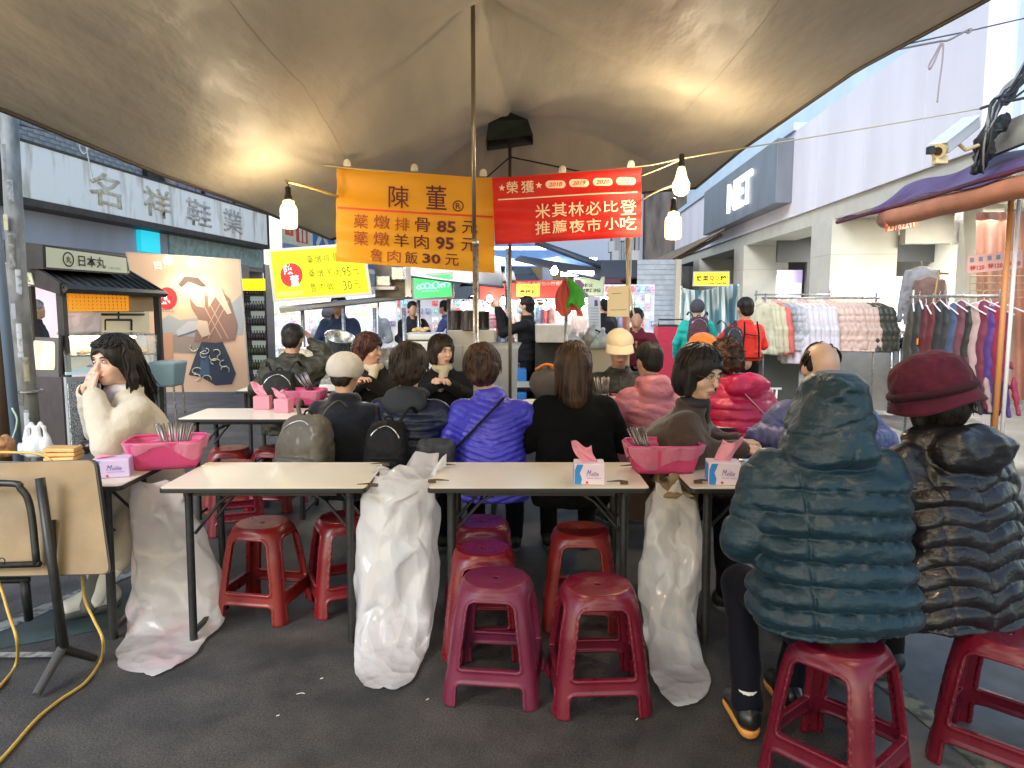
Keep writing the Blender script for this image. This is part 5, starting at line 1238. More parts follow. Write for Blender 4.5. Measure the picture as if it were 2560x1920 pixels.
def make_hair(t, hc, Rh, hs, kind, mat, h):
    Hp = lambda p: hc+Rh @ (Vector(p)*hs)
    r_ = random.Random(int(abs(hc.x*1000)+abs(hc.z*777)+len(kind)*13))
    s = SDF(hc-Vector((.20, .20, .36)), hc+Vector((.20, .20, .18)), max(.005, h*.85))
    face_cut = True
    if kind == 'short':
        s.ell(Hp((0, -.016, .030)), np.array((.084, .098, .092))*hs, Rh, 0); s.ell(Hp((0, -.05, -.03)), np.array((.070, .055, .060))*hs, Rh, .02)
    elif kind == 'bald':
        s.ell(Hp((0, -.022, .012)), np.array((.080, .090, .086))*hs, Rh, 0); s.ell(Hp((0, -.05, -.03)), np.array((.070, .055, .060))*hs, Rh, .02)
        s.ell(Hp((0, .05, .085)), np.array((.062, .105, .085))*hs, Rh, .01, 's')
    elif kind == 'bob':
        s.ell(Hp((0, -.012, .030)), np.array((.096, .108, .098))*hs, Rh, 0); s.ell(Hp((0, -.035, -.045)), np.array((.100, .082, .090))*hs, Rh, .04)
        for sx in (-1, 1): s.cap(Hp((sx*.078, .022, .02)), Hp((sx*.080, .028, -.085)), .022*hs, .018*hs, .02)
    elif kind == 'perm':
        s.ell(Hp((0, -.014, .036)), np.array((.102, .114, .104))*hs, Rh, 0); s.ell(Hp((0, -.05, -.03)), np.array((.092, .075, .080))*hs, Rh, .04)
    elif kind == 'curly':
        s.ell(Hp((0, -.014, .030)), np.array((.108, .116, .105))*hs, Rh, 0); s.ell(Hp((0, -.045, -.03)), np.array((.100, .08, .085))*hs, Rh, .04)
    elif kind == 'long':
        s.ell(Hp((0, -.012, .028)), np.array((.092, .108, .098))*hs, Rh, 0)
        s.cap(Hp((0, -.045, -.02)), hc+Rh @ Vector((0, -.06, -.05))+Vector((0, -.03, -.15)), .092*hs, .070, .04)
        for sx in (-1, 1): s.cap(Hp((sx*.076, .01, .0)), Hp((sx*.072, .0, -.13)), .028*hs, .022*hs, .02)
    elif kind == 'longwave':
        s.ell(Hp((0, -.012, .028)), np.array((.092, .108, .100))*hs, Rh, 0)
        s.cap(Hp((0, -.05, -.02)), Hp((.0, -.13, -.22)), .090*hs, .060, .04); s.cap(Hp((0, -.10, -.12)), Hp((0, -.19, -.24)), .06, .03, .03)
        for sx in (-1, 1): s.chain([Hp((sx*.076, -.005, .03)), Hp((sx*.084, -.02, -.08)), Hp((sx*.080, -.02, -.20)), Hp((sx*.07, .0, -.27))], [.026, .028, .026, .012], .02)
    # face window
    if kind in ('short', 'bald'): s.ell(Hp((0, .105, -.030)), np.array((.078, .075, .088))*hs, Rh, .006, 's'); [s.ell(Hp((sx*.085, .02, -.05)), np.array((.03, .04, .045))*hs, Rh, .006, 's') for sx in (-1, 1)]
    else: s.ell(Hp((0, .110, -.055)), np.array((.064, .092, .105))*hs, Rh, .008, 's')
    if kind in ('curly',):
        s.noise(.016, 42, 21); s.noise(.010, 90, 22)
    elif kind == 'perm': s.noise(.007, 26, 21, (1, 1, .8)); s.noise(.005, 75, 22, (1, 1, .35))
    else: s.noise(.004, 30, 21, (1, 1, .3)); s.noise(.0035, 90, 22, (1, 1, .12))
    sdf_obj(s, 'hair', mat, t, relax=0 if kind == 'curly' else 1)
    # loose locks
    m = MB(); nl = {'short': 70, 'bald': 24, 'bob': 110, 'perm': 110, 'curly': 150, 'long': 130, 'longwave': 150}[kind]
    if h > .009: nl //= 3
    ax, ay, az = {'short': (.085, .099, .094), 'bald': (.081, .091, .086), 'bob': (.098, .110, .100), 'perm': (.104, .116, .106), 'curly': (.110, .118, .108), 'long': (.094, .110, .10), 'longwave': (.094, .110, .102)}[kind]
    for i in range(nl):
        ph = r_.uniform(0, 2*pi); back = -cos(ph)       # ph=0 -> front
        if kind == 'bald' and back < -.2: continue
        th0 = r_.uniform(.1, 1.2); front = back < -.35
        drop = {'short': .02, 'bald': .02, 'bob': .12, 'perm': .07, 'curly': .05, 'long': .22, 'longwave': .30}[kind]*r_.uniform(.6, 1.1)
        if front: thE = r_.uniform(.9, 1.15); drop = 0
        else: thE = pi/2
        if kind in ('curly',):
            th0 = r_.uniform(.0, 1.9); 
            if front and th0 > 1.0: th0 = r_.uniform(0, 1.0)
            c = Vector((ax*sin(th0)*sin(ph), -.014+ay*sin(th0)*cos(ph), .03+az*cos(th0))); R0 = .011
            e1 = Vector((r_.uniform(-1, 1), r_.uniform(-1, 1), r_.uniform(-1, 1))).normalized(); e2 = c.cross(e1).normalized()
            m.tube([Hp(c+e1*R0*cos(a_)+e2*R0*sin(a_)+c.normalized()*.006*a_/4) for a_ in np.linspace(0, 4.6, 7)], [.004, .0045, .0045, .004, .0035, .003, .002], 4); continue
        pts = []
        wv = {'longwave': .012, 'perm': .006, 'bob': .003, 'long': .006}.get(kind, .001); pw = r_.uniform(0, 6)
        nn = 7
        for k in range(nn+1):
            th = th0+(thE-th0)*min(1, k/4)
            p = Vector((ax*sin(th)*sin(ph), -.012+ay*sin(th)*cos(ph), .029+az*cos(th)))
            if k > 4: p = p+Vector((0, -.0, -drop*(k-4)/(nn-4))); p.x *= 1+(.0 if kind != 'bob' else -.10)*(k-4)/3
            p = p+Vector((sin(k*1.5+pw), cos(k*1.3+pw), 0))*wv*(k/nn)
            if kind == 'longwave' and k > 4: p.y -= .03*(k-4)*(back > 0)
            if kind == 'short' and k > 4: p.x *= .985; p.y *= .985
            pts.append(Hp(p))
        w0 = r_.uniform(.004, .0075)
        m.tube(pts, [w0*.6]+[w0]*(nn-2)+[w0*.7, .0008], 4, flat=.5)
    tag(m.build('hair_locks', mat, t, smooth=True), kind='stuff')

def hat_dome(mat, r=(.100, .118, .098), c=(0, -.010, .040), cut=.005, brim=None, noise=.003, band=None, seams=None, name='hat'):
    def f(t, hc, Rh, hs, Hp):
        s = SDF(hc-Vector((.24, .24, .16)), hc+Vector((.24, .24, .24)), .0055)
        s.ell(Hp(c), np.array(r)*hs, Rh, 0); nrm = Rh @ Vector((0, 0, 1)); s.put(*_planecut(s, Hp((0, 0, cut)), -nrm), 0.006, 's')
        s.noise(noise, 22, 8); s.noise(noise*.5, 60, 9)
        o = sdf_obj(s, name, mat, t)
        if brim:
            kind, L0, dz, bm = brim; m = MB()
            if kind == 'cap':
                def bf(u, v):
                    a = -1.15+2.3*u; rr = 1+.0*v; x = (r[0]*.96)*sin(a)*(1+v*.12); y = c[1]+(r[1]*.96)*cos(a)+v*L0*cos(a*.75); return Hp((x, y, cut+.012-v*dz-.018*v*abs(sin(a))**2))
                m.grid(bf, 20, 8)
            else:
                def bf(u, v):
                    a = 2*pi*u; k = v*L0*(1+.18*sin(a*2+1)); return Hp(((r[0]*.97+k)*sin(a), c[1]+(r[1]*.97+k)*cos(a), cut+.012-v*dz*(1+.35*sin(a*3)*.5)))
                m.grid(bf, 48, 6)
            m.build('brim', bm, o, smooth=True, solid=.006)
        if band:
            m = MB(); m.tube([Hp(((r[0]+.001)*sin(a), c[1]+(r[1]+.001)*cos(a), cut+.028)) for a in np.linspace(0, 2*pi, 40, endpoint=False)], .013, 8, closed=True, flat=1.0); m.build('band', band, o, smooth=True)
        if seams:
            m = MB()
            for a in seams: m.tube([Hp((r[0]*1.005*sin(q)*sin(a), c[1]+r[1]*1.005*sin(q)*cos(a), c[2]+r[2]*1.005*cos(q))) for q in np.linspace(.02, 1.7, 12)], .0015, 4)
            m.build('seam', mat, o)
    return f

# ---- cast ---------------------------------------------------------
LBL_TEAL = 'person seen from behind in a teal puffer jacket with the hood up'
extra_sole[LBL_TEAL] = M('sole_orange', (.80, .34, .08), .5)
teal = nylon('puffer_teal', (.006, .028, .046), .44, sheen=.05)
def q_teal(X, Y, Z):
    e = np.clip((1.06-Z)/.06, 0, 1); z = Z+.012*vnoise(X*3+5, Y*3, Z*2+5, 31)+.010*np.sin(X*5)
    side = 1-.5*np.exp(-((X+.135)/.006)**2)
    return e*(.027*(pf(z/.0735)*side-.75))+.0045*np.sin(X*95+9*vnoise(X*6+3,Z*9,Z*0+2,32))*np.exp(-(np.sin(pi*z/.0735)/.45)**2)*e
person(LBL_TEAL, 1.075, 2.36, 2, teal, lean=14, sc=.975, hair=None, hood='up', collar=0, hem=.50, wid=(.284, .262, .268, .250), dep=.165, quilt=q_teal, aq=lambda tt: .013*(pf(tt/.078)-.7), armr=(.088, .080, .060),
       arms=(((-.285, .10, .765), (-.15, .36, .82)), ((.27, .15, .74), (.16, .38, .84))), h=.0065, face=False, crumple=.004, head=(-30, 0, 0), hs=.84, hoff=(.05, .05), tlen=.535, shw=.195, armk=.008, shoes=M('shoe_black_leather', (.014, .014, .013), .35, coat=.3),
       legs=[[(-.10, .02, .50), (-.20, .38, .50), (-.235, .16, .13)], [(.10, .02, .50), (.10, .40, .50), (-.02, .30, .13)]])
black_shiny = nylon('puffer_black', (.013, .011, .014), .36, coat=.12)
def q_black(X, Y, Z):
    q = (Z-.030*np.abs(np.sin(X*14))-.35*0*X)/.062; e = np.clip((.98-Z)/.04, 0, 1)
    v = np.exp(-(np.sin(X*22)/.10)**2)
    return (.016*(pf(q)-.7)-.008*v)*(e*.9+.1)+.006*vnoise(X*12+3, Y*12, Z*16, 33)
burg = M('felt_burgundy', (.075, .004, .022), .95, sheen=.05, bump=.6, bscale=90, var=.25, vscale=14)
person('person in a burgundy felt hat and shiny black quilted long coat, seen from behind', 1.57, 2.52, 14, black_shiny, lean=11, sc=1.04, hair='bob', hm=H_black, hood='fat', hem=.425, wid=(.27, .235, .235, .20), dep=.15, quilt=q_black, aq=lambda tt: .010*(pf(tt/.06)-.7), armr=(.08, .07, .055),
       arms=(((-.27, .12, .74), (-.18, .34, .84)), ((.28, .10, .74), (.20, .34, .84))), h=.0065, face=False, crumple=.005, head=(-14, -6, 28), hoff=(-.015, .03), hs=1.04, hat=hat_dome(burg, (.120, .130, .108), (0, -.008, .030), -.020, ('bucket', .022, .042, burg), noise=.006, band=M('felt_band', (.035, .003, .010), .95, sheen=.03, bump=.6, bscale=90)), trousers=blkpants)
bluep = nylon('puffer_blue', (.055, .050, .50), .36)
def q_blue(X, Y, Z):
    q = (Z-.30*np.abs(X-.03))/.034; return .0105*(pf(q)-.7)+.003*vnoise(X*30+3, Y*20, Z*30, 35)
def strap_back(col, w=.016, side=1, z0=-.03, z1=-.34):
    def f(j, N, Hc, tl, Hp, t):
        m = MB(); pts = []
        for k in range(14):
            a = k/13; z = N.z+.01+(z1-z0)*a; x = side*(.085-.30*a); hw = np.interp(z, [Hc.z, N.z-.085, N.z], [.20, .19, .12]); y = tl(z)-(.150 if a > .08 else .10)*sqrt(max(.05, 1-(x/(hw+.06))**2))-.006
            pts.append((x, y, z))
        m.tube(pts, w, 6, flat=.25); m.build('strap', col, t, smooth=True)
    return f
blackstrap = fab('strap_black', (.010, .010, .010))
person('woman in a royal blue chevron quilted jacket with black cross strap, from behind', P(1222, 1000, 4.2).x, 4.12, -4, bluep, lean=13, hair='perm', hm=H_brown, hem=.44, wid=(.235, .20, .205, .185), dep=.14, quilt=q_blue, aq=lambda tt: .006*(pf(tt/.036)-.7), armr=(.064, .060, .046),
       arms=(((-.25, .06, .72), (-.15, .34, .80)), ((.33, .16, .80), (.17, .42, .84))), h=.0065, face=False, head=(-8, 0, 8), hoff=(-.05, .0), hs=1.04, extra=strap_back(blackstrap, .018, 1), collar=.04, crumple=.003)
navy = nylon('puffer_navy', (.009, .014, .040), .40)
def q_navy(X, Y, Z): return .013*(pf((Z+.006*np.sin(X*9))/.046)-.7)*np.clip((.99-Z)/.05, 0, 1)
greyhood = fab('hood_grey', (.032, .036, .044), .7)
def grey_collar(j, N, Hc, tl, Hp, t):
    s = SDF((-.22, -.25, N.z-.16), (.22, .25, N.z+.14), .006); s.ell((0, tl(N.z)-.085, N.z-.02), (.135, .058, .085), Euler((radians(-25), 0, 0)).to_matrix(), 0); s.ell((0, tl(N.z)-.01, N.z+.02), (.13, .10, .050), None, .03); s.ell((0, tl(N.z)+.05, N.z+.09), (.075, .085, .08), None, .015, 's'); s.noise(.006, 18, 4)
    sdf_obj(s, 'hood', greyhood, t)
person('woman in a navy quilted jacket with grey hood down, wearing a black rucksack', P(1008, 1000, 4.2).x, 4.16, -10, navy, lean=14, hair='perm', hm=H_dark, hem=.44, wid=(.22, .20, .21, .19), dep=.14, quilt=q_navy, aq=lambda tt: .008*(pf(tt/.042)-.7), armr=(.066, .060, .046),
       arms=(((-.26, .10, .76), (-.14, .38, .84)), ((.31, .12, .78), (.18, .40, .84))), h=.0068, face=False, head=(-4, 0, -4), hs=1.06, extra=grey_collar, collar=.03, crumple=.003)
whitecap = fab('cap_white_knit', (.62, .57, .52), .95, .1, 120, .5)
blackknit = fab('coat_charcoal', (.008, .009, .014), .85, .3)
person('woman in a white newsboy hat and charcoal coat, wearing a grey rucksack', P(848, 1000, 4.25).x, 4.22, -14, blackknit, lean=10, hair='short', hm=H_dark, hem=.44, wid=(.20, .18, .19, .175), dep=.13, armr=(.062, .055, .044),
       arms=(((-.24, .08, .74), (-.10, .34, .82)), ((.27, .12, .76), (.12, .36, .92))), h=.007, face=False, head=(-6, 0, -10), hat=hat_dome(whitecap, (.108, .118, .098), (0, -.012, .030), -.028, None, .004, None, (0, 1.05, 2.1, 3.14, 4.2, 5.2)), crumple=.005, sc=.97)
blackwool = fab('coat_black_wool', (.0035, .0035, .004), .95, .0, 160, .4)
person('woman in a plain black wool coat with long auburn brown hair, from behind', P(1440, 1000, 4.2).x, 4.16, 2, blackwool, lean=9, hair='long', hm=H_brown, hem=.40, wid=(.255, .225, .225, .20), dep=.155, armr=(.074, .066, .050),
       arms=(((-.28, .08, .74), (-.15, .34, .82)), ((.28, .08, .74), (.15, .34, .82))), h=.007, face=False, head=(-8, 0, 0), hs=1.10, hoff=(-.01, 0), crumple=.004, trousers=blkpants)
brownwool = fab('coat_brown_wool', (.060, .038, .031), .95, .3, 120, .5)
whitestrap = M('strap_white', (.65, .65, .65), .6)
def scarf(col, nm='scarf', r=.075):
    def f(j, N, Hc, tl, Hp, t):
        s = SDF((-.20, -.12, N.z-.20), (.20, .30, N.z+.14), .006); s.ell((0, tl(N.z)+.02, N.z+.03), (.085, .085, .045), None, 0); s.cap((-.02, tl(N.z)+.09, N.z), (.01, tl(N.z)+.12, N.z-.12), .035, .03, .02); s.ell((0, tl(N.z)+.04, N.z+.10), (.058, .06, .08), None, .01, 's'); s.noise(.006, 24, 7); sdf_obj(s, nm, col, t)
    return f
person('woman in a brown wool coat and glasses looking down over the right basket', P(1625, 1000, 3.9).x, 3.88, -112, brownwool, lean=25, hair='bob', hm=H_black, hem=.42, wid=(.23, .215, .235, .215), dep=.16, armr=(.064, .060, .048), armk=.08, sk=skin2,
       arms=(((-.28, .20, .76), (-.16, .42, .79)), ((.24, .24, .78), (.10, .46, .80))), h=.0062, head=(-14, 0, -32), hs=1.14, sc=1.03, extra=scarf(M('scarf_dark', (.02, .018, .02), .8)), crumple=.005, glasses=True)
cream_fl = M('fleece_cream', (.52, .47, .38), .95, sheen=.15, bump=.5, bscale=70, bump2=.4, b2scale=18)
def fleece_mod(x, y, z): return -.011*np.abs(vnoise(x*6+5, y*6, z*11+5, 41))+.006-.003*np.abs(vnoise(x*18+5, y*18, z*22, 43))+.0012*vnoise(x*60, y*60, z*60, 44)
_b = Vector((P(375, 1050, 4.0).x, 4.02, 0)); _R = Matrix.Rotation(-radians(126), 3, 'Z')
_loc = lambda w: _R @ (w-_b)/1.05
_k, _a, _t = _loc(P(330, 1275, 3.72)), _loc(P(292, 1405, 3.55)), _loc(P(258, 1525, 3.42))
person('young woman in a cream jacket with long wavy dark hair, eating with both hands', P(375, 1050, 4.0).x, 4.02, 126, cream_fl, lean=13, hair='longwave', hm=H_black, hem=.42, wid=(.22, .20, .215, .19), dep=.14, armr=(.072, .074, .056), sk=skin2,
       arms=(((-.23, .235, .80), (-.065, .275, 1.035)), ((.255, .21, .80), (.050, .285, 1.045))), h=.0060, head=(-2, 0, 34), hs=1.08, hoff=(0, .02), sc=1.05, crumple=.0, mod=fleece_mod, handcurl=.42, sleeve=.86,
       handdirs=(((.30, -.22, .95), (.3, -1, -.1)), ((-.35, -.22, .95), (-.3, -1, -.1))), extra=scarf(M('scarf_lilac', (.30, .27, .36), .85, col2=(.55, .52, .5), vscale=12)), trousers=fab('trousers_cream', (.55, .50, .42)), shoes=M('shoe_white', (.72, .70, .64), .5),
       legs=[[(-.09, .02, .52), (-.28, .36, .52), (-.30, .30, .12)], [(-.09, .05, .52), _k, _a, _t-_a]])
dkjacket = fab('jacket_dark', (.011, .009, .008), .8)
blk2 = fab('jacket_black2', (.007, .0065, .0065), .7)
beige = fab('top_beige', (.48, .40, .28), .9)
person('woman with short curly auburn hair and dark jacket, head turned to the right', P(938, 900, 5.95).x, 5.98, 178, dkjacket, lean=10, hair='perm', hm=H_red, hem=.46, wid=(.20, .18, .19, .175), dep=.13,
       arms=(((-.22, .14, .78), (.02, .30, .95)), ((.24, .12, .78), (.06, .30, .93))), h=.0075, head=(-4, 0, 72), hs=1.02, extra=scarf(beige, 'top'), legs='none', hoff=(.03, 0))
person('woman with a dark bob and beige collar, looking right with hands together', P(1105, 900, 5.9).x, 5.95, 182, blk2, lean=12, hair='bob', hm=H_dark, hem=.46, wid=(.20, .18, .19, .175), dep=.13, sk=skin2,
       arms=(((-.24, .16, .80), (-.05, .30, .93)), ((.22, .14, .80), (.03, .32, .93))), h=.0070, head=(-6, 0, 36), hs=1.02, extra=scarf(beige, 'top'), legs='none')
olive = nylon('jacket_olive', (.026, .023, .012), .55)
capm = fab('cap_cream', (.72, .60, .40), .8, .2, 200, .3)
def zipper(j, N, Hc, tl, Hp, t):
    m = MB(); m.tube([(0, tl(z)+.128, z) for z in np.linspace(Hc.z-.02, N.z-.02, 12)], .006, 5, flat=.5); m.build('zip', steel, t)
person('man in a cream baseball cap and dark olive zip jacket, head bowed over his food', P(1545, 900, 5.75).x, 5.80, 180, olive, lean=10, hair='short', hm=H_black, hem=.46, wid=(.22, .20, .235, .215), dep=.135, armr=(.072, .064, .050),
       arms=(((-.29, .10, .80), (-.12, .34, .84)), ((.29, .10, .80), (.12, .34, .84))), h=.0070, head=(-15, 0, -6), hs=1.15, hat=hat_dome(capm, (.094, .108, .092), (0, -.008, .040), .030, ('cap', .080, .030, capm), .002, None, (.6, 1.57, 2.6, 3.7, 4.7)), extra=zipper, legs='none')
dpink = nylon('puffer_dusty_pink', (.48, .15, .18), .5)
def q_pk(X, Y, Z): return .008*(pf((Z+.3*X)/.055)-.7)
person('person in a dusty rose quilted jacket with striped sleeve, black hair, half hidden', P(1648, 900, 4.75).x, 4.75, 22, dpink, lean=12, hair='short', hm=H_black, hem=.44, wid=(.22, .20, .205, .185), dep=.14, quilt=q_pk, aq=lambda tt: .006*(pf(tt/.05)-.7),
       arms=(((-.30, .10, .76), (-.16, .36, .82)), ((.28, .12, .76), (.16, .38, .82))), h=.0085, face=False, head=(-8, 0, 5), hood='down')
redp_ = nylon('puffer_raspberry', (.50, .014, .075), .42)
def q_red(X, Y, Z): return .015*(pf((Z+.008*np.sin(X*8))/.070)-.7)
person('woman in a raspberry red puffer with white cross strap and dark curly hair', P(1862, 1000, 4.85).x, 4.85, 8, redp_, lean=13, hair='curly', hm=H_brown, hem=.44, wid=(.225, .21, .215, .19), dep=.15, quilt=q_red, aq=lambda tt: .009*(pf(tt/.065)-.7), armr=(.072, .066, .05),
       arms=(((-.28, .16, .78), (-.20, .40, .84)), ((.28, .12, .76), (.16, .38, .82))), h=.0078, face=False, head=(-14, 0, 8), hood='fat', hoff=(-.06, .04), extra=strap_back(whitestrap, .009, -1))
lbl_or = 'woman in an orange knitted hat facing us behind the raspberry puffer'
orangeh = fab('knit_orange', (.78, .20, .03), .95, .4, 90, .7)
person(lbl_or, P(1752, 900, 5.7).x, 5.75, 176, fab('coat_mauve', (.22, .12, .12)), lean=12, hair='bob', hm=H_brown, hem=.46, wid=(.20, .18, .19, .175), h=.008, head=(-20, 0, 10), hs=1.03, hat=hat_dome(orangeh, (.108, .122, .100), (0, -.006, .040), .0, ('bucket', .030, .030, fab('knit_tan', (.60, .30, .15), .95, .4, 60, .9)), .005, fab('knit_tan', (.60, .30, .15))), legs='none')
indigo = nylon('puffer_indigo', (.085, .095, .24), .45)
person('balding man in an indigo puffer facing us behind the teal hood', P(2062, 900, 3.95).x, 4.05, 172, indigo, lean=16, hair='bald', hm=H_dark, hem=.46, wid=(.24, .22, .245, .22), dep=.16, quilt=lambda X, Y, Z: .010*(pf(Z/.05)-.7), aq=lambda tt: .009*(pf(tt/.05)-.7), armr=(.085, .075, .055), h=.0068,
       arms=(((-.30, .14, .80), (-.12, .36, .84)), ((.30, .14, .80), (.12, .36, .84))), head=(-34, 4, 12), hs=1.14, hoff=(.03, .04), sk=skin2, sc=1.02)
olive2 = nylon('jacket_olive_drab', (.036, .033, .019), .6)
person('man in an olive drab jacket from behind at the third row table', P(722, 900, 6.1).x, 6.15, 4, olive2, lean=10, hair='short', hm=H_black, hem=.42, wid=(.235, .215, .225, .21), dep=.15, armr=(.08, .072, .055),
       arms=(((-.28, .10, .78), (-.12, .34, .84)), ((.32, .12, .98), (.135, .16, 1.13))), h=.0075, face=False, head=(-10, 0, -14), sc=1.06, crumple=.009, handdirs=(None, ((-.35, .1, .9), (-1, .2, 0))), trousers=blkpants)
blk3 = fab('shirt_black', (.010, .010, .011), .75)
person('standing man in a black work shirt and mask reaching up to the thin pole', P(1322, 900, 8.9).x, 8.9, 78, blk3, stand=True, lean=2, hair='short', hm=H_black, hem=.86, wid=(.19, .175, .20, .19), dep=.125, arms=(((-.20, .28, 1.20), (-.12, .36, 1.52)), ((.20, .26, 1.22), (.06, .40, 1.50))), h=.009, head=(8, 0, -4), sc=.985,
       mask=M('mask_blue', (.55, .65, .75), .8), trousers=blkpants, sleeve=.92)
tealg = fab('jacket_turquoise', (.02, .36, .30), .6)
greyh = fab('hood_charcoal', (.06, .06, .07), .9)
person('person in a turquoise jacket and charcoal beanie walking away by the shopfront', P(1740, 900, 9.8).x, 9.8, -8, tealg, stand=True, lean=1, hair=None, hem=.86, wid=(.22, .20, .21, .19), h=.011, face=False, hat=hat_dome(greyh, (.10, .115, .11), (0, -.01, .02), -.06), trousers=blkpants, sc=.96,
       arms=(((-.27, .02, 1.05), (-.27, .12, .85)), ((.27, .02, 1.05), (.27, .12, .85))))
redv = fab('shirt_red', (.80, .045, .030), .6)
person('woman in a bright red shirt with black apron straps, arms raised to a rack', P(1862, 900, 8.5).x, 8.5, 8, redv, stand=True, lean=2, hair='short', hm=H_black, hem=.92, wid=(.20, .19, .20, .19), h=.009, face=False, trousers=blkpants, sc=.955, hs=1.12, armr=(.062, .054, .045),
       arms=(((-.32, .05, 1.14), (-.36, .24, 1.16)), ((.26, .05, 1.10), (.27, .24, 1.06))))
m = MB()
ap = thing('apron', 'black crossed apron straps and belt worn over the red shirt', 'apron', P(1862, 900, 8.5).xy.to_3d(), radians(8))
for sx in (-1, 1): m.tube([(sx*.075, -.115, 1.33), (sx*.085, -.150, 1.20), (sx*.095, -.145, 1.05), (sx*.10, -.140, .93)], .016, 6, flat=.4)
m.tube([(-.09, -.150, 1.19), (.09, -.150, 1.17)], .013, 6, flat=.4); m.tube([(-.19, -.07, .92), (-.10, -.140, .92), (.10, -.140, .92), (.19, -.07, .92)], .018, 6, flat=.4); m.build('straps', blackstrap, ap, smooth=True)
# far background figures
def far(label, px, Y, rz, col, z=None, **k):
    d = dict(stand=True, h=.014, lean=2, face=False, crumple=.006, hem=.86, trousers=blkpants, hair='short', hm=H_black); d.update(k)
    return person(label, P(px, 900, Y).x, Y, rz, fab('cloth_%02d%02d%02d' % tuple(int(c*99) for c in col), col), **d)
far('stallholder in a navy shirt and face mask behind the steel cart post', 852, 8.6, 170, (.03, .045, .10), mask=M('mask_green', (.35, .6, .55)), sc=1.0)
far('masked man in a grey jacket standing behind the steaming cart', 938, 11.0, 175, (.33, .35, .38), mask=M('mask_black', (.02, .02, .02)), sc=.96)
far('small figure in a grey knitted hat beside the navy shirt stallholder', 824, 10.2, 20, (.35, .36, .38), sc=.90, hair=None, hat=hat_dome(greyh, (.10, .115, .11), (0, -.01, .02), -.04))
far('person in black walking past below the green sign', 1032, 11.2, 200, (.02, .02, .026), sc=.95)
far('person in a blue shirt leaning over the steamer pots', 1160, 12.5, 75, (.06, .09, .24), lean=38, sc=1.02)
far('dark haired person just behind the one in the blue shirt', 1183, 13.2, 75, (.05, .06, .12), sc=1.0)
far('dark figure bending beneath the hanging red bags', 1392, 9.6, 90, (.035, .022, .028), lean=48, sc=.98)
far('maroon and navy clad figure behind the cream cap man', 1590, 8.6, 170, (.16, .02, .04), lean=35, sc=.95)
far('grey haired person in a dark jacket behind the food cart at far left', 92, 8.6, -60, (.03, .03, .04), hm=M('hair_grey', (.25, .23, .21), .6, bump=.5, bscale=60), sc=.96)
far('shopper in black between the price boards in the far lane', 1512, 12.0, 30, (.015, .015, .02), sc=.97)
for i, (px, Y, c) in enumerate(((1262, 15, (.5, .1, .1)), (1300, 17, (.1, .1, .12)), (1350, 15.5, (.5, .45, .4)), (1455, 16, (.1, .12, .25)), (1230, 18, (.05, .05, .06)), (1480, 19, (.35, .1, .1)))):
    far('distant shopper in the crowded lane wearing '+['red', 'charcoal', 'beige', 'blue', 'black', 'rust'][i], px, Y, i*67, c, sc=.97, h=.02)

# ---- rucksacks and bags carried
def rucksack(label, x, y, rz, mat, w=.15, hgt=.40, d=.085, z=.52, trim=None, seed=1, pocket=True, tilt=-8):
    t = thing('rucksack', label, 'rucksack', (x, y, 0), radians(rz))
    s = SDF((-.24, -.30, z-.05), (.24, .16, z+hgt+.10), .0065)
    s.loft([(z, 0, -.06, w*.96, d*1.0), (z+hgt*.25, 0, -.075, w*1.05, d*1.15), (z+hgt*.6, 0, -.07, w*.95, d*1.05), (z+hgt*.9, 0, -.045, w*.84, d*.8), (z+hgt, 0, -.03, w*.60, d*.5)], k=0, p=4.2, endr=.03)
    if pocket: s.rbox((0, -.07-d*1.06, z+hgt*.27), (w*1.5, .07, hgt*.38), .022, None, .004)
    s.noise(.006, 12, seed); s.noise(.003, 40, seed+1)
    sdf_obj(s, 'bag_body', mat, t)
    tr = trim or steel
    m = MB(); m.tube([(sx*w*.62, -.07-d*1.45, z+hgt*.40) if 0 else (sx*w*.62, -.075-d*1.42, z+hgt*.40) for sx in (-1, -.5, 0, .5, 1)], .0035, 6); m.build('zip', tr, t)
    m = MB(); m.tube(smoothpath([(-w*.85, -.07-d*.55, z+hgt*.45), (-w*.62, -.06-d*.75, z+hgt*.80), (0, -.045-d*.62, z+hgt*.93), (w*.62, -.06-d*.75, z+hgt*.80), (w*.85, -.07-d*.55, z+hgt*.45)], 5), .0035, 5); m.build('zip', tr, t)
    m = MB(); m.tube(arc((0, -.03, z+hgt*.99), .024, 0, pi, 10), .006, 6); m.build('grab_handle', blackstrap, t, smooth=True)
    for sx in (-1, 1):
        m = MB(); m.tube(smoothpath([(sx*w*.45, -.01, z+hgt*.95), (sx*w*.62, .015, z+hgt*1.08), (sx*w*.80, .075, z+hgt*1.16), (sx*w*.95, .13, z+hgt*1.05)], 5), .014, 6, flat=.35); m.build('shoulder_strap', mat, t, smooth=True)
    return t
greyb = fab('rucksack_grey_leather', (.095, .082, .064), .5, 0, 140, .3, var=.15, vscale=6, coat=.15)
rucksack('large grey leather rucksack with zip pocket hanging on the white hat woman', P(775, 1080, 4.0).x, 4.04, -20, greyb, .155, .40, .085, .54, seed=4)
rucksack('black rucksack with silver zips on the navy jacket woman', P(975, 1080, 4.0).x, 4.02, -8, fab('rucksack_black', (.005, .005, .006), .6), .12, .36, .06, .55, seed=6)
rucksack('black rucksack on the back of the olive jacket man', P(700, 900, 6.0).x, 6.00, 4, fab('rucksack_black2', (.018, .018, .016), .6), .15, .40, .09, .60, seed=8)
rucksack('dark red patterned rucksack on the turquoise jacket person', P(1742, 900, 9.7).x, 9.68, -8, M('rucksack_pattern', (.10, .02, .03), .7, col2=(.01, .01, .015), vscale=60), .14, .38, .06, .98, seed=3)
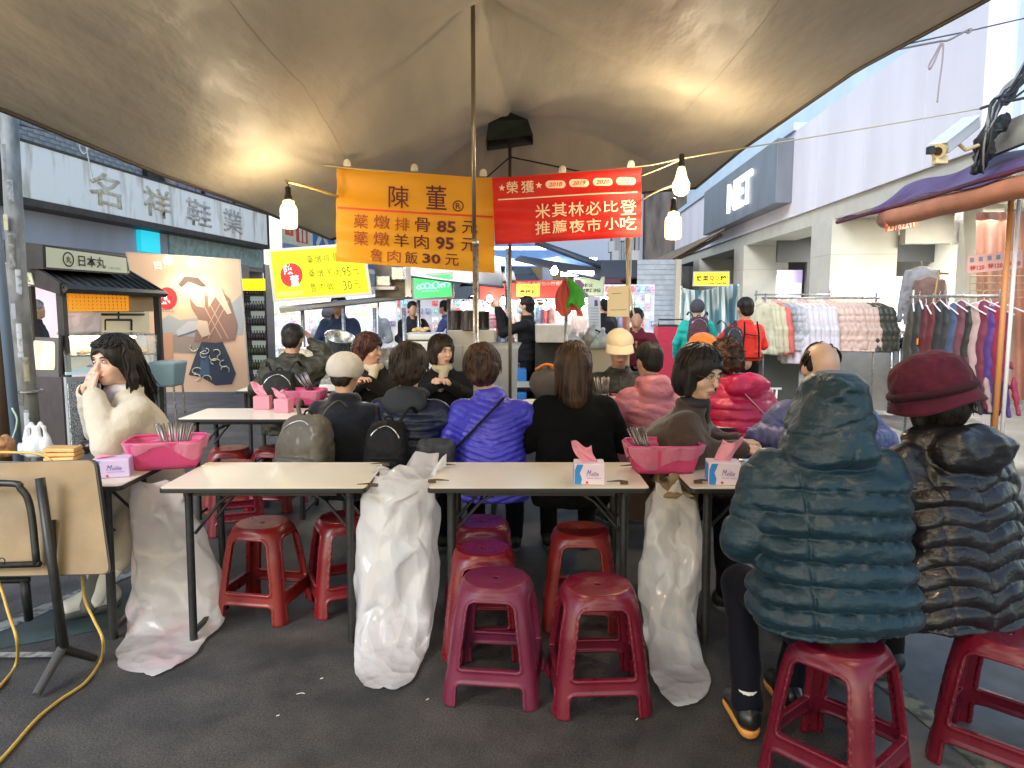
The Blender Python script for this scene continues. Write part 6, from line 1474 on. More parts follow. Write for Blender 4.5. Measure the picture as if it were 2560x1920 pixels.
rucksack('grey shoulder bag at the hip of the red shirt woman', P(1826, 900, 8.4).x, 8.42, 10, fab('bag_grey', (.06, .055, .06), .8), .11, .36, .05, .92, seed=5, pocket=False)
s = SDF((-.2, -.2, -.2), (.2, .2, .2), .008); s.ell((0, 0, 0), (.13, .09, .13), k=0); s.noise(.02, 9, 5); s.noise(.006, 30, 6)
o = tag(sdf_obj(s, 'cloth_bag', fab('bag_taupe', (.13, .11, .10), .8), None), 'taupe cloth bag with orange handles left of the black coat', 'bag'); o.location = P(1372, 960, 4.9)
m = MB(); m.tube(smoothpath([(-.09, -.04, .10), (-.02, -.06, .135), (.06, -.05, .11), (.0, -.05, .12), (.09, -.02, .14)], 5), .010, 6)
m.build('handle', M('handle_orange', (.80, .25, .05), .7), o, smooth=True)
s = SDF((-.2, -.2, -.2), (.2, .2, .2), .008); s.rbox((0, 0, 0), (.20, .10, .15), .04, None, 0); s.noise(.018, 10, 9)
o = tag(sdf_obj(s, 'shoulder_bag', M('bag_check', (.05, .05, .06), .7, col2=(.012, .012, .02), vscale=22), None), 'dark checked shoulder bag between the navy and blue jackets', 'bag'); o.location = P(1092, 1135, 4.0)
# ================================================================== STALLS, SIGNS, LANE BEYOND
def lit(n, c, e, es): return M(n, c, .5, emit=e, es=es)
def quadbox(name, label, cat, TL, TR, BR, BL, Y, mat, depth=.12, side=None, Y2=None, group=None, frame=None, fw=.02):
    """a flat sign box standing at depth Y (left) / Y2 (right); corners are photo pixels; returns (thing,Q,uv)"""
    Y2 = Y2 or Y; bl, br, tr, tl = P(*BL, Y), P(*BR, Y2), P(*TR, Y2), P(*TL, Y)
    t = thing(name, label, cat, (bl+br)/2, 0, group); base = t.location.copy(); Q0 = quadfn(bl, br, tr, tl)
    Q = lambda u, v, off=0: Q0(u, v, off)-base
    m = MB(); m.poly([Q(0, 0, .002), Q(1, 0, .002), Q(1, 1, .002), Q(0, 1, .002)]); m.build('sign_face', mat, t)
    m = MB(); a = [Q(0, 0, 0), Q(1, 0, 0), Q(1, 0, -depth), Q(0, 0, -depth)]; b = [Q(0, 1, 0), Q(1, 1, 0), Q(1, 1, -depth), Q(0, 1, -depth)]
    m.hexa(a+b); m.build('box_body', side or frame or steel, t)
    if frame:
        m = MB(); w = (br-bl).length; h_ = (tl-bl).length; fu, fv = fw/w, fw/h_
        for (u0, v0, u1, v1) in ((-fu, -fv, 1+fu, 0), (-fu, 1, 1+fu, 1+fv), (-fu, 0, 0, 1), (1, 0, 1+fu, 1)):
            m = MB(); m.hexa([Q(u0, v0, .01), Q(u1, v0, .01), Q(u1, v0, -.02), Q(u0, v0, -.02), Q(u0, v1, .01), Q(u1, v1, .01), Q(u1, v1, -.02), Q(u0, v1, -.02)]); m.build('frame', frame, t)
    def uv(px, py):
        u, v = .5, .5
        for _ in range(8):
            x = (BL[0]*(1-u)+BR[0]*u)*(1-v)+(TL[0]*(1-u)+TR[0]*u)*v; y = (BL[1]*(1-u)+BR[1]*u)*(1-v)+(TL[1]*(1-u)+TR[1]*u)*v
            u += (px-x)/(TR[0]-TL[0]); v += (y-py)/(BL[1]-TL[1])
        return u, v
    return t, Q, uv
alu = M('aluminium', (.45, .45, .46), .35, metal=.7)
# yellow menu light box
ybox = lit('sign_yellow_lit', (.8, .72, .0), (1, .90, 0), .9)
YB = quadbox('menu_lightbox', 'glowing yellow menu light box with a red circle, partly behind the orange banner', 'sign', (677, 630), (905, 613), (923, 731), (690, 748), 8.0, ybox, .18, side=M('box_side_white', (.55, .55, .52), .5), frame=alu, fw=.03)
k1 = lambda x, y: (620+x*.1808, 560+y*.1808)
cx, cy = k1(603, 705); t_, Q_, uv_ = YB
m = MB(); m.poly([Q_(*uv_(cx+28*cos(-a), cy+30*sin(-a)), .006) for a in np.linspace(0, 2*pi, 40, endpoint=False)]); m.build('red_disc', lit('disc_red', (.7, .01, .01), (1, .03, .02), .75), t_)
wht = lit('print_white_lit', (.9, .9, .9), (1, 1, 1), .9)
T1(YB, '陳', 500, 560, 630, 695, wht, k=k1, offset=.01, off=.010); T1(YB, '董', 590, 705, 710, 860, wht, k=k1, offset=.01, off=.010)
ol = M('print_olive', (.04, .05, .0), .6, emit=(.16, .18, 0), es=.5)
for ch, x0, y0, x1, y1 in (('藥', 815, 430, 905, 555), ('燉', 925, 425, 1020, 545), ('排', 1045, 415, 1130, 530), ('骨', 1170, 400, 1260, 525), ('藥', 840, 620, 930, 745), ('燉', 955, 620, 1050, 735), ('羊', 1075, 610, 1170, 700), ('肉', 1195, 620, 1290, 720), ('95', 1300, 590, 1420, 720), ('元', 1440, 585, 1540, 695),
        ('魯', 865, 810, 950, 940), ('肉', 980, 815, 1070, 920), ('飯', 1090, 800, 1200, 910), ('30', 1320, 780, 1440, 910), ('元', 1465, 770, 1560, 890)):
    T1(YB, ch, x0, y0, x1, y1, ol, k=k1, offset=.004, off=.012)
put_poly(YB, [k1(400, 945), k1(760, 915), k1(770, 980), k1(410, 1010)][::-1], M('print_tan', (.5, .4, .1), .6, emit=(.8, .6, .1), es=.6), 'print_strip', .006)
# rib stall cart
cart = thing('food_cart', 'stainless steel cooking cart under the yellow menu box with roof beam, posts and hood', 'food cart', P(850, 1000, 8.2).xy.to_3d())
cb = cart.location.copy()
def cpart(name, mat, px0, py0, px1, py1, Y, dep, **k):
    a, b = P(px0, py1, Y)-cb, P(px1, py0, Y)-cb; return MB().box(((a.x+b.x)/2, (a.y+b.y)/2+dep/2, (a.z+b.z)/2), (b.x-a.x, dep, b.z-a.z)).build(name, mat, cart, **k)
m = MB(); a, b = P(700, 775, 7.9)-cb, P(1010, 742, 8.6)-cb; m.tube([a, b], .035, 6); m.build('roof_beam', alu, cart)
cpart('counter', stainless, 700, 868, 1000, 1010, 8.0, .7, bevel=.01); cpart('hood', M('hood_brown_steel', (.16, .14, .12), .4, metal=.6, var=.3), 938, 655, 1012, 742, 8.4, .5); 
cpart('shelf_box', stainless, 940, 690, 975, 715, 8.2, .2, bevel=.01); cpart('shelf_box', stainless, 978, 668, 1008, 700, 8.2, .2, bevel=.01); cpart('shelf_board', alu, 935, 716, 985, 724, 8.15, .3)
for px in (756, 858, 936, 1010): m = MB(); a = P(px, 770, 8.05)-cb; m.tube([(a.x, a.y, 0), a], .022, 8); m.build('post', steel, cart, smooth=True)
m = MB(); m.lathe([(.12, 0), (.15, .30), (.16, .31), (.15, .31)], n=28, cap=False); tag(m.build('funnel_pot', stainless, None, smooth=True, loc=P(840, 905, 7.95)), 'tilted steel scoop bowl on the cooking cart left', 'pot').rotation_euler = (.35, .25, 0)
def pot(px, py, Y, r, h_, label, mat=stainless, nm='pot'):
    t = thing(nm, label, 'pot', P(px, py, Y)); MB().lathe([(r*.98, 0), (r, .01), (r, h_), (r*1.04, h_+.005), (r*1.04, h_+.012), (r*.97, h_+.012), (r*.96, h_-.02)], n=32, cap=False).build('pot_wall', mat, t, smooth=50)
    m = MB(); m.lathe([(r*.96, h_-.02), (.001, h_-.018)], n=24, cap=False); m.build('pot_content', M('broth', (.12, .06, .02), .2), t); return t
brst = M('steel_brown_reflect', (.30, .25, .21), .22, metal=.9, var=.3, vscale=9, aniso=(9, 9, 1))
pot(1138, 824, 9.0, .095, .22, 'left of three tall steamer pots beyond the dark bob woman', brst); pot(1172, 825, 8.85, .095, .22, 'middle of three tall steamer pots beyond the dark bob woman', brst); pot(1205, 824, 9.05, .09, .21, 'right steamer pot half hidden by the steel pole', brst)
c2 = thing('steel_counter', 'stainless counter carrying the steamer pots', 'counter', P(1180, 1000, 9.0).xy.to_3d())
a, b = P(1118, 826, 8.8), P(1240, 826, 8.8); MB().box((0, .2, a.z/2), (b.x-a.x, .6, a.z)).build('cabinet', M('steel_warm', (.42, .38, .32), .4, metal=.7), c2, bevel=.01)
for i in range(3): MB().box(((i-1)*.19, -.106, a.z*.5), (.17, .012, a.z*.7)).build('door', M('steel_warm', (.4, .4, .4)), c2, bevel=.004)
cool = thing('cool_box', 'large white foam cool box with a small purple mark beside the cooking cart', 'cool box', P(1060, 1000, 8.1).xy.to_3d())
a, b = P(1022, 832, 8.1), P(1118, 832, 8.1); wbox = M('foam_white', (.66, .62, .54), .7); zt = a.z
MB().box((0, .2, zt*.5-.04), (b.x-a.x, .45, zt-.10)).build('tub', wbox, cool, bevel=.02); MB().box((0, .2, zt-.045), ((b.x-a.x)*1.04, .48, .07)).build('lid', wbox, cool, bevel=.02)
text_on(lambda u, v, off: Vector((-.10+u*.2, -.03-off, zt-.30+v*.10)), 'Lux', (0, 0, .8, 1), M('print_purple', (.12, .06, .3), .5), cool, offset=.02)
m = MB()
for i in range(7): m.lathe([(.001, -.02), (.035, -.012), (.04, 0), (.03, .015), (.001, .02)], (random.uniform(-.12, .12), random.uniform(-.04, .04), random.uniform(0, .02)), 10, cap=False)
tag(m.build('buns', M('bun_tan', (.70, .48, .22), .7), None, smooth=True, loc=P(1062, 826, 8.25)), 'few tan buns heaped on the white cool box', 'food', kind='stuff')
# green lit sign
grn = lit('sign_green_lit', (.05, .5, .1), (.12, .95, .25), .95)
GB = quadbox('green_lightbox', 'glowing green light box sign with pale bubble lettering in mid distance', 'sign', (1034, 690), (1127, 685), (1130, 741), (1037, 746), 11.0, grn, .45, side=M('box_side_white', (.5, .5, .5)), frame=alu, fw=.03)
pal = lit('print_pale_blue', (.6, .8, .9), (.55, .85, .95), .9); t_, Q_, uv_ = GB
k2 = lambda x, y: (980+x*.1808, 620+y*.1808)
for i, (x, y, r) in enumerate(((375, 545, 5), (430, 530, 7), (490, 525, 7), (545, 535, 5), (605, 515, 8), (660, 525, 5), (705, 520, 5), (755, 505, 7))):
    c_ = k2(x, y); m = MB(); m.tube([Q_(*uv_(c_[0]+r*cos(q), c_[1]+r*sin(q)*(.8 if i % 2 else 1)), .01) for q in np.linspace(.3*i, 5.4+.3*i, 14)], .010, 4); m.build('lettering', pal, t_)
put_line(GB, k2(410, 600), k2(650, 590), 1.2, pal)
for px in (1046, 1122):
    m = MB(); a = P(px, 744, 11.1); m.tube([(0, 0, 0), (0, 0, a.z)], .03, 8); tag(m.build('sign_post', steel, None, smooth=True, loc=a.xy.to_3d()), 'slim steel post under the %s end of the green light box' % ('left' if px < 1100 else 'right'), 'post', 'posts of the green light box')
# colourful billboard on the far left building
bb = thing('billboard', 'large red, cream and blue painted shop billboard behind the left bulb', 'billboard', S2W(-6.4, 17.3, 0))
def bpan(y0, y1, z0, z1, mat, x=-6.05): return sb('painted_panel', mat, bb, x-.06, x, y0, y1, z0, z1)
bcream = M('bill_cream', (.55, .56, .42), .6, var=.1); bred = M('bill_red', (.55, .05, .04), .6, var=.15); bblue = M('bill_blue', (.03, .13, .45), .6, var=.15); bviolet = M('bill_violet', (.16, .20, .48), .6, var=.1)
bpan(16.42, 26, 2.86, 5.6, bcream); bpan(16.42, 26, 2.62, 2.855, bviolet)
Qb = lambda u, v, off: S2W(-6.03+off, u, v)
bpan(16.45, 16.95, 3.05, 4.6, bred, -6.04); bpan(17.15, 17.95, 2.95, 3.9, bred, -6.04); text_on(Qb, 'h', (17.3, 2.97, 17.75, 3.6), bcream, bb, offset=.05); text_on(Qb, '卡', (16.5, 3.1, 16.9, 3.9), bcream, bb, offset=.03)
bpan(18.35, 25, 2.90, 4.6, bblue, -6.04); text_on(Qb, '人', (18.5, 2.92, 19.6, 3.7), bcream, bb, offset=.05); text_on(Qb, '111', (20.1, 2.92, 22.4, 3.5), bcream, bb, offset=.05)
reloc(bb)
# product walls
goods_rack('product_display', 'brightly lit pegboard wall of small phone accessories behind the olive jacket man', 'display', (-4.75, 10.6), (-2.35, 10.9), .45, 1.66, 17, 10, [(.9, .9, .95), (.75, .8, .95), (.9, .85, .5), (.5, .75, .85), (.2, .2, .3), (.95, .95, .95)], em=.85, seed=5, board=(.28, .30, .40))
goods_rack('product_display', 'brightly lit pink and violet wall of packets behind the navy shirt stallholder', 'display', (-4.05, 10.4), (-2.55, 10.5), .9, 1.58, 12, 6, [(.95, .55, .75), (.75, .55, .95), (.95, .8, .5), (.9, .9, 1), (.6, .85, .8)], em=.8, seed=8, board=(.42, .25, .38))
sh_ = thing('cosmetics_shelf', 'tall black shelf of dark bottles with a yellow header, right of the print panel', 'shelf', P(640, 1000, 9.6).xy.to_3d())
o_ = sh_.location.copy(); a, b = P(603, 700, 9.6)-o_, P(672, 940, 9.6)-o_; w_ = b.x-a.x; zt, zb = a.z, b.z
blk = M('shelf_black', (.02, .02, .022), .5)
for sx in (0, 1): MB().box((a.x+sx*w_, .12, zt/2+.1), (.025, .3, zt+.2)).build('upright', blk, sh_)
MB().box((a.x+w_/2, .28, zt/2), (w_, .02, zt)).build('back', M('shelf_back_lit', (.5, .55, .5), emit=(.7, .8, .7), es=.30), sh_)
MB().box((a.x+w_/2, -.02, zt-.06), (w_*1.05, .03, .15)).build('header', lit('header_yellow', (.8, .65, 0), (1, .8, 0), .7), sh_)
bot = MB(); bot.lathe([(.018, 0), (.020, .01), (.020, .075), (.009, .09), (.009, .115), (.001, .116)], n=8, cap=False); botm = bot.mesh('bottle', True); bms = []
for c_ in ((.02, .01, .012), (.05, .06, .02), (.03, .02, .02), (.10, .01, .02)): q = botm.copy(); q.materials.append(M('bottle_%d' % int(c_[0]*100), c_, .2, spec=.8)); bms.append(q)
for r in range(8):
    z = .30+r*.19
    if z > zt-.2: break
    MB().box((a.x+w_/2, .12, z), (w_-.03, .28, .015)).build('shelf_board', blk, sh_)
    for c_ in range(8): o = link('bottle', bms[3 if r == 0 else (r//2) % 3], None, sh_); o.location = (a.x+.03+c_*(w_-.06)/7, .02, z+.008)
# print panel with a plain robed figure
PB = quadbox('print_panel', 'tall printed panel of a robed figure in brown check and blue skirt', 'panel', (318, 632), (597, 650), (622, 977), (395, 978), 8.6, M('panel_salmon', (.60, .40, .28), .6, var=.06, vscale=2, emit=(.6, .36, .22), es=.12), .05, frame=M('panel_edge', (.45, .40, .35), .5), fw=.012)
k3 = lambda x, y: (x*.3375, 700+y*.3375)
def pp(pts, col, off, k=k3, nm='print_shape', var=0, **kw): return put_poly(PB, [k(*p) for p in pts][::-1], M('print_%d_%d_%d' % tuple(int(c*99) for c in col), col, .6, var=var, **kw), nm, off)
pp([(1180, 300), (1250, 250), (1330, 290), (1500, 270), (1640, 240), (1800, 90), (1800, 400), (1560, 420), (1200, 400)], (.33, .35, .38), .006)
pp([(1180, 390), (1280, 385), (1285, 580), (1190, 590)], (.50, .26, .17), .008); pp([(1280, 400), (1480, 420), (1470, 540), (1290, 530)], (.28, .22, .20), .009)
pp([(1500, 440), (1640, 430), (1700, 560), (1750, 690), (1720, 770), (1600, 780), (1500, 720), (1400, 700), (1440, 580)], (.035, .045, .08), .012)   # skirt
pp([(1500, 480), (1540, 520), (1560, 710), (1480, 700)], (.06, .11, .20), .014)
pp([(1400, 110), (1520, 120), (1620, 60), (1700, 130), (1760, 330), (1740, 440), (1600, 460), (1440, 450), (1470, 280), (1420, 200)], (.26, .15, .12), .013)  # check robe
for i in range(-1, 7):     # check bands of the robe
    for d_ in (0, 1):
        x0_, y0_ = 1440+i*50, 150 if d_ == 0 else 430; x1_, y1_ = x0_+150, 430 if d_ == 0 else 150
        lo_ = .0; pts = [(x0_, y0_), (x0_+10, y0_), (x1_+10, y1_), (x1_, y1_)]
        if x0_ > 1455 and x1_ < 1735: pp(pts if d_ == 0 else pts[::-1], (.50, .30, .22), .016+.001*d_)
pp([(1330, 40), (1400, -10), (1470, 30), (1520, 90), (1520, 200), (1460, 190), (1390, 110)], (.62, .47, .36), .014); pp([(1325, 30), (1370, -30), (1470, -20), (1530, 40), (1480, 40), (1400, 10), (1350, 50)], (.08, .05, .05), .017)
pp([(1540, 60), (1640, 50), (1720, 240), (1690, 250), (1600, 120), (1550, 200)], (.66, .50, .38), .018)
pp([(1310, 370), (1400, 300), (1470, 300), (1470, 360), (1320, 410)], (.45, .45, .50), .018); pp([(1470, 290), (1540, 300), (1560, 400), (1500, 420), (1460, 350)], (.60, .45, .36), .019)
for i in range(11):
    c_ = (1450+(i*71) % 280, 500+(i*53) % 250); t_, Q_, uv_ = PB
    m = MB(); m.tube([Q_(*uv_(*k3(c_[0]+(18+q*10)*cos(q*1.5+i), c_[1]+(14+q*7)*sin(q*1.5+i))), .02) for q in np.linspace(0, 2.6, 12)], .006, 4); m.build('print_wave', M('print_cream', (.60, .55, .45), .6), t_)
c_ = k3(1240, 130); m = MB(); t_, Q_, uv_ = PB
m.poly([Q_(*uv_(c_[0]+25*cos(-a), c_[1]+27*sin(-a)), .012) for a in np.linspace(0, 2*pi, 30, endpoint=False)]); m.build('red_disc', M('disc_red2', (.62, .02, .03), .5), t_)
T1(PB, '丸', 1180, 95, 1260, 175, M('print_white', (.8, .8, .78), .5), k=k3, offset=.05, off=.016); T1(PB, '日', 1145, -135, 1200, -80, M('print_white', (.8, .8, .78)), k=k3, offset=.06, off=.016)
T1(PB, '-ひばんまる', 1170, 205, 1290, 232, M('print_grey', (.25, .22, .2), .6), k=k3, off=.016)
for i, (px, py) in enumerate(((420, 662), (480, 668))):
    l = bpy.data.lights.new('panel_spot', 'SPOT'); l.energy = 7 if i == 0 else 4; l.color = (1, .82, .55); l.spot_size = 1.7; l.spot_blend = .8; l.shadow_soft_size = .04
    lo = bpy.data.objects.new('panel_spot', l); COL.objects.link(lo); lo.location = P(px, py, 8.25); lo.rotation_euler = (radians(38), 0, 0)
    m = MB(); m.lathe([(.001, -.03), (.035, -.02), (.045, 0), (.04, .03), (.015, .06)], n=14, cap=False); tag(m.build('spot_lamp', lit('spot_glow', (1, 1, 1), (1, .86, .55), 25 if i == 0 else 8), None, smooth=True, loc=P(px, py-8, 8.3)), 'small lit spot lamp above the print panel, %s' % ('over the red disc' if i == 0 else 'right of the other'), 'lamp', 'spot lamps over the print panel')

# ------------------------------------------------------------------ food cart with the yatai roof
dw = M('dark_wood', (.028, .022, .018), .6, var=.3, vscale=8, bump=.2); crm = M('sign_cream', (.62, .60, .42), .6, emit=(.75, .72, .5), es=.10)
ya = thing('yatai_cart', 'dark wooden snack cart with ribbed roof, cream signboard and orange slips', 'food cart', P(250, 1000, 6.6).xy.to_3d()); yo = ya.location.copy()
Yl, Yr = 6.5, 7.9
def yl(px): return Yl+(Yr-Yl)*(px-150)/(400-150)
def Yp(px, py, dY=0): return P(px, py, yl(px)+dY)-yo
# signboard
tl_, tr_, br_, bl_ = Yp(114, 616), Yp(313, 662), Yp(320, 681), Yp(118, 667)
bl_, tl_ = P(115, 668, 6.45)-yo, P(113, 617, 6.45)-yo; tr_, br_ = P(314, 645, 7.55)-yo, P(318, 683, 7.55)-yo
Qy0 = quadfn(bl_, br_, tr_, tl_); Qy = lambda u, v, off=0: Qy0(u, v, off)
m = MB(); m.hexa([Qy(-.03, -.1, 0), Qy(1.02, -.1, 0), Qy(1.02, -.1, -.25), Qy(-.03, -.1, -.25), Qy(-.03, 1.1, 0), Qy(1.02, 1.1, 0), Qy(1.02, 1.1, -.25), Qy(-.03, 1.1, -.25)]); m.build('signboard', dw, ya)
m = MB(); m.poly([Qy(0, 0, .004), Qy(1, 0, .004), Qy(1, 1, .004), Qy(0, 1, .004)]); m.build('sign_face', crm, ya)
ink = M('ink_black', (.02, .018, .012), .7)
text_on(Qy, '日本丸', (.36, .18, .70, .82), ink, ya, off=.008, offset=.015); text_on(Qy, 'ニホンマル', (.73, .18, .90, .32), ink, ya, off=.008)
m = MB(); m.tube([Qy(.245+.058*cos(a), .5+.36*sin(a), .006) for a in np.linspace(0, 2*pi, 24, endpoint=False)], .006, 4, closed=True); m.build('ring_mark', ink, ya); text_on(Qy, '丸', (.215, .30, .275, .68), ink, ya, off=.008, offset=.02)
# roof: slope with ribs
e0, e1 = P(155, 718, 6.25)-yo, P(414, 735, 7.75)-yo; r0, r1 = P(58, 660, 6.7)-yo, P(325, 682, 8.1)-yo; e0 = P(160, 722, 6.2)-yo
Qr0 = quadfn(e0, e1, r1, r0)
m = MB(); m.hexa([Qr0(0, 0, 0), Qr0(1, 0, 0), Qr0(1, 0, -.03), Qr0(0, 0, -.03), Qr0(0, 1, 0), Qr0(1, 1, 0), Qr0(1, 1, -.03), Qr0(0, 1, -.03)]); m.build('roof', dw, ya)
for i in range(13): m = MB(); u = .0+i/12; m.tube([Qr0(u, 0, .012), Qr0(u, 1, .012)], .014, 6); m.build('roof_rib', dw, ya)
m = MB(); m.tube([e0, e1], .035, 4); m.build('eave_beam', dw, ya)
# gable end at left
g0 = P(52, 705, 6.75)-yo; m = MB(); m.poly([e0+Vector((-.02, 0, -.05)), g0, r0+Vector((0, 0, .05)), e0+Vector((-.02, 0, .05))]); m.build('gable', dw, ya, solid=.03)
m = MB(); gq = quadfn(P(58, 708, 6.55)-yo, P(86, 712, 6.5)-yo, P(78, 682, 6.5)-yo, P(58, 680, 6.55)-yo); m.poly([gq(0, 0), gq(1, 0), gq(1, 1), gq(0, 1)]); m.build('gable_sign', crm, ya, solid=.01); text_on(gq, '丸', (.2, .2, .8, .8), ink, ya, off=.012)
# posts
for (px, Y_, py) in ((152, 6.3, 725), (392, 7.7, 738), (75, 6.9, 715)):
    q = P(px, py, Y_)-yo; m = MB(); m.box((q.x, q.y, q.z/2), (.06, .06, q.z)); m.build('post', dw, ya, bevel=.004)
# hanging slips
slip = M('slip_orange', (.85, .42, .04), .6, emit=(1, .5, .03), es=.35, tl=.2); slip2 = M('slip_wood', (.45, .32, .18), .7)
sm = MB().box((0, 0, 0), (.032, .004, .19)).mesh('paper_slip')
for i in range(22):
    px = 162+i*10.2; Y_ = 6.3+(7.7-6.3)*(px-152)/240; q = P(px, 752+(px-160)*.02, Y_)-yo
    me = sm.copy(); me.materials.append(slip if i < 16 else slip2); o = link('paper_slip', me, None, ya); o.location = q; o.rotation_euler = (0, radians(random.uniform(-3, 3)), radians(38)); o.scale = (1.5, 1, .95)
    if i < 16:
        m = MB()
        for kx in range(5): m.box((q.x-.004, q.y-.012, q.z+.065-kx*.032), (.012, .003, .016), (0, 0, radians(38)))
        m.build('slip_print', M('slip_ink', (.30, .10, .01), .7), ya)
# display case: lamp, glass, trays
def yq(px, py, Y_): return P(px, py, Y_)-yo
def plate(name, mat, pts, th=.01): return slab([Vector(p) for p in pts], (Vector(pts[1])-Vector(pts[0])).cross(Vector(pts[2])-Vector(pts[0])).normalized(), -th/2, th/2).build(name, mat, ya)
A0, A1 = yq(155, 838, 6.3), yq(385, 836, 7.5); B0, B1 = yq(165, 935, 6.2), yq(395, 925, 7.4)
bk = Vector((-.28, .38, 0))
glassm = M('case_glass', (.9, .95, .95), .05, trans=0, alpha=.16, spec=.8)
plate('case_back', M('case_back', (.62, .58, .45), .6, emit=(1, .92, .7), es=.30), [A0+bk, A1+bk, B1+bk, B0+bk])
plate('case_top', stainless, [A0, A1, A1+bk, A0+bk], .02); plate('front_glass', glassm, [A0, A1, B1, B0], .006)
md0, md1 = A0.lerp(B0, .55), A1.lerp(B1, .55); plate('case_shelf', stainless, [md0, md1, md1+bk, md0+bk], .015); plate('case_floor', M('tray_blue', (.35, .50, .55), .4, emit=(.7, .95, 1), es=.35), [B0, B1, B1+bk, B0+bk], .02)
m = MB(); m.tube([A0.lerp(A1, .06)+bk*.4+Vector((0, 0, -.03)), A0.lerp(A1, .80)+bk*.4+Vector((0, 0, -.03))], .014, 8); m.build('tube_lamp', lit('tube_glow', (1, 1, 1), (1, .95, .8), 9), ya)
m = MB()
rr = random.Random(5)
for i in range(34):
    u = rr.uniform(.03, .9); q = md0.lerp(md1, u)+bk*rr.uniform(.15, .6)+Vector((0, 0, .02)); m.lathe([(.001, -.012), (.022, -.008), (.028, 0), (.02, .012), (.001, .016)], q, 8, cap=False)
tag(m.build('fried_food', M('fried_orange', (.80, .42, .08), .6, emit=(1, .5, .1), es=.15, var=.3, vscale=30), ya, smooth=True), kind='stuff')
m = MB()
for i in range(18):
    u = rr.uniform(.25, .95); q = B0.lerp(B1, u)+bk*rr.uniform(.15, .6)+Vector((0, 0, .04)); m.lathe([(.001, -.012), (.03, -.008), (.035, 0), (.001, .016)], q, 8, cap=False)
tag(m.build('packed_food', M('pack_pale', (.65, .60, .60), .4, col2=(.6, .2, .22), vscale=12), ya, smooth=True), kind='stuff')
for (px, Y_) in ((86, 6.7), (152, 6.25), (388, 7.6)): m = MB(); m.tube([yq(px, 838, Y_), yq(px, 935, Y_)], .018, 8); m.build('case_edge', stainless if px > 300 else dw, ya)
# side window (rounded) and lower body
S0, S1, S2, S3 = yq(82, 932, 6.75), yq(150, 935, 6.28), yq(150, 845, 6.28), yq(82, 842, 6.75)
plate('side_frame', M('grey_paint', (.10, .095, .085), .5), [S0+Vector((0, 0, -.03)), S1+Vector((0, 0, -.03)), S2, S3], .02)
o1_ = round_quad([S0.lerp(S2, .10), S1.lerp(S3, .10), S2.lerp(S0, .10), S3.lerp(S1, .10)], .05); nn = (S1-S0).cross(S3-S0).normalized(); nn = nn if nn.y < 0 else -nn
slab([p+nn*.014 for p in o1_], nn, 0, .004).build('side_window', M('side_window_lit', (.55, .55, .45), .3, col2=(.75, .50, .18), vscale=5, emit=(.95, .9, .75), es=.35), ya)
bod = M('cart_body_black', (.045, .040, .034), .5, var=.2)
L0, L1 = yq(84, 945, 6.75), yq(158, 948, 6.2); L0.z = L1.z = 0; T0_, T1_ = yq(84, 940, 6.75), yq(158, 943, 6.2); R1 = yq(392, 935, 7.5)
plate('side_body', bod, [Vector((L0.x, L0.y, .05)), Vector((L1.x, L1.y, .05)), T1_, T0_], .03)
plate('front_body', M('front_grey', (.36, .37, .38), .5, var=.15), [Vector((L1.x+.01, L1.y, .05)), Vector((R1.x, R1.y, .05)), R1, T1_+Vector((.01, 0, 0))], .03)
c0 = Vector((L1.x+.01, L1.y, .05)); c1 = Vector((R1.x, R1.y, .05)); dd_ = (c1-c0); n_ = Vector((dd_.y, -dd_.x, 0)).normalized()
for nm, u0, u1, z0_, z1_, mt, of in (('menu_frame', .13, .50, .25, .93, dw, .02), ('menu_board', .15, .48, .28, .90, M('menu_white', (.62, .65, .72), .5), .032), ('pattern_panel', .0, .10, .1, .95, M('pattern_grey', (.6, .6, .6), .6, col2=(.15, .15, .15), vscale=90, vramp=(.48, .52)), .02)):
    m = MB(); zt_ = T1_.z; q = [c0+dd_*u0+n_*of, c0+dd_*u1+n_*of]; slab([Vector((q[0].x, q[0].y, z0_*zt_)), Vector((q[1].x, q[1].y, z0_*zt_)), Vector((q[1].x, q[1].y, z1_*zt_)), Vector((q[0].x, q[0].y, z1_*zt_))], n_, 0, .01).build(nm, mt, ya)
# shelf structure behind (cream lattice)
bkp = bk*1.5
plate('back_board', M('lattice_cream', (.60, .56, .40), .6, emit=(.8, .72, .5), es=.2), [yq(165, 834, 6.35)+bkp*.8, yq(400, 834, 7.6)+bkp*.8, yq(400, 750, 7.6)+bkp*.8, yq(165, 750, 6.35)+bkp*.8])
for pts in (((283, 830), (283, 802)), ((283, 802), (352, 802)), ((352, 802), (352, 830)), ((318, 802), (318, 778)), ((250, 788), (385, 788)), ((250, 778), (385, 778))):
    m = MB(); f_ = lambda p: yq(p[0], p[1], 6.35+(p[0]-165)/235*1.25)+bkp*.72; m.tube([f_(pts[0]), f_(pts[1])], .012, 4); m.build('lattice_bar', dw, ya)
m = MB(); s = SDF(yq(190, 835, 6.6)-Vector((.1, .2, .1)), yq(235, 780, 6.9)+Vector((.25, .2, .1)), .012); s.rbox((yq(200, 808, 6.7)), (.34, .06, .20), .02, Matrix.Rotation(radians(35), 3, 'Z'), 0); s.noise(.008, 12, 3)
tag(sdf_obj(s, 'paper_bag', M('paper_pinkish', (.62, .50, .48), .8, bump2=.5), None), 'crumpled pinkish paper bag standing on the snack cart display case', 'paper bag').location = yo
s = M('bin_blue', (.25, .36, .38), .5)
bn = thing('blue_tub', 'pale blue square tub on a stand right of the snack cart', 'tub', P(425, 1000, 7.4).xy.to_3d()); q = P(425, 925, 7.4)
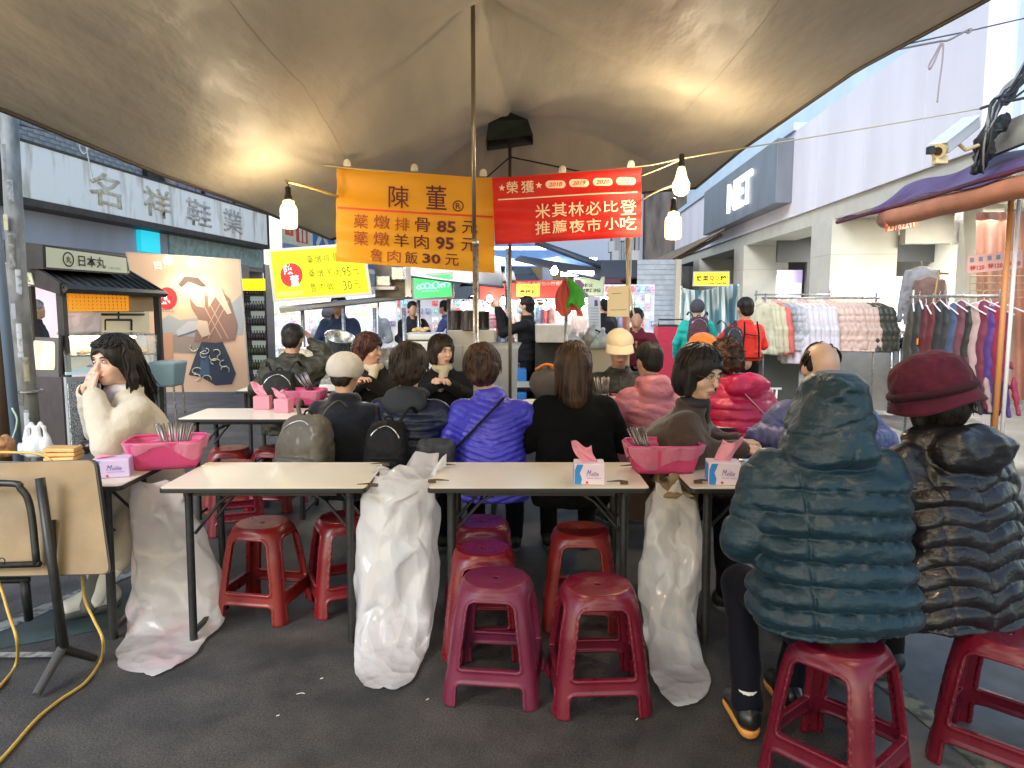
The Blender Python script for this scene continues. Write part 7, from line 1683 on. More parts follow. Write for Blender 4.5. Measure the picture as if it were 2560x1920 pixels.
MB().hexa([(-.10, -.12, q.z-.16), (.10, -.12, q.z-.16), (.10, .12, q.z-.16), (-.10, .12, q.z-.16), (-.14, -.15, q.z+.09), (.14, -.15, q.z+.09), (.14, .15, q.z+.09), (-.14, .15, q.z+.09)]).build('tub_wall', s, bn, bevel=.02)
for sx in (-1, 1):
    for sy in (-1, 1): m = MB(); m.tube([(sx*.11, sy*.1, 0), (sx*.09, sy*.1, q.z-.16)], .012, 6); m.build('leg', steel, bn)
# ------------------------------------------------------------------ utility pole at left with stickers and pipes
up = thing('utility_pole', 'grey utility pole at the left edge plastered with scuffed stickers', 'pole', P(84, 1100, 4.9).xy.to_3d()); uo = up.location.copy()
pm = M('pole_concrete', (.22, .225, .22), .7, var=.35, vscale=14, bump=.3, aniso=(1, 1, .4)); m = MB()
top_ = P(28, 300, 5.0)-uo; top_.z = 3.4; m.tube([(0, 0, 0), (top_.x*.5, .0, 1.7), top_], [.060, .056, .050], 20); m.build('shaft', pm, up, smooth=True)
stc = [(.50, .52, .55), (.30, .32, .36), (.55, .60, .66), (.12, .12, .12), (.45, .40, .25)]
for i in range(12):
    z = .35+i*.19; a = radians(-100+(i*47) % 70); rr_ = .062-.003*z; cxp = top_.x*z/3.4; w_ = .28; hh = .05+.03*(i % 3)
    m = MB(); m.grid(lambda u, v: (cxp+rr_*cos(a+(u-.5)*w_*2), rr_*sin(a+(u-.5)*w_*2), z+(v-.5)*hh*2), 6, 2); m.build('sticker', M('sticker_%d' % (i % 5), stc[i % 5], .4, col2=(.25, .25, .25), vscale=25, vramp=(.4, .5)), up)
m = MB(); m.tube([(cos(a)*.066, sin(a)*.066, .96) for a in np.linspace(0, 2*pi, 20, endpoint=False)], .010, 6, closed=True); m.build('strap_band', steel, up)
pp_ = thing('conduit_pipe', 'slanting blue-grey conduit pipe left of the utility pole', 'pipe', P(35, 1100, 4.7).xy.to_3d()); po = pp_.location.copy()
m = MB(); m.tube([(.03, 0, 0), P(-10, 560, 4.7)-po, P(-40, 330, 4.7)-po], .030, 12); m.build('pipe', M('conduit_blue', (.12, .16, .22), .4), pp_, smooth=True)
m = MB(); m.tube([(-.12, .05, 0), P(-40, 560, 4.9)-po], .06, 12); m.build('brown_post', M('post_brown', (.07, .04, .02), .6), pp_, smooth=True)
line('cord', [P(30, 1020, 4.6), P(42, 1045, 4.6), P(40, 1070, 4.6), P(30, 1100, 4.6), P(22, 1130, 4.6)], .006, M('cord_mint', (.45, .62, .48), .7), 'pale mint cord tied to the pipe at the left edge', 'cord')
# coiled wires and loops near the shoe shop sign
line('wire', [P(10, 300, 5), P(0, 340, 5), P(15, 345, 5), P(35, 335, 5), P(30, 310, 5), P(15, 305, 5)], .004, M('wire_dark', (.03, .03, .03), .6), 'dark coiled wire at the top left corner of the shop signboard', 'wire')
line('wire', [P(205, 340, 5.2), P(200, 370, 5.2), P(212, 385, 5.2), P(222, 365, 5.2), P(212, 340, 5.2), P(222, 400, 5.2), P(230, 440, 5.2), P(234, 455, 5.2)], .005, M('cord_grey', (.4, .4, .4), .7), 'knotted pale cord hanging in front of the shop signboard', 'cord')
line('wire', [P(30, 308, 5), P(120, 328, 5), P(165, 330, 5), P(230, 345, 5.2)], .004, M('wire_dark', (.03, .03, .03), .6), 'dark wire along the canopy edge at left', 'wire')
# ------------------------------------------------------------------ hanging plastic bag bundles, placards, small signs
def drape(name, label, cat, px, py0, py1, Y, w0, w1, mat, seed, lean=0.0):
    a, b = P(px, py0, Y), P(px, py1, Y); H_ = a.z-b.z; t = thing(name, label, cat, a)
    def f(u, v):
        th = 2*pi*u; w = w0+(w1-w0)*v**.8; r = w*(1+.22*sin(th*5+seed+v*2)+.12*sin(th*11+seed*2)); return (r*cos(th)+lean*v+.02*sin(v*6+seed), r*.6*sin(th), -H_*v*(1+.10*sin(th*3+seed)*v))
    m = MB(); m.grid(f, 64, 24); m.build('film', mat, t, smooth=True); return t
drape('bag_bundle', 'bundle of coral red plastic bags hanging in mid air right of the standing man', 'plastic bag bundle', 1412, 695, 782, 7.4, .02, .115, M('film_coral', (.85, .13, .10), .4, tl=.4, bump2=.4, b2scale=22), 2, lean=.03)
drape('bag_bundle', 'bundle of bright green plastic bags hanging beside the coral ones', 'plastic bag bundle', 1428, 697, 765, 7.3, .02, .085, M('film_green', (.10, .62, .06), .4, tl=.4, bump2=.4, b2scale=22), 5, lean=.07)
drape('bag_bundle', 'small lilac plastic bag bundle behind the green one', 'plastic bag bundle', 1440, 700, 738, 7.5, .02, .06, M('film_lilac', (.60, .38, .58), .4, tl=.4), 7, lean=.05)
m = MB(); q = P(1416, 690, 7.5); m.tube([(0, 0, 0), (0, 0, q.z)], .018, 8); tag(m.build('stall_post', steel, None, smooth=True, loc=q.xy.to_3d()), 'steel stall post behind the hanging plastic bags', 'post')
paper = M('paper_cream', (.80, .68, .45), .7)
QR = quadbox('placard', 'blank cream paper placard taped to the wooden post above the cap man', 'placard', (1520, 717), (1572, 714), (1572, 792), (1518, 791), 6.55, paper, .008, side=paper)
put_line(QR, (1530, 734), (1552, 733), 1.6, M('print_grey', (.25, .22, .2))); put_line(QR, (1526, 775), (1566, 774), 1.6, M('print_grey', (.25, .22, .2)))
SF = quadbox('stall_sign', 'pale green-grey sign with dark Chinese characters beyond the hanging bags', 'sign', (1438, 697), (1508, 695), (1506, 738), (1440, 738), 11.5, lit('sign_sage', (.50, .58, .42), (.60, .72, .50), .35), .06, frame=alu, fw=.02)
k4 = lambda x, y: (1360+x*.1627, 600+y*.1627)
T1(SF, '翁師父', 562, 668, 750, 725, ink, k=k4, offset=.03); T1(SF, '甘蔗雞沙拉', 580, 745, 872, 805, ink, k=k4, offset=.03)
VB = quadbox('vertical_banner', 'narrow pale grey vertical banner with fine print under the sage sign', 'banner', (1468, 742), (1500, 742), (1502, 828), (1472, 816), 8.2, M('banner_pale', (.52, .54, .56), .7), .006, side=paper)
for i in range(7): put_line(VB, (1474, 770+i*7), (1496, 771+i*7), 1.3, M('print_slate', (.2, .22, .3), .6))
put_poly(VB, [(1486, 750), (1493, 750), (1495, 764), (1486, 766)][::-1], M('print_navy', (.08, .08, .2), .6), 'print')
OC = quadbox('stall_sign', 'small yellow square sign with black characters on a red frontage far down the lane', 'sign', (1291, 710), (1350, 710), (1349, 741), (1291, 741), 14.0, lit('sign_yellow2', (.8, .6, .05), (1, .78, .1), .55), .05)
T1(OC, '[CYRTE]', 1790, 525, 1975, 560, ink, k=lambda x, y: (980+x*.1808, 620+y*.1808)); T1(OC, '臭阿呵', 1760, 580, 2010, 635, ink, k=lambda x, y: (980+x*.1808, 620+y*.1808), offset=.04)
RS = quadbox('shop_frontage', 'long red frontage sign with pale characters far down the lane', 'sign', (1200, 703), (1440, 700), (1440, 745), (1200, 750), 14.3, lit('front_red', (.6, .04, .03), (.8, .08, .05), .35), .05)
put_text(RS, '鹽酥雞大腸包小腸香腸', 1294, 704, 1412, 714, M('print_cream', (.6, .55, .45)), offset=.02)
QQ = quadbox('stall_sign', 'yellow sign reading happy QQ balls above the striped plastic sheet', 'sign', (1736, 681), (1822, 680), (1822, 714), (1734, 713), 12.0, lit('sign_yellow3', (.8, .65, .03), (1, .80, .05), .5), .05, frame=alu, fw=.015)
k5 = lambda x, y: (1200+x*.3375, 380+y*.3375)
for ch, x0, x1, mt in (('快', 1604, 1645, ink), ('樂', 1650, 1692, ink), ('Q', 1700, 1733, M('print_redq', (.6, .05, .02), .5)), ('Q', 1740, 1770, M('print_amber', (.6, .25, .02), .5)), ('球', 1778, 1825, ink)): T1(QQ, ch, x0, 915, x1, 955, mt, k=k5, offset=.03)
T1(QQ, 'Sweet Potato Ball', 1690, 962, 1825, 978, ink, k=k5)
sheet = M('sheet_stripe', (.55, .66, .66), .3, alpha=.75, tl=.2, bump2=.6, b2scale=9, coat=.4)
def striped():
    m = bpy.data.materials.new('striped_plastic'); m.use_nodes = True; t = m.node_tree; b = t.nodes['Principled BSDF']; tc = _n(t, 'ShaderNodeTexCoord'); w = _n(t, 'ShaderNodeTexWave'); w.inputs['Scale'].default_value = 2.6; w.inputs['Distortion'].default_value = .4
    t.links.new(tc.outputs['Object'], w.inputs['Vector']); r = _n(t, 'ShaderNodeValToRGB'); r.color_ramp.elements[0].position = .42; r.color_ramp.elements[1].position = .58; r.color_ramp.elements[0].color = (.10, .22, .28, 1); r.color_ramp.elements[1].color = (.62, .70, .68, 1)
    t.links.new(w.outputs['Fac'], r.inputs[0]); t.links.new(r.outputs[0], b.inputs['Base Color']); b.inputs['Roughness'].default_value = .3; b.inputs['Coat Weight'].default_value = .5; return m
ss = thing('plastic_curtain', 'blue and white striped plastic sheet hung as a stall wall under the yellow sign', 'plastic sheet', P(1775, 900, 12.4)); so_ = ss.location.copy()
def sf(u, v):
    px = 1702+(1848-1702)*u; py = 880+(718+8*sin(u*5)-880)*v; Y_ = 12.4+.10*sin(u*22+v*3)+.05*sin(u*50+v*6); return P(px, py, Y_)-so_
m = MB(); m.grid(sf, 60, 24); m.build('sheet', striped(), ss, smooth=True)
for px in (1704, 1846): m = MB(); q = P(px, 715, 12.3); m.tube([(q.x-so_.x, q.y-so_.y, -so_.z), q-so_], .018, 6); m.build('post', steel, ss)
# red fabric box with black frame, far
rb = thing('red_crate', 'red fabric bin with black wire frame in front of the roller shutter', 'bin', P(1670, 1000, 11.5).xy.to_3d()); a, b = P(1642, 818, 11.5), P(1702, 818, 11.5)
MB().box((0, .15, a.z/2), (b.x-a.x, .4, a.z)).build('fabric', M('fabric_red', (.42, .02, .05), .8, bump2=.4), rb, bevel=.01)
m = MB(); hw = (b.x-a.x)/2; m.tube([(-hw, -.06, a.z+.02), (hw, -.06, a.z+.02), (hw, .36, a.z+.02), (-hw, .36, a.z+.02)], .012, 6, closed=True); m.tube([(-hw, -.06, a.z), (-hw, -.06, a.z+.12), (hw, -.06, a.z+.12), (hw, -.06, a.z)], .010, 6); m.build('wire_frame', darksteel, rb)
# mid counters and goods
ct = thing('stall_counter', 'cream stall counter with dark open shelves right of the standing man', 'counter', P(1385, 1000, 8.4).xy.to_3d()); a, b = P(1340, 812, 8.4), P(1432, 812, 8.4)
MB().box((0, .2, a.z-.10), (b.x-a.x, .5, .20)).build('tray', M('tray_cream', (.55, .48, .38), .6, var=.15), ct, bevel=.01); MB().box((0, .3, (a.z-.2)/2), (b.x-a.x, .3, a.z-.2)).build('shelf_back', M('shelf_dark', (.03, .025, .02), .7), ct)
for z in (.25, .55): MB().box((0, .1, z), (b.x-a.x, .4, .02)).build('shelf_board', M('tray_cream', (.55, .48, .38)), ct)
ct2 = thing('stall_counter', 'white topped counter crowded with bagged goods left of the cap man', 'counter', P(1475, 1000, 8.0).xy.to_3d()); a, b = P(1425, 868, 8.0), P(1530, 868, 8.0); zt2 = a.z
MB().box((0, .2, zt2/2), (b.x-a.x, .5, zt2)).build('cabinet', M('counter_warm', (.55, .42, .28), .6), ct2, bevel=.01)
rr = random.Random(11)
for i, (px, py, r_, c_) in enumerate(((1433, 858, .085, (.70, .68, .64)), (1452, 862, .07, (.65, .62, .55)), (1470, 850, .075, (.45, .36, .28)), (1487, 858, .07, (.66, .70, .60)), (1505, 852, .08, (.70, .69, .66)), (1522, 860, .07, (.72, .70, .68)), (1480, 838, .06, (.66, .66, .62)))):
    s = SDF((-.13, -.13, -.12), (.13, .13, .16), .009); s.ell((0, 0, 0), (r_, r_*.8, r_*1.05), k=0); s.cap((0, 0, r_), (.01, 0, r_+.04), .02, .03, .02); s.noise(.018, 17, i); 
    tag(sdf_obj(s, 'knotted_bag', M('bagged_%d' % i, c_, .4, tl=.3, coat=.3, var=.25, vscale=14), None), 'knotted translucent bag of food on the counter, '+['far left', 'second from left', 'brownish one with dark label', 'greenish one in the middle', 'fourth, tall and white', 'rightmost near the cap', 'small one on top'][i], 'food bag', 'knotted food bags on the counter').location = P(px, py, 7.9)
wb = thing('white_bin', 'white plastic bin liner and tub behind the blue jacket woman', 'bin', P(1262, 1000, 6.6).xy.to_3d()); q = P(1262, 868, 6.6)
MB().lathe([(.09, 0), (.12, q.z-.02), (.15, q.z+.04), (.13, q.z+.02)], n=24, cap=False).build('bin_wall', M('bin_white', (.62, .62, .60), .5, tl=.2, bump2=.4), wb, smooth=True)
bc = thing('blue_crate', 'bright blue plastic crate standing by the thin ridge pole', 'crate', P(1288, 1000, 8.6).xy.to_3d())
for k_ in range(3): MB().box((0, 0, .14+k_*.26), (.26, .3, .23)).build('crate', M('crate_blue', (.03, .22, .62), .5), bc, bevel=.01)
# ------------------------------------------------------------------ the crowded bright lane
gar = None
def garment_mesh(kind, h=.012):
    s = SDF((-.16, -.34, -.95), (.16, .34, .10), h)
    q = {'puffer': (.62, .07, .090), 'knit': (.68, .045, .055), 'coat': (.80, .05, .07), 'skirt': (.85, .05, .03)}[kind]
    L_, th_, tb_ = q
    rows = [(-L_, 0, 0, tb_, .20 if kind != 'skirt' else .16), (-L_*.5, 0, 0, th_*1.1, .19 if kind != 'skirt' else .11), (-.12, 0, 0, th_, .20 if kind != 'skirt' else .07), (-.03, 0, 0, .028, .10 if kind != 'skirt' else .05), (0, 0, 0, .018, .03)]
    mod = (lambda X, Y, Z, g: .012*(pf(Z/.085)-.7)) if kind == 'puffer' else (lambda X, Y, Z, g: .009*np.sin(Y*55+3*np.sin(Z*4))*np.clip(-Z*2, 0, 1))
    s.loft(rows, k=0, p=2.2, mod=mod)
    if kind != 'skirt':
        for sy in (-1, 1): s.chain([(0, sy*.17, -.09), (.02, sy*.22, -.35), (.03, sy*.235, -L_*.92)], [.045, .048 if kind == 'puffer' else .036, .036], .02, mod=(lambda t, X, Y, Z: .009*(pf(t/.08)-.7)) if kind == 'puffer' else None)
    s.noise(.008, 11, 3); s.noise(.004, 30, 4)
    V, Q = s.surf(); return np_mesh('fabric', V, Q)
GM = {k: garment_mesh(k) for k in ('puffer', 'knit', 'coat', 'skirt')}
hangm = MB().tube([(0, -.19, -.07), (0, -.02, -.005), (0, .02, -.005), (0, .19, -.07)], .006, 5); hangm.tube([(0, 0, -.005), (0, 0, .03), (0, .018, .05), (0, .0, .07)], .0028, 5)
HANG = hangm.mesh('hanger'); HANG.materials.append(M('hanger_wood', (.60, .42, .24), .5)); HANGW = HANG.copy(); HANGW.materials.clear(); HANGW.materials.append(M('hanger_white', (.75, .72, .76), .4))
def hang_garment(kind, col, loc, rz, label, group, hm_=None, sc=1.0, rough=.6):
    t = thing('garment', label, 'garment', loc, rz, group); key = (kind, col)
    me = GMC.get(key)
    if me is None: me = GM[kind].copy(); me.materials.append(M('cloth_%s_%d_%d_%d' % ((kind,)+tuple(int(c*99) for c in col)), col, rough if kind != 'puffer' else .45, sheen=.15, bump=.3, bscale=160, var=.08, vscale=7)); GMC[key] = me
    link('fabric', me, None, t); link('hanger', hm_ or HANG, None, t); t.scale = (sc, sc, sc); return t
GMC = {}
def rack(label, a, b, z, feet=True, group=None, mat=None):
    t = thing('clothes_rack', label, 'clothes rack', (a+b)/2*1.0, 0, group); o = t.location.copy(); o.z = 0; t.location = o
    mat = mat or steel; A, B = a-o, b-o; A.z = B.z = z
    m = MB(); m.tube([A, B], .013, 8); m.build('rail', mat, t, smooth=True)
    for q in (A, B):
        m = MB(); q2 = q.lerp((A+B)/2, .06); m.tube([(q2.x, q2.y, 0), (q2.x, q2.y, z+.06)], .012, 8); m.build('upright', mat, t, smooth=True)
        m = MB(); d_ = Vector((-(B-A).y, (B-A).x, 0)).normalized()*.25; m.tube([Vector((q2.x, q2.y, .02))-d_, Vector((q2.x, q2.y, .02))+d_], .012, 6); m.build('foot', mat, t)
    return t
ra, rb_ = P(1905, 748, 9.6), P(2200, 748, 9.2)
rack('chrome rail of pastel coats in front of the cream column', ra, rb_, 1.60)
cols = [('knit', (.52, .49, .34), 'butter yellow jumper'), ('knit', (.52, .49, .34), 'butter yellow jumper'), ('knit', (.52, .49, .34), 'butter yellow jumper'), ('knit', (.60, .12, .10), 'coral jumper'), ('puffer', (.22, .24, .27), 'grey puffer'), ('puffer', (.36, .38, .41), 'pale grey puffer'), ('puffer', (.36, .38, .41), 'pale grey puffer'), ('coat', (.66, .60, .66), 'mauve grey coat')]+[('coat', (.58, .56, .62), 'white fleece coat')]*6+[('puffer', (.56, .41, .35), 'blush pink puffer')]*8+[('puffer', (.035, .04, .028), 'black green puffer')]*3
posn = ['at the far left end', 'second from the left', 'third from the left', 'peeping between yellow and grey', 'nearest the red shirt woman', 'beside the darker grey one', 'before the white coats', 'left of the white coats', 'first white one', 'with a black button', 'in the middle of the white ones', 'fourth white one', 'fifth white one', 'last white one before the pink', 'first pink one', 'second pink one', 'third pink one', 'fourth pink one', 'fifth pink one', 'sixth pink one', 'seventh pink one', 'last pink one', 'first dark one', 'second dark one', 'at the right end of the rail']
n_ = len(cols)
for i, (k_, c_, nm) in enumerate(cols):
    u = (i+.5)/n_; p = ra.lerp(rb_, u); p.z = 1.545; tw = 40 if k_ == 'puffer' else 25
    hang_garment(k_, c_, p, radians(tw+random.uniform(-8, 8)), nm+' hanging on the chrome rail, '+posn[i], 'coats on the chrome rail', sc=.98)
r2a, r2b = P(1885, 737, 11.2), P(2080, 737, 10.9); rack('second chrome rail behind the coats rail', r2a, r2b, 1.66)
for i in range(9): p = r2a.lerp(r2b, (i+.5)/9); p.z = 1.60; hang_garment('knit', [(.50, .48, .36), (.55, .50, .45), (.5, .3, .28)][i % 3], p, radians(20+i*3), ['butter', 'oat', 'dusty red'][i % 3]+' knit on the second rail, position '+['one', 'two', 'three', 'four', 'five', 'six', 'seven', 'eight', 'nine'][i]+' from the left', 'knits on the second rail')
# base box with ET lettering
eb = thing('display_plinth', 'dark grey display plinth with white NET lettering under the coats', 'plinth', P(1930, 1000, 9.9).xy.to_3d()); a, b = P(1900, 855, 9.9), P(2000, 855, 9.9); a_z = a.z
MB().box((.10, .3, .12+a_z/2), (b.x-a.x, .5, a_z)).build('plinth_body', M('plinth_grey', (.06, .065, .06), .6), eb)
text_on(lambda u, v, off: Vector((-.28+u*.42, .045-off, .25+v*.15)), 'NET', (0, 0, 1, 1), M('print_white', (.8, .8, .78)), eb, offset=.02)
# stacked metal cabinets with folded black clothes
cab = thing('steel_cabinet', 'low grey steel cabinet with bright corner trims carrying folded black clothes', 'cabinet', P(2225, 1036, 9.6).xy.to_3d()); co = cab.location.copy()
c0 = G(2228, 1037, 0)-co; c1 = G(2100, 1000, 0)-co; c2_ = G(2420, 1130, 0)-co; c2_ = c0+Vector((.95, -.25, 0)); c1 = c0+Vector((-.78, .42, 0))
Hc_ = .93; gp = M('cabinet_grey', (.36, .36, .35), .45, metal=.3, var=.08)
for a, b in ((c1, c0), (c0, c2_)):
    d_ = (b-a); n2 = Vector((-d_.y, d_.x, 0)).normalized()*.02
    MB().hexa([a+Vector((0, 0, .05)), b+Vector((0, 0, .05)), b+n2+Vector((0, 0, .05)), a+n2+Vector((0, 0, .05)), a+Vector((0, 0, Hc_)), b+Vector((0, 0, Hc_)), b+n2+Vector((0, 0, Hc_)), a+n2+Vector((0, 0, Hc_))]).build('side_panel', gp, cab)
    for z in (Hc_+.01, Hc_+.05, Hc_+.09, Hc_+.13, Hc_+.17): m = MB(); m.tube([a+Vector((0, -.02, z)), b+Vector((0, -.02, z))], .008, 6); m.build('guard_rail', darksteel if z < Hc_+.15 else stainless, cab)
    m = MB(); m.tube([a+Vector((0, -.02, Hc_-.02)), b+Vector((0, -.02, Hc_-.02))], .018, 8); m.build('top_trim', stainless, cab, smooth=True)
for q in (c1, c0+Vector((-.05, 0, 0)), c0+Vector((.06, 0, 0))): m = MB(); m.tube([q+Vector((0, -.025, .03)), q+Vector((0, -.025, Hc_+.17))], .022, 8); m.build('corner_trim', stainless, cab, smooth=True)
MB().hexa([c1+Vector((0, 0, Hc_-.02)), c0+Vector((0, 0, Hc_-.02)), c2_+Vector((0, 0, Hc_-.02)), c1+c2_-c0+Vector((0, 0, Hc_-.02)), c1+Vector((0, 0, Hc_)), c0+Vector((0, 0, Hc_)), c2_+Vector((0, 0, Hc_)), c1+c2_-c0+Vector((0, 0, Hc_))]).build('cabinet_top', gp, cab)
s = SDF((-.28, -.2, -.06), (.28, .2, .12), .012); s.rbox((0, 0, 0), (.42, .30, .05), .02, None, 0); s.noise(.022, 9, 5); s.noise(.008, 30, 6); fm_v = s.surf(); fold = np_mesh('folded_garment', *fm_v)
tagm = MB().box((.03, -.05, .04), (.10, .06, .004)).mesh('price_tag'); tagm.materials.append(M('tag_white', (.75, .75, .75), .6))
fc = [(.012, .012, .014), (.02, .022, .03), (.015, .015, .015), (.05, .055, .075), (.55, .53, .45), (.40, .12, .12)]
lab_ = ['black', 'blue-black', 'jet black', 'slate', 'cream', 'red and grey']
for i in range(15):
    u, w_ = rr.uniform(.05, .95), rr.uniform(.05, .9); lay = i // 6; p = co+c0+(c1-c0)*u+(c2_-c0)*w_; p.z = Hc_+.06+lay*.055
    ci = i % 3 if lay < 2 else 3+i % 3; me = fold.copy(); me.materials.append(M('fold_%d' % ci, fc[ci], .8, bump=.3, bscale=120))
    t = thing('folded_garment', lab_[ci]+' folded garment on the steel cabinet, '+['bottom', 'middle', 'top'][lay]+' layer of the heap', 'folded clothes', p, rr.uniform(-.6, .6), 'folded clothes heaped on the steel cabinet'); link('fabric', me, None, t)
    if i % 3 == 0: link('price_tag', tagm, None, t).location = (0, -.02, .02)
# white folded pile in shop behind
for i in range(4):
    me = fold.copy(); me.materials.append(M('fold_white', (.62, .60, .54), .8)); t = thing('folded_garment', 'white folded garment in the shop stack, '+['lowest', 'second', 'third', 'topmost'][i], 'folded clothes', P(2215, 835-i*7, 10.9), rr.uniform(-.3, .3), 'white folded stack in the shop'); link('fabric', me, None, t); t.scale = (1.5, 1.2, 1)
st = thing('shop_table', 'low shop table under the white folded stack', 'table', P(2215, 1000, 10.9).xy.to_3d()); q = P(2215, 843, 10.9); MB().box((0, 0, q.z-.05), (.9, .5, .04)).build('table_board', cream, st)
for sx in (-1, 1): MB().box((sx*.4, 0, (q.z-.07)/2), (.04, .4, q.z-.07)).build('leg', cream, st)
hang_garment('coat', (.30, .30, .31), P(2305, 665, 9.2), radians(70), 'grey coat on a display arm inside the shop', 'garments on display inside the shop', sc=.9); hang_garment('knit', (.25, .15, .12), P(2325, 690, 9.0), radians(60), 'brown top on a display arm inside the shop', 'garments on display inside the shop', sc=.8)
line('display_rail', [P(2320, 870, 8.6), P(2345, 690, 8.6), P(2350, 684, 8.6), P(2372, 684, 8.6)], .012, M('brass', (.55, .42, .20), .3, metal=.8), 'slim brass display stand inside the shop opening', 'stand')
# ------------------------------------------------------------------ right awning stall
tubeo = M('awning_orange', (.50, .19, .09), .55, var=.12, vscale=4, bump2=.2); purp = M('awning_purple', (.13, .095, .20), .6, col2=(.08, .02, .09), vscale=2.5, bump2=.4, b2scale=6)
aw2 = thing('awning', 'purple stall awning with rolled orange blind at the right edge', 'awning', P(2215, 545, 7.4).xy.to_3d()); ao = aw2.location.copy()
w0, w1 = P(2212, 549, 7.4)-ao, P(2700, 432, 4.9)-ao
m = MB(); m.tube([w0.lerp(w1, i/12)+Vector((0, 0, .006*sin(i*1.7))) for i in range(13)], .085, 16); m.build('rolled_blind', tubeo, aw2, smooth=True)
pts = [(P(2092, 556, 8.0), P(2190, 512, 8.1)), (P(2140, 540, 7.7), P(2260, 470, 8.0)), (P(2215, 520, 7.3), P(2350, 440, 7.6)), (P(2330, 488, 6.5), P(2440, 405, 7.0)), (P(2450, 455, 5.8), P(2520, 385, 6.5)), (P(2700, 385, 4.9), P(2700, 330, 5.9))]
def awf(u, v):
    k_ = u*(len(pts)-1); i = min(int(k_), len(pts)-2); f = k_-i; a = pts[i][0].lerp(pts[i+1][0], f); b = pts[i][1].lerp(pts[i+1][1], f); return a.lerp(b, v)-ao+Vector((0, 0, .03*sin(u*14+v*4)-.10*sin(pi*v)*.6))
m = MB(); m.grid(awf, 60, 14); m.build('canvas', purp, aw2, smooth=True, solid=.006)
m = MB(); m.tube([P(2092, 556, 8.0)-ao, P(2215, 521, 7.3)-ao, P(2330, 489, 6.5)-ao, P(2450, 452, 5.8)-ao, P(2700, 380, 4.9)-ao], .02, 6); m.build('front_bar', M('bar_plum', (.10, .02, .05), .5), aw2)
FL = quadbox('phone_flag', 'small orange flag with phone number hanging from the end of the rolled blind', 'flag', (2210, 537), (2290, 526), (2294, 568), (2214, 581), 7.25, M('flag_orange', (.75, .16, .05), .6, tl=.3), .004, side=M('flag_orange', (.75, .16, .05)))
pfc = M('print_flag', (.85, .62, .42), .6); put_text(FL, '陳旗來電有', 2214, 533, 2286, 550, pfc, offset=.02); put_text(FL, '23782211', 2216, 553, 2286, 574, pfc, offset=.03)
for i, (a, b) in enumerate(((6.6, 6.6),)): pass
ra2, rb2 = P(2275, 742, 6.9), P(2510, 742, 6.2); rack('chrome rail of patterned skirts and trousers under the purple awning', ra2, rb2, 1.60)
sk = [((.05, .045, .03), 'dark olive'), ((.03, .03, .03), 'black'), ((.10, .012, .02), 'wine red with orange motif'), ((.12, .015, .02), 'wine red'), ((.02, .02, .025), 'charcoal'), ((.03, .03, .035), 'black with blue hem'), ((.05, .08, .16), 'denim blue'), ((.14, .04, .06), 'plum'), ((.02, .02, .02), 'jet black'), ((.45, .32, .30), 'dusty pink'), ((.16, .02, .05), 'burgundy'), ((.08, .03, .20), 'violet'), ((.30, .02, .06), 'crimson')]
for i, (c_, nm) in enumerate(sk):
    u = (i+.5)/len(sk); p = ra2.lerp(rb2, u); p.z = 1.545+.05*sin(i*2.1)*.5; o = hang_garment('skirt', c_, p, radians(-25+i*4), nm+' skirt hanging '+('at the left end' if i == 0 else 'at the right end' if i == len(sk)-1 else 'between the '+sk[i-1][1]+' and '+sk[i+1][1]+' ones'), 'skirts under the purple awning', hm_=HANGW, sc=1.10)
    if i == 2:
        m = MB()
        for a in range(8): m.box((-.062, .05*cos(a*.8), -.62+.05*sin(a*.8)), (.006, .05, .008), (a*.8, 0, 0))
        m.box((-.06, 0, -.30), (.01, .14, .05)); m.build('motif', M('motif_orange', (.80, .30, .03), .6), o)
PC = quadbox('price_board', 'row of pale pink price cards above the hanging skirts', 'price board', (2420, 640), (2556, 624), (2556, 670), (2418, 684), 6.2, M('card_pink', (.72, .42, .36), .6), .01, side=M('card_pink', (.72, .42, .36)))
for i, tx in enumerate(('特120', '特120', '特120')): put_text(PC, tx, 2424+i*45, 662-i*5, 2460+i*45, 676-i*5, redp, offset=.02)
for i in range(6): put_poly(PC, [(2424+i*22, 645-i*2.4), (2434+i*22, 644-i*2.4), (2434+i*22, 655-i*2.4), (2424+i*22, 656-i*2.4)][::-1], M('print_slate', (.2, .22, .3)), 'print')
gr = thing('wire_grid', 'tan wire grid panel behind the pink price cards', 'grid panel', P(2490, 720, 6.5)); go_ = gr.location.copy(); tw = M('wire_tan', (.50, .36, .20), .5, metal=.3)
m = MB()
for i in range(9): m.tube([P(2425+i*17, 690, 6.5)-go_, P(2425+i*17, 745, 6.5)-go_], .004, 4)
for j in range(4): m.tube([P(2425, 690+j*18, 6.5)-go_, P(2562, 690+j*18, 6.5)-go_], .004, 4)
tag(m.build('wires', tw, gr), kind='stuff')
for i, px in enumerate((2528, 2548)):
    m = MB(); a = P(px, 500, 6.0); m.tube([(0, 0, 0), (0, 0, a.z)], .022 if i == 0 else .016, 8); tag(m.build('awning_post', M('post_orange', (.55, .22, .06), .5) if i == 0 else M('post_white', (.7, .68, .66), .5), None, smooth=True, loc=a.xy.to_3d()), ('orange' if i == 0 else 'white')+' post carrying the purple awning at the right edge', 'post')
bt = thing('back_curtain', 'terracotta curtain closing the awning stall at the right edge', 'curtain', P(2540, 800, 7.2)); bo = bt.location.copy()
m = MB(); m.grid(lambda u, v: P(2440+300*u, 1000-470*v, 7.4+.06*sin(u*40))-bo, 60, 6); m.build('cloth', M('curtain_terracotta', (.42, .22, .16), .8, var=.2, vscale=3), bt, smooth=True)
clp = M('clear_film', (.85, .87, .88), .12, alpha=.22, coat=1, bump2=1.0, b2scale=26, spec=.9)
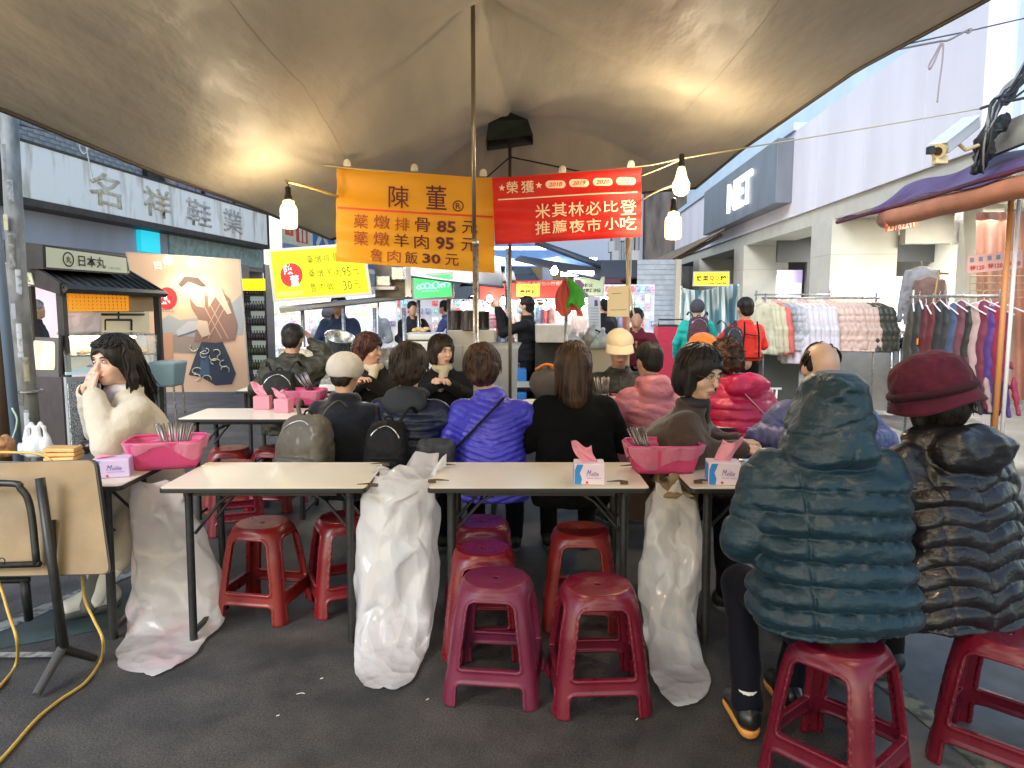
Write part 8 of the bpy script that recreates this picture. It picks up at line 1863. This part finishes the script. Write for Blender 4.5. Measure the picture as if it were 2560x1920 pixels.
ft_ = thing('clear_plastic_sheet', 'gathered clear plastic sheet hanging from the rolled blind', 'plastic sheet', P(2400, 640, 6.6)); fo = ft_.location.copy()
def cf2(u, v):
    w = 18+34*(1-v)**1.3; px = 2398-10*(1-v)+(u-.5)*2*w*.6; return P(px, 745-215*v, 6.6+.05*sin(u*26)*(1-v*.6)+.02*sin(u*60+v*9))-fo
m = MB(); m.grid(cf2, 70, 30); m.build('film', clp, ft_, smooth=True)
# CCTV camera and cable tangle
cc_ = thing('security_camera', 'white tilted security camera housing with beige lens ring at upper right', 'camera', P(2380, 350, 5.6)); ko = cc_.location.copy()
wh = M('housing_white', (.66, .68, .74), .4); bg_ = M('lens_beige', (.60, .47, .24), .5)
a, b = P(2352, 372, 5.45)-ko, P(2432, 308, 5.85)-ko; dz = (b-a).normalized(); R_ = dz.to_track_quat('Y', 'Z').to_matrix(); mid = (a+b)/2; Lc = (b-a).length
MB().box(mid, (.105, Lc, .085), R_).build('housing', wh, cc_, bevel=.012); MB().box(mid+R_ @ Vector((0, -.03, .052)), (.125, Lc*1.05, .012), R_).build('sun_shield', wh, cc_, bevel=.003)
m = MB(); m.tube([a-dz*.055, a+dz*.02], .052, 20); m.build('lens_ring', bg_, cc_, smooth=40); m = MB(); m.tube([a-dz*.060, a-dz*.04], .030, 18); m.build('lens', M('lens_dark', (.05, .035, .02), .1), cc_)
MB().box(a+Vector((.01, .02, -.075)), (.085, .07, .06)).build('sensor_box', M('sensor_cream', (.68, .56, .32), .5), cc_, bevel=.006); MB().box(a+Vector((-.07, .0, -.01)), (.04, .06, .05)).build('dark_clamp', darksteel, cc_)
m = MB(); m.tube([mid+Vector((.0, 0, -.05)), mid+Vector((.08, .02, -.10)), mid+Vector((.22, .10, -.05))], .014, 8); m.build('bracket', bg_, cc_)
rr = random.Random(3); cbm = M('cable_black', (.015, .015, .016), .5); cbg = M('cable_grey', (.22, .22, .23), .5)
for i in range(13):
    a = Vector((2432+rr.uniform(-6, 30), 405+rr.uniform(-10, 30), 0)); p0 = P(a.x, a.y, 5.9); p1 = P(2440+rr.uniform(0, 40), 340+rr.uniform(-20, 20), 5.8); p2 = P(2470+rr.uniform(0, 30), 270+rr.uniform(-15, 25), 5.8); p3 = P(2520+rr.uniform(-8, 12), 235+rr.uniform(-20, 15), 5.9); p4 = P(2600, 150+rr.uniform(-90, 60), 6.0)
    line('cable', [p0, p1, p2, p3, p4], rr.uniform(.006, .013), cbm if i % 4 else cbg, ('grey' if i % 4 == 0 else 'black')+' cable in the sagging bundle beside the security camera', 'cable', 5)
    COL.objects[-1 if 0 else len(COL.objects)-1]['group'] = 'cables bundled beside the security camera'
s = SDF((-.3, -.2, -.3), (.3, .2, .3), .012); s.ell((0, 0, -.08), (.07, .06, .13), k=0); s.ell((-.02, 0, -.20), (.06, .05, .06), k=.02); s.cap((0, 0, .0), (.18, .05, .16), .05, .06, .03); s.noise(.028, 16, 3); s.noise(.012, 45, 4)
tag(sdf_obj(s, 'cable_tangle', cbm, None, 0), 'dense black knot of cables on the beam behind the security camera', 'cable tangle').location = P(2460, 350, 5.95)
bmx = thing('grey_beam', 'weathered grey beam above the purple awning at the right edge', 'beam', P(2520, 340, 6.1)); bo2 = bmx.location.copy()
m = MB(); a, b, c_, d_ = P(2462, 395, 6.3)-bo2, P(2700, 300, 5.6)-bo2, P(2700, 225, 5.6)-bo2, P(2470, 322, 6.3)-bo2; off = Vector((.1, .3, 0)); m.hexa([a, b, b+off, a+off, d_, c_, c_+off, d_+off]); m.build('beam', M('beam_grey', (.20, .19, .16), .8, var=.4, vscale=5, bump=.4), bmx)
wire = M('wire_purple', (.07, .05, .10), .5)
line('wire', [P(2450, 272, 6.4), P(2470, 265, 6.4), P(2500, 258, 6.5), P(2700, 215, 6.6)], .012, M('wire_dark', (.03, .03, .03)), 'dark tensioner end of the long cream rope at upper right', 'wire')
line('wire', [P(2155, 138, 4.6), P(2300, 103, 5.0), P(2420, 78, 5.4), P(2560, 46, 5.8), P(2700, 15, 6)], .005, wire, 'thin dark wire running from the canopy corner to the upper right', 'wire')
line('wire', [P(2160, 140, 4.6), P(2250, 122, 4.8), P(2345, 104, 5.0), P(2372, 100, 5.1), P(2410, 80, 5.3), P(2428, 72, 5.3), P(2422, 82, 5.3), P(2412, 78, 5.3)], .007, cbg, 'doubled tie rope with black hook at the upper right canopy corner', 'rope')
line('cord', [P(2352, 108, 5.0), P(2335, 140, 5.0), P(2322, 165, 5.0), P(2325, 172, 5.0), P(2335, 155, 5.0), P(2350, 120, 5.0), P(2358, 110, 5.0), P(2356, 150, 5.0), P(2348, 210, 5.0), P(2343, 256, 5.0)], .006, M('cord_mauve', (.30, .24, .27), .7), 'loose mauve cord end dangling before the white panels', 'cord')
# ------------------------------------------------------------------ closing the lane: far canopies, buildings, lights
tarpb = M('tarp_blue', (.20, .34, .60), .5, tl=.35, bump2=.3, b2scale=3, var=.15); tarpd = M('tarp_dark', (.035, .032, .035), .6, bump2=.3, b2scale=3)
def canopy2(label, pts, mat, sag=.15, nm='canopy', cat='canopy'):
    c = sum(pts, Vector())/4; t = thing(nm, label, cat, c); Q0 = quadfn(*[p-c for p in pts])
    def f(u, v): q = Q0(u, v); q.z -= sag*sin(pi*u)*sin(pi*v); return q
    m = MB(); m.grid(f, 20, 20); m.build('canvas', mat, t, smooth=True, solid=.02); return t
canopy2('blue tarpaulin slope of a stall roof beyond the red banner', [P(1235, 665, 12), P(1500, 668, 11.5), P(1368, 612, 14.5), P(1225, 606, 15)], tarpb, .1)
m = MB(); m.tube([P(1340, 606, 11.7), P(1504, 664, 11.45)], .05, 8); tag(m.build('canopy_edge_tube', M('tube_navy', (.02, .03, .05), .5), None, smooth=True), 'thick dark edge tube of the blue stall roof', 'tube')
canopy2('dark stall canopy underside below the blue tarpaulin', [P(1150, 715, 10.5), P(1290, 705, 10.8), P(1275, 635, 14), P(1210, 640, 14)], tarpd, .05)
canopy2('dark stall canopy sloping right beneath the blue tarpaulin', [P(1285, 650, 11), P(1500, 700, 11), P(1510, 675, 11.5), P(1300, 640, 11.5)], tarpd, .05)
canopy2('black awning over the steamer pots', [P(1010, 690, 10.0), P(1260, 720, 9.6), P(1250, 655, 12.5), P(1000, 650, 12.5)], tarpd, .12)
for i, px in enumerate((1268,)): 
    m = MB(); a = P(px, 620, 10.5); m.tube([(0, 0, 0), (0, 0, a.z)], .03, 8); tag(m.build('canopy_post', steel, None, smooth=True, loc=a.xy.to_3d()), 'slanting steel post of the blue stall roof', 'post')
tube_l = thing('tube_light', 'bright white fluorescent tube fixed under the dark canopy right of a warm bulb', 'light', P(1445, 684, 11.2)); m = MB(); m.tube([P(1402, 684, 11.2)-tube_l.location, P(1484, 683, 11.2)-tube_l.location], .035, 8); m.build('tube', lit('fluoro', (1, 1, 1), (.85, .92, 1), 6), tube_l)
def smallbulb(px, py, Y, r, es, label, col=(1, .72, .38)):
    t = thing('stall_bulb', label, 'bulb', P(px, py, Y), 0, 'bulbs of the far stalls'); MB().lathe([(.001, -r), (r*.7, -r*.7), (r, 0), (r*.7, r*.7), (r*.3, r*1.3), (.001, r*1.35)], n=12, cap=False).build('glass', lit('far_bulb_%d' % int(es), (1, 1, 1), col, es), t, smooth=True)
    MB().lathe([(r*.34, r*1.25), (r*.34, r*1.9), (r*.1, r*2)], n=8).build('socket', black, t); return t
rr = random.Random(21)
smallbulb(1386, 678, 10.6, .055, 40, 'bright warm bulb under the far dark canopy, largest of the far bulbs')
for i in range(38):
    px, py, Y = rr.uniform(1150, 1560), rr.uniform(742, 775), rr.uniform(12, 18)
    smallbulb(px, py, Y, .06, 18, 'glowing bulb among the crowded far stalls', (1, rr.choice([.8, .9, .95]), .7))
pal_ = [(.75, .70, .66), (.60, .12, .14), (.62, .30, .42), (.80, .78, .80), (.25, .28, .45), (.55, .45, .30), (.70, .55, .55), (.30, .55, .60)]
for i, (x0, x1, Y, z) in enumerate(((1205, 1300, 13.0, 1.5), (1300, 1390, 14.8, 1.55), (1440, 1590, 13.5, 1.5), (1230, 1420, 17, 1.7), (1400, 1560, 18, 1.7))):
    a, b = P(x0, 760, Y), P(x1, 760, Y+.3); rack('clothes rail of the far stalls, '+['left, nearest', 'right of the standing man', 'behind the cream placard', 'second row left', 'second row right'][i], a, b, z)
    n_ = 9
    for j_ in range(n_): p = a.lerp(b, (j_+.5)/n_); p.z = z-.06; hang_garment(['knit', 'coat', 'puffer'][j_ % 3], pal_[(i*3+j_*5) % 8], p, radians(rr.uniform(-60, 60)), ['cream', 'red', 'rose', 'white', 'blue', 'tan', 'blush', 'aqua'][(i*3+j_*5) % 8]+' garment hanging among the bright far stalls', 'garments of the far stalls', sc=.8)
for i, (px, Y, w, h_, c_) in enumerate(((1160, 14.5, 1.6, 1.0, (.75, .78, .85)), (1240, 15.5, 1.6, 1.1, (.80, .72, .68)), (1330, 16.5, 1.8, 1.2, (.80, .65, .60)), (1560, 15.0, 1.2, 1.4, (.82, .70, .62)), (1080, 13.0, 1.6, 1.1, (.75, .80, .90)))):
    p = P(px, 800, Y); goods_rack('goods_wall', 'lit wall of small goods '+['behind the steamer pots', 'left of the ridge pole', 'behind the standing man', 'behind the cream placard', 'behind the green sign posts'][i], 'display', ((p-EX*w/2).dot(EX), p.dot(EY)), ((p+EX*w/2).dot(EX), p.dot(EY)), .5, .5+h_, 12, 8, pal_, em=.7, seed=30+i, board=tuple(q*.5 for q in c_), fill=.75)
for i, (x, y) in enumerate(((0.2, 12.5), (-2.5, 9.6), (1.2, 15.5), (-1.2, 11.5))):  # second lamp and strip are added, hidden behind the menu box to brighten goods
    l = bpy.data.lights.new('stall_light', 'AREA'); l.energy = 5 if i == 1 else 20; l.size = 1.2; l.color = (1, .93, .84); lo = bpy.data.objects.new('stall_light', l); COL.objects.link(lo); lo.location = (x, y, 2.35 if i != 1 else 2.08)
    m = MB().box((0, 0, .02), (1.1, .08, .04)); tag(m.build('strip_light', lit('strip_glow', (1, 1, 1), (1, .95, .88), 5), None, loc=(x, y, 2.42 if i != 1 else 2.12)), 'long white strip light over a market stall, '+['above the far garments', 'added unseen behind the yellow menu box to brighten the packets wall', 'farthest along the lane', 'above the green sign stall'][i], 'light', 'strip lights over the market stalls')
for x, y, e in ((6.2, 10.2, 85), (6.6, 14.5, 120), (3.9, 7.2, 9)):  # last one is added to brighten the right-hand rails, without any fixture
    l = bpy.data.lights.new('shop_light', 'AREA'); l.energy = e; l.size = 1.0; l.color = (1, .96, .88); lo = bpy.data.objects.new('shop_light', l); COL.objects.link(lo); lo.location = S2W(x, y, 2.9 if x > 4 else 2.35)
# weathered apartment block behind right and far row houses
ap_ = M('apartment_grime', (.16, .14, .13), .8, col2=(.06, .05, .05), vscale=3, aniso=(1, 1, .25), bump=.3)
ab = thing('apartment_block', 'grimy old apartment block with pipes and window cages beyond the red banner', 'building', S2W(3.4, 30, 0))
sb('wall', ap_, ab, 3.4, 7, 29, 48, 0, 12)
for i in range(5):
    for j_ in range(3): f = sb('window', M('dark_window', (.02, .02, .02)), ab, 3.34, 3.39, 30+i*3.4, 32+i*3.4, 3.4+j_*2.8, 5.0+j_*2.8)
m = None
for i in range(10): m = MB(); m.tube([S2W(3.3, 29.5+i*1.6, 2.5), S2W(3.3, 29.5+i*1.6, 11)], .07, 6); m.build('drain_pipe', M('pipe_grey', (.30, .32, .35), .5), ab)
for i in range(6): sb('air_conditioner', M('ac_white', (.45, .47, .50), .5), ab, 3.0, 3.35, 30.2+i*2.6, 31.0+i*2.6, 3.0+(i % 3)*.7, 3.6+(i % 3)*.7)
reloc(ab)
fb = thing('far_row_houses', 'distant shop houses closing the left side of the lane', 'building', S2W(-6.8, 40, 0)); fwall = M('far_wall', (.28, .27, .28), .8, var=.2, vscale=2)
sb('wall', fwall, fb, -12, -6.6, 32.2, 80, 0, 10); 
for i in range(12):
    for j_ in range(2): sb('window', M('dark_window', (.02, .02, .02)), fb, -6.58, -6.54, 33+i*3.6, 35+i*3.6, 3.5+j_*3, 5.2+j_*3)
reloc(fb)
fc_ = thing('far_end_building', 'pale building closing the far end of the lane', 'building', S2W(-1, 82, 0)); sb('wall', M('far_end', (.30, .34, .42), .8), fc_, -12, 12, 82, 84, 0, 9)
for i in range(9): sb('window', M('dark_window', (.02, .02, .02)), fc_, -10+i*2.4, -8.8+i*2.4, 81.9, 81.98, 4, 5.6)
reloc(fc_)
for i in range(7):    # canopies filling the lane
    side = -1 if i % 2 else 1; y_ = (22 if side > 0 else 16)+i*3.2; x0_ = -3.6 if side < 0 else .2
    a, b, c_, d_ = S2W(x0_, y_, 2.25), S2W(x0_+3.0, y_, 2.25), S2W(x0_+2.6, y_+2.6, 2.9), S2W(x0_+.4, y_+2.6, 2.9)
    canopy2(['charcoal', 'black', 'maroon', 'dark grey', 'sooty', 'black', 'slate'][i]+' stall canopy in the far lane, number '+['one', 'two', 'three', 'four', 'five', 'six', 'seven'][i]+' from the front', [a, b, c_, d_], [tarpd, tarpd, M('tarp_maroon', (.12, .02, .03), .6), tarpd, tarpd, tarpd, tarpd][i], .05)
lw = thing('left_shop_row', 'bright open shop row under the colourful billboard', 'building', S2W(-6.4, 22, 0))
sb('fascia', M('fascia_white', (.5, .5, .52), .5), lw, -6.6, -6.2, 17.2, 32, 2.1, 2.49); sb('back_wall', lit('shop_back_lit', (.7, .6, .6), (1, .85, .85), .5), lw, -8.6, -8.5, 17.2, 32, 0, 2.1); sb('upper_wall', fwall, lw, -9, -6.4, 17.15, 32, 5.65, 9)
reloc(lw)
